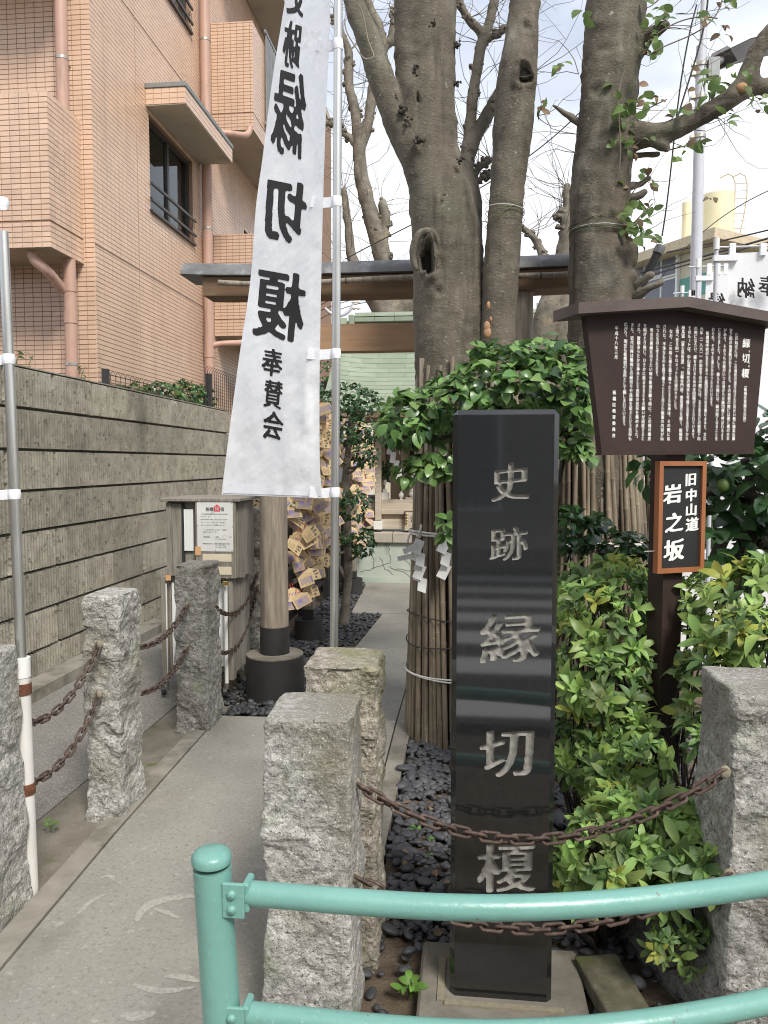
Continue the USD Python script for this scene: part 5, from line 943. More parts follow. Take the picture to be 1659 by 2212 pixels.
c4 = [[px(850, 1000, 44, Y4), px(850, 760, 44, Y4), px(846, 680, 38, Y4), px(820, 650, 26, Y4), px(790, 610, 24, Y4), px(770, 590, 17, Y4), px(757, 540, 10, Y4), px(752, 480, 8, Y4), px(742, 410, 7, Y4)], [px(850, 690, 34, Y4), px(880, 665, 34, Y4), px(915, 640, 34, Y4), px(960, 600, 30, Y4), px(1000, 480, 24, Y4)], [px(846, 690, 26, Y4), px(842, 640, 20, Y4), px(836, 590, 20, Y4), px(820, 530, 19, Y4), px(795, 440, 16, Y4), px(780, 380, 15, Y4), px(776, 320, 13, Y4)], [px(776, 325, 12, Y4), px(768, 240, 11, Y4), px(752, 185, 10, Y4), px(755, 110, 8, Y4), px(735, 70, 8, Y4), px(725, 20, 7, Y4)], [px(778, 320, 12, Y4), px(795, 270, 11, Y4), px(808, 180, 11, Y4), px(828, 100, 12, Y4), px(820, 60, 9, Y4), px(800, 20, 9, Y4), px(785, -30, 8, Y4)], [px(828, 100, 9, Y4), px(845, 90, 8, Y4), px(850, 55, 8, Y4), px(862, 10, 8, Y4)], [px(776, 318, 8, Y4), px(757, 300, 7, Y4), px(735, 275, 6, Y4), px(715, 265, 6, Y4), px(700, 268, 5, Y4)], [px(826, 520, 12, Y4), px(832, 470, 11, Y4), px(826, 440, 11, Y4)]]
part(T4, 'trunk', tree_mesh(c4, step=.055, it=3, amp=.02, seed=35, seg=14, freq=.9), 'bark_grey', smooth=True, kind=None); part(T4, 'bud_knobs', join([knobs(s, 26, .032, 80 + i) for i, s in enumerate(c4[2:])]), 'bark_grey', smooth=True, kind='stuff')
part(T4, 'twigs', twigs([(c4[a][b][0], (bg.normal(), 0, .5)) for a in (2, 3, 4, 5, 6, 7, 0) for b in range(1, len(c4[a])) for _ in range(4)], 6, .9, .005), 'twig', kind='stuff')

# ================================================================ bamboo wraps and ropes
def cane(p0, p1, r, seed):
    g = np.random.default_rng(seed); L = np.linalg.norm(p1 - p0); s = [0.0]; z = g.uniform(.03, .25); nodes = []
    while z < L - .04: nodes.append(z); z += g.uniform(.20, .31)
    pts_ = [(0, 1.0)]
    for q in nodes: pts_ += [(q - .012, 1.0), (q - .003, 1.13), (q + .002, 1.10), (q + .005, .97), (q + .02, 1.0)]
    pts_.append((L, .93)); d = (p1 - p0) / L; bow = g.normal(0, .006, 3)
    return tube([p0 + d * t + bow * math.sin(PI * t / L) for t, _ in pts_], [r * k for _, k in pts_], 9)
def wrap(name, label, cx_, cy_, rb, rt, h, n, lean, seed, a0=PI * .95, a1=PI * 2.08, hv=.12):
    w = thing(name, label, 'bamboo wrap', (cx_, cy_, 0)); g = np.random.default_rng(seed); a = a0
    part(w, 'matting', lathe([(rb - .04, -.03), ((rb + rt) / 2 - .045, h / 2), (rt - .045, h - .12)], cx_, cy_, 0, 24), 'bark_dark', smooth=True)
    while a < a1:
        r = g.uniform(.0105, .0175); t = a + lean + g.normal(0, .05); j = g.uniform(-.012, .014); hh = h + g.normal(0, hv)
        p0 = np.array([cx_ + (rb + j) * math.cos(a), cy_ + (rb + j) * math.sin(a), -.04]); p1 = np.array([cx_ + (rt + j) * math.cos(t), cy_ + (rt + j) * math.sin(t), hh]); part(w, 'cane', cane(p0, p1, r, int(g.integers(1e6))), 'bamboo', smooth=40); a += (r * 1.9 + g.uniform(0, .006)) / rb
    return w
def ring(parent, cx_, cy_, r, z, w, m, tilt=0.0, name='rope', n=1, wob=.006, seed=0, a0=PI * .9, a1=PI * 2.1):
    g = np.random.default_rng(seed)
    for k in range(n): a = np.linspace(a0, a1, 60); part(parent, name, tube(np.stack([cx_ + (r + w) * np.cos(a), cy_ + (r + w) * np.sin(a), z + k * w * 2.1 + tilt * np.cos(a) + g.normal(0, wob) * np.sin(3 * a)], 1), w, 6), m, smooth=True)
w1x, w1y = P(1003, 1560, 4.42)[0], 4.42; w1r = lambda z: .33 + (.262 - .33) * z / 2.0
W1 = wrap('bamboo_wrap', 'upright split bamboo canes wrapped round the foot of the hollow tree', w1x, w1y, .33, .262, 1.98, 50, -.22, 4)
R1_ = thing('sacred_rope', 'thin white rope with zigzag paper streamers tied round the bamboo canes', 'rope', (w1x, w1y, 1.2)); zz1 = P(935, 1158, 4.15)[2]
ring(R1_, w1x, w1y, w1r(zz1) + .025, zz1, .006, 'rope_white', n=2, seed=2)
kp = P(905, 1156, 4.17); part(R1_, 'knot', join([T(trimesh.creation.icosphere(2, .016), kp), tube(spline([kp, kp + np.array([-.03, -.03, .02]), kp + np.array([-.055, -.02, -.01]), kp + np.array([-.06, -.02, -.04])], 10), .006, 6), tube(spline([kp, kp + np.array([.01, -.03, .03]), kp + np.array([.015, -.03, .06])], 8), .007, 6)]), 'rope_white', smooth=True)
streamer(R1_, P(908, 1166, 4.10), .052, .085, .030, 4, .38, .2); streamer(R1_, P(903, 1176, 4.06), .03, .10, -.004, 1, 1.15, .3); streamer(R1_, P(896, 1200, 4.08), .026, .10, -.004, 1, 1.4, .1); streamer(R1_, P(966, 1165, 4.07), .052, .085, .028, 3, .42, .1); streamer(R1_, P(905, 1186, 4.12), .036, .07, .02, 3, .25, -.3)
W1c = thing('cord_binding', 'dark wires and white cord binding the bamboo canes left of the pillar', 'cord', (w1x, w1y, .6))
for y, m, wd, n in ((1322, 'wire_dark', .0035, 1), (1382, 'wire_dark', .0035, 1), (1447, 'rope_white', .0045, 2), (1023, 'rope_white', .005, 2)):
    z = P(900, y, 4.3)[2]; ring(W1c, w1x, w1y, w1r(max(z, 0)) + .024, z, wd, m, tilt=.012, n=n, seed=y, name='binding')
w2x, w2y = P(1290, 1600, 4.5)[0], 4.52
W2 = wrap('bamboo_wrap', 'taller bundle of bamboo canes wrapped round the thick trunk right of the pillar', w2x, w2y, .37, .255, 1.86, 46, -.26, 14)
W2c = thing('cord_binding', 'triple white cord tied round the bamboo canes right of the pillar', 'cord', (w2x, w2y, 1.0)); z = P(1290, 1178, 4.3)[2]; ring(W2c, w2x, w2y, .37 - .115 * z / 1.86 + .025, z, .005, 'rope_white', n=3, seed=6)
for z in (.72, 1.2): ring(W2c, w2x, w2y, .37 - .115 * z / 1.86 + .022, z - .06, .003, 'wire_dark', seed=7, name='wire')
for i, (x, y0, y1, dx) in enumerate(((912, 775, 900, -10), (925, 800, 900, -3), (934, 790, 900, 4))): single('stake', bx(P(x, y1, 4.3)[0] - .016, P(x, y1, 4.3)[0] + .016, 4.28, 4.31, 1.5, P(x, y0, 4.3)[2], .003), 'old_wood', ('weathered flat stake, tallest, at the left of the hollow tree foot', 'short dark stake in the middle of the three by the hollow tree', 'pale stake nearest to the hollow trunk')[i], 'stake')

lc = [P(745, 40, Y1 - .22), P(752, 75, Y1 - .24), P(775, 112, Y1 - .25), P(792, 128, Y1 - .25), P(806, 124, Y1 - .25), P(802, 104, Y1 - .24), P(790, 60, Y1 - .23), P(775, 10, Y1 - .22)]
single('rope', tube(spline(lc, 40), .0035, 7), 'old_wood', 'tan rope loop hanging on the left limb of the hollow tree', 'rope', smooth=True)
# ================================================================ foliage
def leafmat(name, ramp, rough, rand, trans=.22, spec=.5, stains=()): mat(name, ramp, scale=9, rough=rough, rand=rand, trans=trans, spec=spec, stains=stains, detail=3)
leafmat('azalea_leaf', [(.165, .275, .072), (.24, .365, .095), (.325, .44, .125)], .45, .36, .28, .45, [(60, (.22, .20, .07), .62, .72, (1, 1, 1))])
leafmat('azalea_old', [(.075, .155, .05), (.12, .20, .065), (.21, .235, .085)], .5, .3, .25)
leafmat('azalea_yellow', [(.33, .37, .07), (.42, .43, .09)], .45, .2, .3)
leafmat('camellia_leaf', [(.08, .165, .045), (.115, .215, .06), (.16, .265, .08)], .33, .34, .18, .55)
leafmat('dark_leaf', [(.032, .075, .026), (.05, .11, .036)], .26, .3, .15, .55)
leafmat('camellia_young', [(.16, .27, .075), (.22, .34, .10)], .36, .3, .25)
leafmat('vine_leaf', [(.10, .17, .045), (.15, .22, .06)], .5, .28, .35)
leafmat('dead_leaf', [(.10, .065, .035), (.18, .12, .07), (.24, .17, .10)], .8, .3, .15)
leafmat('weed_leaf', [(.11, .24, .04), (.16, .31, .06)], .5, .2, .3)
fr_ = np.random.default_rng(99)
def shell(ells, dens, up=0.0, jitter=.12, front=True):
    """points near the outside of a heap of ellipsoids, with outward directions; ells: (x, y, rx, ry in the picture, Y, depth)"""
    E_ = [(P(x, y, Y), np.array([rx * Y / FOC, dz, ry * Y / FOC])) for x, y, rx, ry, Y, dz in ells]; out = []
    for k, (c, s) in enumerate(E_):
        area = 4 * PI * ((s[0] * s[1]) ** 1.6 + (s[0] * s[2]) ** 1.6 + (s[1] * s[2]) ** 1.6) ** (1 / 1.6) / 3 ** (1 / 1.6)
        for _ in range(int(area * dens)):
            d = fr_.normal(size=3); d /= np.linalg.norm(d); r = 1 - abs(fr_.normal(0, jitter)) + fr_.normal(0, .03); lump = 1 + .16 * (meshkit.noise((c + d * s) * 11, 3) - .5) * 2; q = c + d * s * r * lump
            if any(j != k and (((q - e[0]) / e[1]) ** 2).sum() < .72 for j, e in enumerate(E_)): continue
            n = d / s; out.append((q, n / np.linalg.norm(n)))
    return out
def camellia_leaves(ells, dens, size, kind='camellia', flat=.55):
    L = []
    for p, n in shell(ells, dens):
        s = size * fr_.uniform(.65, 1.2); up = n * (1 - flat) + np.array([0, -.15, 1]) * flat + fr_.normal(0, .28, 3); up /= np.linalg.norm(up); d = n * .7 + fr_.normal(0, .6, 3) + np.array([0, 0, -.15]); d = d - up * (d @ up) * .85
        L.append(leaf_at(kind, p, d, up, s, fr_))
    return L
def stems(root, tips, r, seed, bend=.25):
    g = np.random.default_rng(seed); out = []
    for t in tips:
        a = np.array(root, float) + g.normal(0, .03, 3) * np.array([1, 1, 0]); b = np.array(t, float); m = a + (b - a) * g.uniform(.4, .6) + g.normal(0, bend * np.linalg.norm(b - a) * .3, 3); out.append(tube(spline([a, m, b], 12), np.linspace(r, r * .4, 12), 6))
    return out
# clipped camellia in front of the hollow tree
mid = [(900, 900, 75, 46, 3.72, .24), (880, 925, 50, 26, 3.62, .2), (985, 872, 95, 62, 3.74, .28), (1100, 836, 115, 82, 3.78, .32), (1195, 838, 88, 86, 3.78, .3), (1240, 885, 52, 40, 3.7, .22), (1160, 770, 60, 30, 3.8, .2), (1050, 905, 90, 40, 3.7, .2)]
CM = thing('camellia_bush', 'broad clipped camellia bush with glossy leaves spreading in front of the hollow tree', 'bush', P(1080, 1500, 3.76) * np.array([1, 1, 0]))
foliage(CM, camellia_leaves(mid, 640, .074, 'broad'), ['camellia_leaf', 'camellia_leaf', 'camellia_young', 'dark_leaf'], single_n=300, extra=lambda c: np.where(c[:, 1] < 3.75, 1, .4))
base = P(1130, 1500, 3.78); tips = [P(x, y + 10, Y) for x, y, _, _, Y, _ in mid if x > 1045]
for s in stems((base[0], 3.8, .0), tips, .017, 5, .15): part(CM, 'stem', s, 'bark_dark', smooth=True)
for pts_ in ([(845, 935, 3.65), (900, 948, 3.62), (960, 945, 3.62), (1010, 930, 3.68), (1080, 935, 3.7)], [(930, 1030, 3.6), (985, 1020, 3.62), (1040, 990, 3.68), (1100, 960, 3.74)], [(1060, 930, 3.66), (1120, 925, 3.66), (1190, 930, 3.68), (1250, 925, 3.66)]): part(CM, 'stem', tube(spline([P(*q) for q in pts_], 20), np.linspace(.007, .011, 20), 7), 'bark_dark', smooth=True)
def bushlet(label, ells, dens, size, m, kind='camellia', root=None, single_n=60):
    o = thing('camellia_sprig' if root is None else 'shrub', label, 'sprig' if root is None else 'bush', P(*ells[0][:2], ells[0][4])); foliage(o, camellia_leaves(ells, dens, size, kind), m, single_n=single_n)
    return o
o = bushlet('low sprig of camellia leaves left of the pillar against the bamboo canes', [(925, 1008, 42, 22, 3.62, .10), (880, 1020, 22, 14, 3.6, .06), (965, 1000, 22, 24, 3.62, .08)], 1100, .066, 'camellia_leaf', 'broad'); part(o, 'stem', tube(spline([P(1010, 1010, 3.66), P(960, 1018, 3.62), P(900, 1012, 3.62), P(868, 1022, 3.6)], 14), .006, 6), 'bark_dark', smooth=True)
o = bushlet('pair of camellia leaves beside the left edge of the pillar', [(966, 1140, 9, 28, 3.6, .03)], 1500, .066, 'camellia_leaf', 'broad'); part(o, 'stem', tube(spline([P(985, 1100, 3.65), P(975, 1130, 3.62), P(968, 1165, 3.6)], 8), .003, 5), 'bark_dark')
o = bushlet('camellia twig hanging by the upper right side of the pillar', [(1232, 960, 34, 20, 3.66, .08), (1262, 985, 18, 16, 3.64, .05)], 1200, .062, 'camellia_leaf', 'broad'); part(o, 'stem', tube(spline([P(1205, 930, 3.7), P(1235, 955, 3.66), P(1270, 990, 3.64)], 8), .004, 5), 'bark_dark')
o = bushlet('dark camellia cluster right of the pillar below the bamboo tops', [(1240, 1145, 44, 40, 3.66, .14), (1215, 1125, 22, 34, 3.62, .1), (1275, 1130, 24, 14, 3.64, .06)], 1000, .062, 'dark_leaf', 'broad'); part(o, 'stem', tube(spline([P(1210, 1290, 3.75), P(1230, 1200, 3.7), P(1270, 1135, 3.64)], 8), .006, 5), 'bark_dark')
o = bushlet('dark camellia cluster left of the small black sign', [(1350, 1180, 48, 30, 3.62, .14), (1390, 1215, 35, 28, 3.5, .1), (1330, 1205, 28, 18, 3.6, .08)], 900, .058, 'dark_leaf', 'broad'); part(o, 'stem', tube(spline([P(1330, 1350, 3.7), P(1345, 1250, 3.66), P(1390, 1190, 3.55)], 8), .006, 5), 'bark_dark')
# camellia tree at the right
RC = thing('camellia_tree', 'dark camellia tree with thick crooked stems right of the information board post', 'tree', P(1600, 1500, 3.3) * np.array([1, 1, 0]))
rce = [(1585, 1010, 75, 45, 3.25, .25), (1640, 1040, 60, 70, 3.15, .25), (1560, 1060, 45, 40, 3.3, .2), (1405, 1012, 26, 36, 3.5, .12), (1545, 1185, 28, 38, 3.1, .1), (1650, 1200, 30, 60, 3.2, .15), (1600, 1100, 50, 30, 3.3, .15), (1668, 930, 30, 40, 3.2, .15), (1700, 1060, 60, 120, 3.3, .3)]
foliage(RC, camellia_leaves(rce, 330, .088, 'broad'), 'dark_leaf', single_n=300)
for pts_, r in (([(1560, 1420, 3.3), (1572, 1300, 3.3), (1590, 1215, 3.3), (1625, 1150, 3.3), (1668, 1090, 3.3), (1700, 1040, 3.3)], .035), ([(1572, 1300, 3.32), (1610, 1240, 3.32), (1640, 1190, 3.34), (1665, 1140, 3.35)], .028), ([(1540, 1240, 3.3), (1560, 1170, 3.3), (1590, 1110, 3.32), (1600, 1060, 3.32)], .026), ([(1520, 1060, 3.28), (1560, 1062, 3.28), (1610, 1068, 3.28), (1660, 1085, 3.28)], .02), ([(1605, 1140, 3.3), (1625, 1080, 3.28), (1618, 1030, 3.28), (1608, 990, 3.28)], .016)): part(RC, 'stem', tube(spline([P(*q) for q in pts_], 24), r, 9, wob=.12), 'bark_dark', smooth=True)
part(RC, 'bud', T((trimesh.creation.icosphere(2, .024).vertices * np.array([1, 1, 1.1]), trimesh.creation.icosphere(2).faces), P(1562, 1048, 3.05)), 'vine_leaf', smooth=True)
# clipped little tree by the plaque racks
YL_ = 7.2; LT = thing('clipped_tree', 'slender clipped tree with rounded leaf pads beside the banner pole', 'tree', P(740, 1350, YL_) * np.array([1, 1, 0]))
pads = [(760, 868, 62, 36, YL_, .28), (715, 875, 30, 30, YL_ + .1, .2), (780, 932, 42, 28, YL_ - .1, .2), (745, 945, 22, 18, YL_, .12), (790, 982, 30, 22, YL_ - .15, .16), (765, 1090, 28, 32, YL_ - .1, .16), (740, 1075, 14, 14, YL_ - .1, .1), (783, 1170, 27, 30, YL_ - .15, .16), (703, 1180, 16, 28, YL_ + .05, .14), (745, 1165, 10, 14, YL_ - .1, .08)]
foliage(LT, camellia_leaves(pads, 560, .062, 'camellia', .4), 'dark_leaf', single_n=200)
tr_ = [px(742, 1352, 13, YL_), px(746, 1310, 10, YL_), px(752, 1250, 10, YL_), px(752, 1180, 9.5, YL_), px(750, 1110, 9, YL_), px(746, 1080, 9, YL_), px(746, 1020, 8, YL_), px(752, 980, 8, YL_), px(757, 930, 7, YL_), px(762, 890, 6, YL_)]
part(LT, 'trunk', tree_mesh([tr_, [px(750, 1100, 7, YL_), px(738, 1085, 7, YL_), px(733, 1060, 6, YL_)], [px(752, 1200, 6, YL_), px(737, 1160, 5, YL_), px(733, 1150, 4, YL_)], [px(750, 1250, 7, YL_), px(740, 1240, 6, YL_), px(735, 1225, 5, YL_)]], step=.03, it=3, amp=.006, seed=44, seg=12, freq=2), 'bark_grey', smooth=True)
for a, b in (((752, 1010), (790, 990)), ((748, 1020), (775, 1000)), ((752, 1210), (783, 1180)), ((750, 1000), (735, 985)), ((755, 940), (780, 935)), ((750, 1190), (708, 1185)), ((757, 900), (720, 880))): part(LT, 'branch', tube(spline([P(*a, YL_), P((a[0] + b[0]) / 2, (a[1] + b[1]) / 2 + 8, YL_ - .05), P(*b, YL_ - .08)], 10), np.linspace(.018, .008, 10), 6), 'bark_grey', smooth=True)
# azaleas: whorls of narrow leaves on woody stems
def azalea(label, ells, dens, size, roots, n_single, sparse=0.0, seed=1):
    g = np.random.default_rng(seed); o = thing('azalea_bush', label, 'bush', np.append(np.array(roots[0][:2]), 0)); L, L2, L3, tips = [], [], [], []
    for p, n in shell(ells, dens, jitter=.2):
        ax = n * .8 + np.array([0, -.35, .55]) + g.normal(0, .28, 3); ax /= np.linalg.norm(ax); tips.append(p); k = int(g.integers(5, 10)); s0 = size * g.uniform(.65, 1.25); t1 = np.cross(ax, [0, 0, 1.0]) + 1e-3; t1 /= np.linalg.norm(t1); t2 = np.cross(ax, t1); s0 *= g.choice([.62, .85, 1.0, 1.15]); ph = g.uniform(0, 6); tone = g.uniform()
        for i in range(k):
            a = ph + i * 2.4 + g.normal(0, .2); op = g.uniform(.25, 1.15) if i < k - 2 else g.uniform(1.2, 2.2); d = (t1 * math.cos(a) + t2 * math.sin(a)) + ax * op * .7; lf = leaf_at('azalea', p + ax * .004 * i, d, ax, s0 * (1.0 if i < k - 2 else .55) * g.uniform(.8, 1.15), g)
            (L3 if tone > .93 else L2 if tone < .3 or g.uniform() < .08 else L).append(lf)
    foliage(o, L, 'azalea_leaf', single_n=n_single); foliage(o, L2, 'azalea_old', single_n=n_single // 3, rest='old_foliage'); foliage(o, L3, 'azalea_yellow', single_n=n_single // 8, rest='yellow_foliage')
    for i in range(0, len(tips), 4):
        r0 = min(roots, key=lambda q: np.linalg.norm(np.array(q[:2]) - tips[i][:2])); part(o, 'stem', stems(r0, [tips[i]], .006, seed + i)[0], 'bark_dark', smooth=True)
    return o
gnd = lambda x, Y: (P(x, 1500, Y)[0], Y, -.02)
azalea('light green azalea bush filling the bed between the pillar and the board post', [(1262, 1290, 58, 50, 3.25, .2), (1345, 1262, 56, 40, 3.2, .16), (1310, 1330, 80, 65, 3.05, .2), (1255, 1400, 52, 80, 3.1, .18), (1352, 1400, 50, 80, 3.02, .16), (1300, 1470, 80, 70, 2.95, .2), (1355, 1510, 48, 60, 2.98, .14), (1260, 1540, 48, 60, 3.0, .15), (1370, 1580, 34, 44, 2.86, .10)], 250, .070, [gnd(1280, 3.1), gnd(1360, 3.0), gnd(1320, 3.2)], 260, seed=1)
azalea('light green azalea bush right of the board post above the large right stone', [(1560, 1300, 70, 50, 2.85, .18), (1630, 1290, 60, 60, 2.8, .2), (1590, 1360, 70, 60, 2.7, .18), (1520, 1385, 34, 45, 2.8, .12), (1640, 1400, 50, 50, 2.6, .15), (1515, 1450, 30, 40, 2.75, .10), (1545, 1440, 40, 40, 2.65, .12), (1505, 1530, 26, 32, 2.74, .08), (1505, 1590, 26, 36, 2.7, .1)], 240, .074, [gnd(1560, 2.9), gnd(1610, 2.85), gnd(1520, 2.9)], 240, seed=2)
azalea('azalea branch with fresh leaves leaning down in front of the board post', [(1375, 1640, 46, 44, 2.62, .10), (1330, 1690, 44, 36, 2.66, .12), (1375, 1590, 40, 30, 2.7, .08), (1270, 1640, 40, 44, 2.85, .12)], 330, .070, [gnd(1340, 2.9), gnd(1290, 2.95)], 110, seed=3)
azalea('low azalea bush spreading between the pillar and the right stone behind the rail', [(1290, 1850, 58, 56, 2.34, .12), (1370, 1800, 62, 50, 2.36, .14), (1450, 1815, 70, 50, 2.34, .14), (1400, 1880, 80, 50, 2.28, .14), (1520, 1860, 62, 42, 2.22, .10), (1500, 1790, 44, 34, 2.34, .08), (1565, 1880, 40, 34, 2.12, .06), (1250, 1900, 44, 50, 2.36, .10), (1330, 1750, 50, 40, 2.5, .12), (1420, 1760, 36, 26, 2.4, .08)], 420, .066, [gnd(1380, 2.55), gnd(1450, 2.5), gnd(1320, 2.5)], 220, seed=4)
azalea('small azalea sprig showing just below the upper green rail', [(1420, 2030, 26, 26, 2.18, .05), (1480, 2055, 28, 24, 2.15, .05), (1440, 2010, 30, 16, 2.2, .05), (1500, 2020, 20, 16, 2.2, .04)], 420, .045, [gnd(1450, 2.4)], 60, seed=5)
# hedge and wire fence on top of the block wall
HG = thing('hedge', 'small dark green hedge showing over the block wall beside the pink pipe', 'hedge', (-3.5, 8.6, 2)); Yh = lambda x: PX(x, 860, -3.35)[1]
foliage(HG, camellia_leaves([(300, 852, 46, 18, Yh(300), .3), (350, 852, 50, 24, Yh(350), .35), (400, 854, 48, 30, Yh(400), .35), (432, 862, 28, 30, Yh(435), .3)], 330, .08, 'camellia', .4), ['camellia_leaf', 'dark_leaf'], single_n=60); part(HG, 'core', tube([PX(290, 885, -3.4), PX(350, 885, -3.4), PX(440, 895, -3.4)], [.12, .16, .16], 8), 'dark_leaf')
for k, x in enumerate((35, 62, 175, 290, 375)):
    p = PX(x, 795 + (x - 30) * .2, -3.1); o = thing('weed', ('tiny sprig on the wall top by the left pole', 'taller sprig on the wall top right of the left pole', 'sprig on the wall top below the pink drain pipe', 'sprig poking through the wire fence top', 'sprig rising from the hedge top')[k], 'weed', p); part(o, 'stem', tube(spline([p - [0, 0, .02], p + [.01, 0, .06], p + [.03, .02, .12]], 6), .003, 5), 'twig'); [part(o, 'leaf', leaf_at('camellia', p + [.01, 0, .03 + .022 * j], fr_.normal(size=3) * np.array([1, 1, .3]), np.array([0, 0, 1.0]), .05, fr_), 'vine_leaf', smooth=True) for j in range(5)]
WF = thing('wire_fence', 'low brown wire mesh fence standing on the block wall in front of the hedge', 'fence', (-3.12, 7.5, 2.2)); y0, y1 = PX(228, 830, -3.12)[1], PX(412, 830, -3.12)[1]
for k in range(22): y = y0 + (y1 - y0) * k / 21; part(WF, 'wire', tube([(-3.12, y, 2.2), (-3.12, y, 2.33), (-3.10, y, 2.355), (-3.08, y, 2.33)], .0035, 5), 'rust_chain')
for z in (2.25, 2.32): part(WF, 'wire', tube([(-3.116, y0, z), (-3.116, y1, z)], .004, 5), 'rust_chain')
part(WF, 'end_cap', bx(-3.14, -3.09, y0 - .03, y0 + .02, 2.206, 2.36), 'black_iron')
FW = thing('wire_fence', 'dark wire fence with a post on the wall end beside the banner', 'fence', (-3.1, 9.2, 2.2)); y = PX(484, 850, -3.1)[1]; part(FW, 'fence_post', bx(-3.13, -3.07, y - .6, y - .54, 2.2, 2.62), 'black_iron')
for k in range(16): part(FW, 'wire', tube([(-3.1, y - .7 + k * .08, 2.2), (-3.1, y - .7 + k * .08, 2.66), (-3.06, y - .7 + k * .08, 2.7)], .004, 5), 'black_iron')
# vine leaves and withered leaves on the thick trunk and its limb
VL = thing('climbing_vine', 'sparse green and withered vine leaves climbing the thick trunk and its side limb', 'vine', P(1350, 300, 4.3))
def vleaf(x, y, Y, m, s): d = fr_.normal(size=3) * np.array([1, .5, .5]) + np.array([.3, -.2, -.3]); part(VL, 'leaf', leaf_at('broad', P(x, y, Y), d, np.array([fr_.normal(0, .4), -.7, .7]), s, fr_, .6), m, smooth=True)
for cx_, cy_, sx_2, sy_2, n, brown in ((1345, 250, 26, 52, 34, .3), (1395, 220, 34, 16, 14, .3), (1360, 310, 30, 20, 14, .4), (1420, 25, 30, 26, 14, .2), (1410, 75, 22, 22, 12, .3), (1395, 110, 18, 14, 7, .3), (1480, 245, 24, 14, 8, .2), (1540, 195, 30, 16, 10, .15), (1520, 165, 20, 14, 6, .2), (1600, 165, 28, 22, 9, .2), (1500, 305, 30, 12, 9, .2), (1570, 255, 24, 14, 7, .3), (1510, 35, 14, 12, 7, .3), (1545, 10, 26, 10, 6, .4), (1370, 480, 26, 26, 20, .2), (1385, 510, 30, 16, 14, .35), (1400, 385, 12, 16, 7, .4), (1390, 440, 22, 12, 8, .2), (1350, 490, 8, 20, 6, .8), (1335, 410, 10, 14, 4, .8), (1194, 145, 12, 8, 5, .2), (1172, 232, 8, 10, 7, 1), (1258, 30, 6, 6, 3, 0), (1540, 430, 8, 8, 3, 1), (1480, 320, 14, 20, 6, .7), (1640, 220, 16, 20, 8, .3), (1560, 60, 10, 16, 5, .8)):
    for _ in range(n): vleaf(fr_.normal(cx_, sx_2 * .6), fr_.normal(cy_, sy_2 * .6), 4.25 + fr_.normal(0, .1), *(('dead_leaf', fr_.uniform(.03, .06)) if fr_.uniform() < brown * .8 else ('vine_leaf', fr_.uniform(.035, .085))))
for pts_ in ([(1330, 400, 4.2), (1340, 300, 4.18), (1336, 220, 4.2), (1350, 150, 4.22)], [(1350, 270, 4.2), (1400, 235, 4.2), (1440, 215, 4.2)], [(1345, 510, 4.25), (1380, 470, 4.2), (1410, 440, 4.2)], [(1400, 120, 4.2), (1460, 90, 4.2), (1520, 60, 4.2), (1560, 0, 4.2)], [(1400, 90, 4.2), (1440, 60, 4.2), (1490, 40, 4.2), (1550, 40, 4.2)], [(1440, 325, 4.2), (1480, 315, 4.2), (1530, 298, 4.2)]): part(VL, 'vine_stem', tube(spline([P(*q) for q in pts_], 14), .0035, 5), 'twig', smooth=True)

# ================================================================ pebbles, soil, litter
mat('pebble', [(.028, .029, .032), (.048, .049, .053), (.08, .08, .081)], scale=9, rough=.6, rand=.5, bump=.0006, bscale=160)
def bed(label_name, poly, n, size, seed, single_n, dens=None):
    g = np.random.default_rng(seed); b = UsdGeom.Xform.Define(stage, path_for('/World', label_name)).GetPath().pathString; ORIGIN[b] = np.zeros(3); props(stage.GetPrimAtPath(b), kind='structure'); pg = Polygon(poly); x0, y0, x1, y1 = pg.bounds
    def sf(u, v): x, y = x0 + (x1 - x0) * u, y0 + (y1 - y0) * v; return np.stack([x, y, -.035 + .02 * meshkit.fbm(np.stack([x * 5, y * 5, 0 * x], -1), 3, seed)], -1)
    part(b, 'soil', grid_sheet(60, 60, sf), 'soil', smooth=True)
    sph = trimesh.creation.icosphere(2, 1.0); from shapely import contains_xy; out = []
    while len(out) < n:
        x, y = g.uniform(x0, x1), g.uniform(y0, y1)
        if not contains_xy(pg, x, y) or (dens and g.uniform() > dens(x, y)): continue
        s = size * np.exp(g.normal(0, .28)); sc = np.array([s * g.uniform(.85, 1.35), s * g.uniform(.65, .95), s * g.uniform(.38, .6)]) * .5; v = sph.vertices * (1 + .12 * (meshkit.noise(sph.vertices * 1.3 + g.uniform(0, 50, 3), 2)[:, None] - .5)) * sc
        R = trimesh.transformations.euler_matrix(g.normal(0, .25), g.normal(0, .25), g.uniform(0, 6.28))[:3, :3]; out.append((v @ R.T + np.array([x, y, -.014 + sc[2] * .5 + g.uniform(0, .016)]), sph.faces))
    c = np.array([m[0].mean(0) for m in out]); k = c - EYEP; zz = k @ _f; sx, sy = 829.5 + FOC * (k @ _r) / zz, 1106 - FOC * (k @ _u) / zz; vis = 1 / zz * ((sx > 0) & (sx < 1659) & (sy < 2230)) * (dens_vis(sx, sy)); o = np.argsort(-vis)
    for i in o[:single_n]: part(b, 'pebble', out[i], 'pebble', smooth=True)
    part(b, 'pebbles', join([out[i] for i in o[single_n:]]), 'pebble', smooth=True, kind='stuff')
def dens_vis(sx, sy): return np.where((sx > 765) & (sx < 990) & (sy > 1560) & (sy < 2212), 3.0, 1.0)
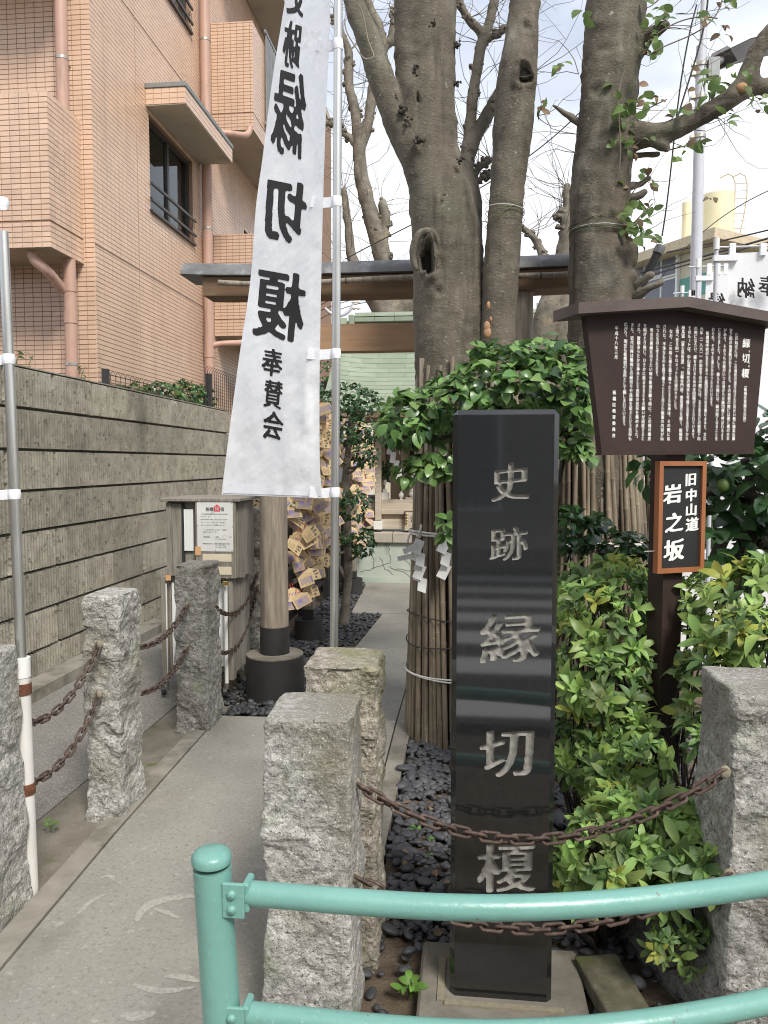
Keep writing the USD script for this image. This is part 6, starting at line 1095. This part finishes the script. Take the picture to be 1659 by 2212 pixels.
bed('garden_bed', [(-.30, 1.9), (1.9, 1.9), (2.2, 4.7), (-.31, 4.7)], 4300, .034, 3, 300, lambda x, y: 1.0 if (x < .12 and y > 2.40) else (.16 if y < 2.42 else (.55 if x < .9 else .2)))
bed('gravel_bed', [(-1.60, 4.56), (-.99, 4.56), (-1.0, 5.4), (-.88, 7.78), (-1.20, 7.8), (-1.31, 9.8), (-1.62, 9.8)], 2700, .036, 4, 200)
LI = np.random.default_rng(8)
for k in range(14): x, y = LI.uniform(-.27, .0), LI.uniform(2.3, 3.6); single('fallen_leaf', leaf_at('broad', np.array([x, y, .02]), LI.normal(size=3) * [1, 1, .2], np.array([0, 0, 1.0]) + LI.normal(0, .3, 3), LI.uniform(.025, .045), LI), 'dead_leaf', 'small brown fallen leaf lying on the dark pebbles left of the pillar', 'leaf', 'fallen leaves on the pebbles', smooth=True)
def weed(x, y, label, n, s, spread):
    o = G(x, y, .0); w = thing('weed', label, 'weed', o)
    for k in range(n): a = k * 2.4; q = o + np.array([math.cos(a), math.sin(a), 0]) * spread * LI.uniform(.2, 1) + [0, 0, LI.uniform(.01, .05) * s / .05]; part(w, 'stem', tube([o - [0, 0, .01], (o + q) / 2 + [0, 0, .01], q], .0012, 4), 'weed_leaf'); part(w, 'leaf', leaf_at('broad', q, np.array([math.cos(a), math.sin(a), .35]), np.array([0, -.2, 1.0]), s * LI.uniform(.7, 1.2), LI), 'weed_leaf', smooth=True)
weed(888, 2150, 'bright green weed growing beside the concrete base of the pillar', 14, .036, .026); weed(898, 1795, 'tiny clover plant among the pebbles left of the pillar', 9, .016, .02); weed(928, 1818, 'single small clover leaf among the pebbles nearer the pillar', 4, .016, .012); weed(110, 1792, 'small green weed in the verge by the jagged middle post', 7, .03, .03); weed(953, 1915, 'small clover at the left foot of the pillar', 5, .016, .02); weed(920, 1850, 'faint small clover below the chain on the pebbles', 4, .014, .02)

# ================================================================ sakaki sprigs in the vase
v_, o_ = SKV
for k in range(70): t = LI.uniform(0, 1); p = o_ + np.array([LI.normal(0.01 + .03 * t, .022 + .018 * t), .25 - .0 + LI.normal(0, .02), .26 + .24 * t]) - np.array([0, .0, 0]); p[1] = YH + .25 + LI.normal(0, .02); part(v_, 'leaf', leaf_at('camellia', p, np.array([LI.normal(0, .5), LI.normal(0, .4), .8]), np.array([0, -1.0, .2]), .055, LI), 'dark_leaf', smooth=True)

# ================================================================ far surroundings
mat('school_cream', [(.56, .52, .40), (.64, .60, .475)], scale=2, rough=.85, stains=[(1.2, (.46, .41, .32), .56, .75, (1, 1, .4))])
mat('tank_yellow', [(.70, .63, .40), (.76, .69, .46)], scale=2, rough=.6, stains=[(2, (.62, .53, .32), .58, .75, (2, 2, .4))])
mat('rust_edge', [(.50, .42, .29), (.56, .48, .35)], scale=4, rough=.9, stains=[(9, (.36, .20, .08), .54, .70, (1, 1, 2))])
mat('school_teal', [(.10, .30, .255), (.13, .34, .29)], scale=5, rough=.6)
mat('school_glass', [(.15, .16, .185), (.19, .20, .225)], scale=.6, rough=.15)
mat('white_paint', [(.70, .70, .69), (.78, .78, .77)], scale=5, rough=.5)
mat('light_grey', [(.48, .49, .52), (.56, .57, .60)], scale=5, rough=.45)
mat('street_brick', [(.25, .24, .22), (.31, .30, .275)], scale=3, rough=.8)
mat('hedge_mass', [(.03, .055, .018), (.06, .10, .03)], scale=18, rough=.8, bump=.05, bscale=20)
c0_ = P(1535, 560, 28.0); RZ = P(1546, 500, 27.5)[2]; l1 = P(1330, 560, 32.0); r1_ = P(1700, 560, 30.6); la = l1[:2] - c0_[:2]; la /= np.linalg.norm(la); ra = r1_[:2] - c0_[:2]; ra /= np.linalg.norm(ra)
SC = thing('school_building', 'cream school building with grey windows and a roof slab right of the trees', 'building', (c0_[0], c0_[1], 0))
def face_box(d, n, a0, a1, z0, z1, t0, t1, m, name, parent=SC):
    o = np.append(c0_[:2], 0); d3, n3 = np.append(d, 0), np.append(n, 0); v = [o + d3 * a + n3 * t + np.array([0, 0, z]) for a in (a0, a1) for t in (t0, t1) for z in (z0, z1)]; return part(parent, name, manifold3d.Manifold.hull_points(np.array(v)), m)
nl = np.array([la[1], -la[0]]); nl = nl if nl @ (-c0_[:2]) > 0 else -nl; nr_ = np.array([ra[1], -ra[0]]); nr_ = nr_ if nr_ @ (-c0_[:2]) > 0 else -nr_
face_box(la, nl, 0, 9, 0, RZ - .35, -.3, 0, 'school_cream', 'wall'); face_box(ra, nr_, 0, 9, 0, RZ - .35, -.3, 0, 'school_cream', 'wall')
oo = np.append(c0_[:2], 0); corner = [oo + np.append(la * a + ra * b, 0) for a, b in ((-.7, -.7), (9, -.7), (9, 9), (-.7, 9))]
part(SC, 'roof_slab', manifold3d.Manifold.hull_points(np.array([c + [0, 0, z] for c in corner for z in (RZ - .33, RZ)])), 'rust_edge')
fl = lambda x, y: (lambda q: (q[:2] - c0_[:2]) @ la)(next(EYEP + ray(x, y) * k for k in [((c0_[:2] - EYEP[:2]) @ nl) / (ray(x, y)[:2] @ nl)])); hz_ = lambda x, y: (EYEP + ray(x, y) * (((c0_[:2] - EYEP[:2]) @ nl) / (ray(x, y)[:2] @ nl)))[2]
for xa_, xb_, ya, yb in ((1362, 1392, 560, 600), (1396, 1428, 555, 598), (1432, 1466, 549, 594), (1362, 1392, 606, 650), (1396, 1428, 606, 650), (1432, 1466, 604, 650)):
    a, b = sorted((fl(xa_, 590), fl(xb_, 590))); z1, z0 = hz_((xa_ + xb_) / 2, ya), hz_((xa_ + xb_) / 2, yb); wf = face_box(la, nl, a - .06, b + .06, z0 - .06, z1 + .06, .001, .05, 'white_paint', 'window_frame'); face_box(la, nl, a, b, z0, z1, .051, .06, 'school_glass', 'pane')
face_box(la, nl, fl(1532, 600), fl(1471, 600), hz_(1500, 640), hz_(1500, 596), .001, .04, 'school_teal', 'teal_band'); face_box(la, nl, fl(1470, 560), fl(1466, 560), 0, hz_(1468, 528), .02, .15, 'white_paint', 'drain_pipe')
face_box(ra, nr_, .5, 5.2, RZ - 2.2, RZ - 1.25, .6, .64, 'school_teal', 'balcony_screen'); face_box(ra, nr_, .4, 5.2, RZ - 3.6, RZ - 2.3, .001, .06, 'school_teal', 'teal_band')
face_box(ra, nr_, 1.0, 1.8, RZ - .28 + .29, RZ + .35, -1.8, -1.2, 'school_teal', 'roof_box')
for x0, x1, yt, yb, lab_ in ((1513, 1585, 452, 520, 'large'), (1472, 1492, 470, 506, 'slim')):
    Yt = 30.5; a, b = P(x0, 500, Yt), P(x1, 500, Yt); r = (b[0] - a[0]) / 2; zt_ = P(1550, yt - 30 if lab_ == 'large' else 436, Yt)[2]; tk = thing('water_tank', f'{lab_} pale yellow cylindrical water tank on the school roof', 'water tank', ((a[0] + b[0]) / 2, Yt, RZ)); part(tk, 'tank', lathe([(r, RZ + .02), (r, zt_ - .06), (r * .97, zt_), (r * .3, zt_ + .08), (.01, zt_ + .1)], (a[0] + b[0]) / 2, Yt, 0, 36), 'tank_yellow', smooth=35)
    if lab_ == 'large':
        lx = b[0] - .12
        for dx in (0, .42): part(tk, 'ladder_rail', tube(spline([(lx + dx, Yt - r * .55, RZ), (lx + dx, Yt - r * .55, zt_ + .4), (lx + dx - .1, Yt - r * .5, zt_ + .62), (lx + dx - .5, Yt - r * .4, zt_ + .55)], 14), .022, 6), 'rust_edge')
        for k in range(9): part(tk, 'rung', tube([(lx, Yt - r * .55, RZ + .3 + k * .27), (lx + .42, Yt - r * .55, RZ + .3 + k * .27)], .014, 5), 'rust_edge')
# grey lamp pole and street lamp
Yp = 12.0; lp = P(1503, 600, Yp); LPp = thing('lamp_pole', 'tall light grey metal lamp pole in front of the school building', 'pole', (lp[0], Yp, 0)); part(LPp, 'pole', tube([(lp[0], Yp, -.05), (lp[0], Yp, 4), (lp[0] , Yp, P(1510, 100, Yp)[2])], [.085, .082, .075], 24), 'light_grey', smooth=40); part(LPp, 'pole', tube([(lp[0] + .02, Yp, P(1510, 100, Yp)[2]), (lp[0] + .02, Yp, 11)], .05, 16), 'light_grey', smooth=40)
for y in (145, 165, 215, 300): z = P(1503, y, Yp)[2]; part(LPp, 'clamp', join([cyl(lp[0], Yp, z, z + .05, .092, 20), bx(lp[0] - .14, lp[0] - .08, Yp - .05, Yp + .02, z + .005, z + .045)]), 'steel', smooth=40)
aL = [P(1522, 145, Yp), P(1560, 130, Yp + .3), P(1605, 110, Yp + .6), P(1700, 85, Yp + .9)]; LA = thing('street_lamp', 'dark slim street lamp head on an arm from the grey pole', 'street lamp', aL[0]); part(LA, 'arm', tube(aL[:2], .05, 10), 'grey_metal', smooth=40); part(LA, 'head', sweep([(-.22, -.10), (.22, -.10), (.16, .10), (-.16, .10)], [aL[1], aL[2], aL[3]]), 'bronze_frame', smooth=30); part(LA, 'lid', sweep([(-.17, .101), (.17, .101), (.13, .15), (-.13, .15)], [aL[1], aL[2], aL[3]]), 'light_grey', smooth=30); part(LA, 'bracket', bx(lp[0] + .085, lp[0] + .24, Yp - .08, Yp + .08, P(1515, 170, Yp)[2], P(1515, 130, Yp)[2]), 'grey_metal')
# white banners beyond the board
BR = [(1548, 522, 5.2, 1576, 1720, 545, ('奉', 1658, 618, 36), ('納', 1611, 622, 36), 'nearest white banner beyond the information board, with mirrored writing on it'), (1508, 565, 6.4, 1526, 1574, 588, ('縁', 1548, 652, 34), None, 'second white banner beyond the board, partly hidden by the nearest one'), (1474, 622, 7.6, 1486, 1507, 640, None, None, 'farthest white banner beyond the board, just over its roof')]
for xp, yt, Yq, x0, x1, y0, g1, g2, lb in BR:
    b = P(xp, yt, Yq); fp = thing('flag_pole', 'white plastic flag pole of the ' + lb.split(',')[0].replace('white ', ''), 'pole', (b[0], Yq, 0)); part(fp, 'pole', cyl(b[0], Yq, -.05, b[2], .013, 14), 'light_grey', smooth=40); part(fp, 'joint', cyl(b[0], Yq, b[2] - .05, b[2] + .02, .018, 14), 'white_plastic', smooth=40); part(fp, 'crossbar', tube([P(xp - 20 if xp < 1540 else xp, yt + 12, Yq), P(x1 + 6, yt + 8, Yq)], .006, 8), 'light_grey', smooth=40)
    bn = thing('banner', lb, 'banner', (b[0] + .1, Yq, 1)); a0, a1 = P(x0, y0, Yq), P(x1, y0, Yq)
    def sh(u, v): X = a0[0] + (a1[0] - a0[0]) * u; Z = a0[2] - 1.9 * v; return np.stack([X, Yq + .02 * np.sin(7 * X + 3 * Z) + .03 * (meshkit.fbm(np.stack([X * 4, Z * 2, 0 * X], -1), 3, 2) - .5), Z], -1)
    part(bn, 'cloth', grid_sheet(16, 40, sh), 'banner_cloth', smooth=True)
    for X_ in np.linspace(x0 + 6, x1 - 6, 3): q = P(X_, y0, Yq); part(bn, 'cloth_tab', bx(q[0] - .018, q[0] + .018, Yq - .012, Yq + .012, q[2] - .02, P(X_, yt + 8, Yq)[2] + .012), 'cloth_strap')
    q = P(xp, y0 + 14, Yq); part(bn, 'cloth_tab', bx(q[0] - .02, a0[0] + .05, Yq - .021, Yq + .021, q[2] - .018, q[2] + .018), 'cloth_strap')
    for gg in (g1, g2):
        if gg: o = P(gg[1], gg[2], Yq - .045); w_ = gg[3] * Yq / FOC * 1.1; part(bn, 'character', place(flat_mesh(glyph(gg[0], 2.2, .8, .14)), (o[0], Yq - .045, o[2]), (-w_, 0, 0), (0, 0, w_ * 1.15)), 'ink')
# overhead wires
for k, (pts_, r, lb) in enumerate(((((1440, 545, 14), (1560, 520, 14), (1700, 487, 14)), .014, 'topmost of the three near wires crossing the school wall'), (((1380, 590, 14), (1540, 548, 14), (1700, 503, 14)), .02, 'thick middle wire crossing the school wall'), (((1380, 602, 14), (1540, 556, 14), (1700, 512, 14)), .014, 'lowest wire crossing the school wall'), (((1420, 612, 13), (1520, 500, 13), (1660, 412, 13)), .008, 'thin wire rising steeply to the right past the water tank'), (((1430, 510, 6), (1452, 340, 6), (1475, 150, 6), (1505, 10, 6)), .006, 'long slack cable hanging down beside the thick trunk'), (((1455, 290, 7), (1480, 200, 7), (1520, 60, 7), (1530, -40, 7)), .008, 'dark double cable climbing beside the grey lamp pole'), (((745, 560, 8), (880, 490, 8), (1080, 380, 8), (1250, 245, 8)), .006, 'guy wire running up to the right behind the hollow tree'), (((690, 660, 20), (720, 645, 20), (900, 600, 20)), .01, 'upper far power line under the gate beam'), (((690, 690, 20), (780, 655, 20), (900, 655, 20)), .01, 'middle far power line under the gate beam'), (((690, 672, 20), (800, 640, 20), (905, 638, 20)), .01, 'lower far power line under the gate beam'))): single('cable', tube(spline([P(*q) for q in pts_], 24), r, 6), 'wire_dark', lb, 'cable', smooth=True)
CT = thing('cable_cover', 'black slanting cable cover with a grey cap beside the thick trunk', 'cable cover', P(1400, 600, 4.9)); a, b = P(1375, 640, 4.9), P(1420, 548, 4.9); part(CT, 'sleeve', tube([a, (a + b) / 2, b], .026, 14), 'black_iron', smooth=40); part(CT, 'cap', tube([b, b + (b - a) * .1, b + (b - a) * .18], [.032, .034, .03], 14), 'grey_metal', smooth=40)
IN = thing('insulator_rack', 'pale bent bracket with white insulators under the gate beam left of the tree', 'insulators', P(760, 650, 20)); part(IN, 'bracket', tube(spline([P(702, 666, 20), P(755, 671, 20), P(762, 660, 20), P(763, 630, 20)], 16), .04, 8), 'light_grey', smooth=True)
for y in (639, 652, 665): part(IN, 'insulator', T(lathe([(.02, -.12), (.06, -.06), (.03, 0), (.06, .06), (.02, .12)], 0, 0, 0, 12), P(769, y, 20), ry=PI / 2), 'porcelain', smooth=True)
GR = thing('gymnasium', 'low building with a teal green sloped roof between the gate column and thick trunk', 'building', P(1190, 740, 22)); a, b = P(1120, 745, 22), P(1262, 745, 22); zr_ = P(1190, 705, 22)[2]; part(GR, 'wall', bx(a[0], b[0], 22, 30, 0, a[2]), 'school_cream'); part(GR, 'roof', sweep([(-4.4, 0), (4.4, 0), (0, zr_ - a[2])], [(a[0] - .2, 26, a[2] + .01), (b[0] + .2, 26, a[2] + .01)]), 'school_teal')
LS = thing('loudspeakers', 'pole with pale horn loudspeakers beyond the teal roof', 'loudspeaker', P(1163, 720, 20)); q = P(1163, 655, 20); part(LS, 'mast', cyl(q[0], 20, 0, q[2], .05, 10), 'light_grey', smooth=40)
for x, y, s in ((1148, 684, -1), (1174, 678, 1), (1172, 662, 1)): q = P(x, y, 20); part(LS, 'horn', T(lathe([(.04, 0), (.06, .15), (.16, .3), (.15, .3), (.03, .1)], 0, 0, 0, 14), q, ry=s * PI / 2), 'light_grey', smooth=40)
# right hand side: white rail wall, hedge, plain houses that close the view
RW = thing('white_wall', 'white low wall with a sloping coping and slim rails seen through the shrubs', 'wall', P(1400, 1150, 6.2)); q = P(1340, 1100, 6.2); part(RW, 'wall', bx(q[0], 5.2, 6.2, 6.35, -.05, .78), 'white_paint'); part(RW, 'coping', bx(q[0] - .02, 5.22, 6.17, 6.38, .781, .86, .006), 'light_grey')
for k in range(16): part(RW, 'baluster', bx(q[0] + .1 + k * .22, q[0] + .135 + k * .22, 6.25, 6.285, .861, 1.42), 'white_paint')
part(RW, 'top_rail', bx(q[0], 5.2, 6.24, 6.295, 1.421, 1.47), 'white_paint')
def house_far(label, x0, x1, y0, y1, h, m, roof):
    o = thing('house', label, 'house', ((x0 + x1) / 2, y0, 0)); part(o, 'wall', bx(x0, x1, y0, y1, -.05, h), m); part(o, 'roof', bx(x0 - .2, x1 + .2, y0 - .2, y1 + .2, h + .001, h + .18, .02), roof)
    n = max(2, int((x1 - x0) / 2.2))
    for f_ in range(int(h // 2.8)):
        for k in range(n): xa_ = x0 + (x1 - x0) * (k + .25) / n; xb_ = x0 + (x1 - x0) * (k + .75) / n; w_ = part(o, 'window', bx(xa_, xb_, y0 - .05, y0 - .002, .9 + f_ * 2.8, 2.2 + f_ * 2.8), 'white_paint'); part(w_, 'pane', bx(xa_ + .06, xb_ - .06, y0 - .06, y0 - .051, .96 + f_ * 2.8, 2.14 + f_ * 2.8), 'school_glass')
house_far('plain low house behind the shrine and the black fence', -3.6, .9, 15.5, 21, 3.0, 'school_cream', 'copper_grey')
house_far('pale house behind the white wall at the right', 1.6, 12, 12.8, 18, 2.75, 'white_paint', 'copper_grey')
HB = thing('hedge', 'dark hedge behind the white rails at the right', 'hedge', (4, 7, 0)); v, f = tube([(q[0] - .2, 7.1, .55), (3, 7.1, .6), (5.5, 7.1, .6)], [.55, .6, .55], 24); v = v + meshkit.fbm(v * 5, 3, 4)[:, None] * .12; part(HB, 'mass', (v, f), 'hedge_mass', smooth=True); foliage(HB, camellia_leaves([(1390, 1060, 70, 60, 7.0, .5), (1500, 1060, 70, 60, 7.0, .5), (1600, 1060, 70, 60, 7.0, .5)], 90, .09), 'dark_leaf', single_n=20)
HL = thing('hedge', 'green shrubs behind the iron fence between the banner and the clipped tree', 'hedge', (-1.9, 10.2, 0)); foliage(HL, camellia_leaves([(708, 820, 30, 50, 10.6, .5), (700, 900, 40, 60, 10.4, .5), (640, 1050, 60, 80, 10.2, .5), (560, 1110, 36, 60, 10.2, .4)], 130, .09), 'dark_leaf', single_n=40); part(HL, 'stem', tube([P(700, 1100, 10.5), P(702, 950, 10.5), P(706, 820, 10.5)], .04, 8), 'bark_dark')
# the street frontage across the road, mirrored in the polished stone
SF_ = thing('street_building', 'brown balconied building across the road, only mirrored in the black pillar', 'building', (0, -10, 0)); part(SF_, 'wall', bx(-16, 16, -18, -9.6, -.06, 5.6), 'street_brick'); part(SF_, 'roof', bx(-16.2, 16.2, -18.2, -9.4, 5.601, 5.85), 'grey_metal')
for f_ in range(2):
    for k in range(9): x = -15 + k * 3.4; w_ = part(SF_, 'window', bx(x, x + 2, -9.598, -9.55, .7 + f_ * 3.1, 2.5 + f_ * 3.1), 'white_paint'); part(w_, 'pane', bx(x + .06, x + 1.94, -9.549, -9.54, .76 + f_ * 3.1, 2.44 + f_ * 3.1), 'school_glass')
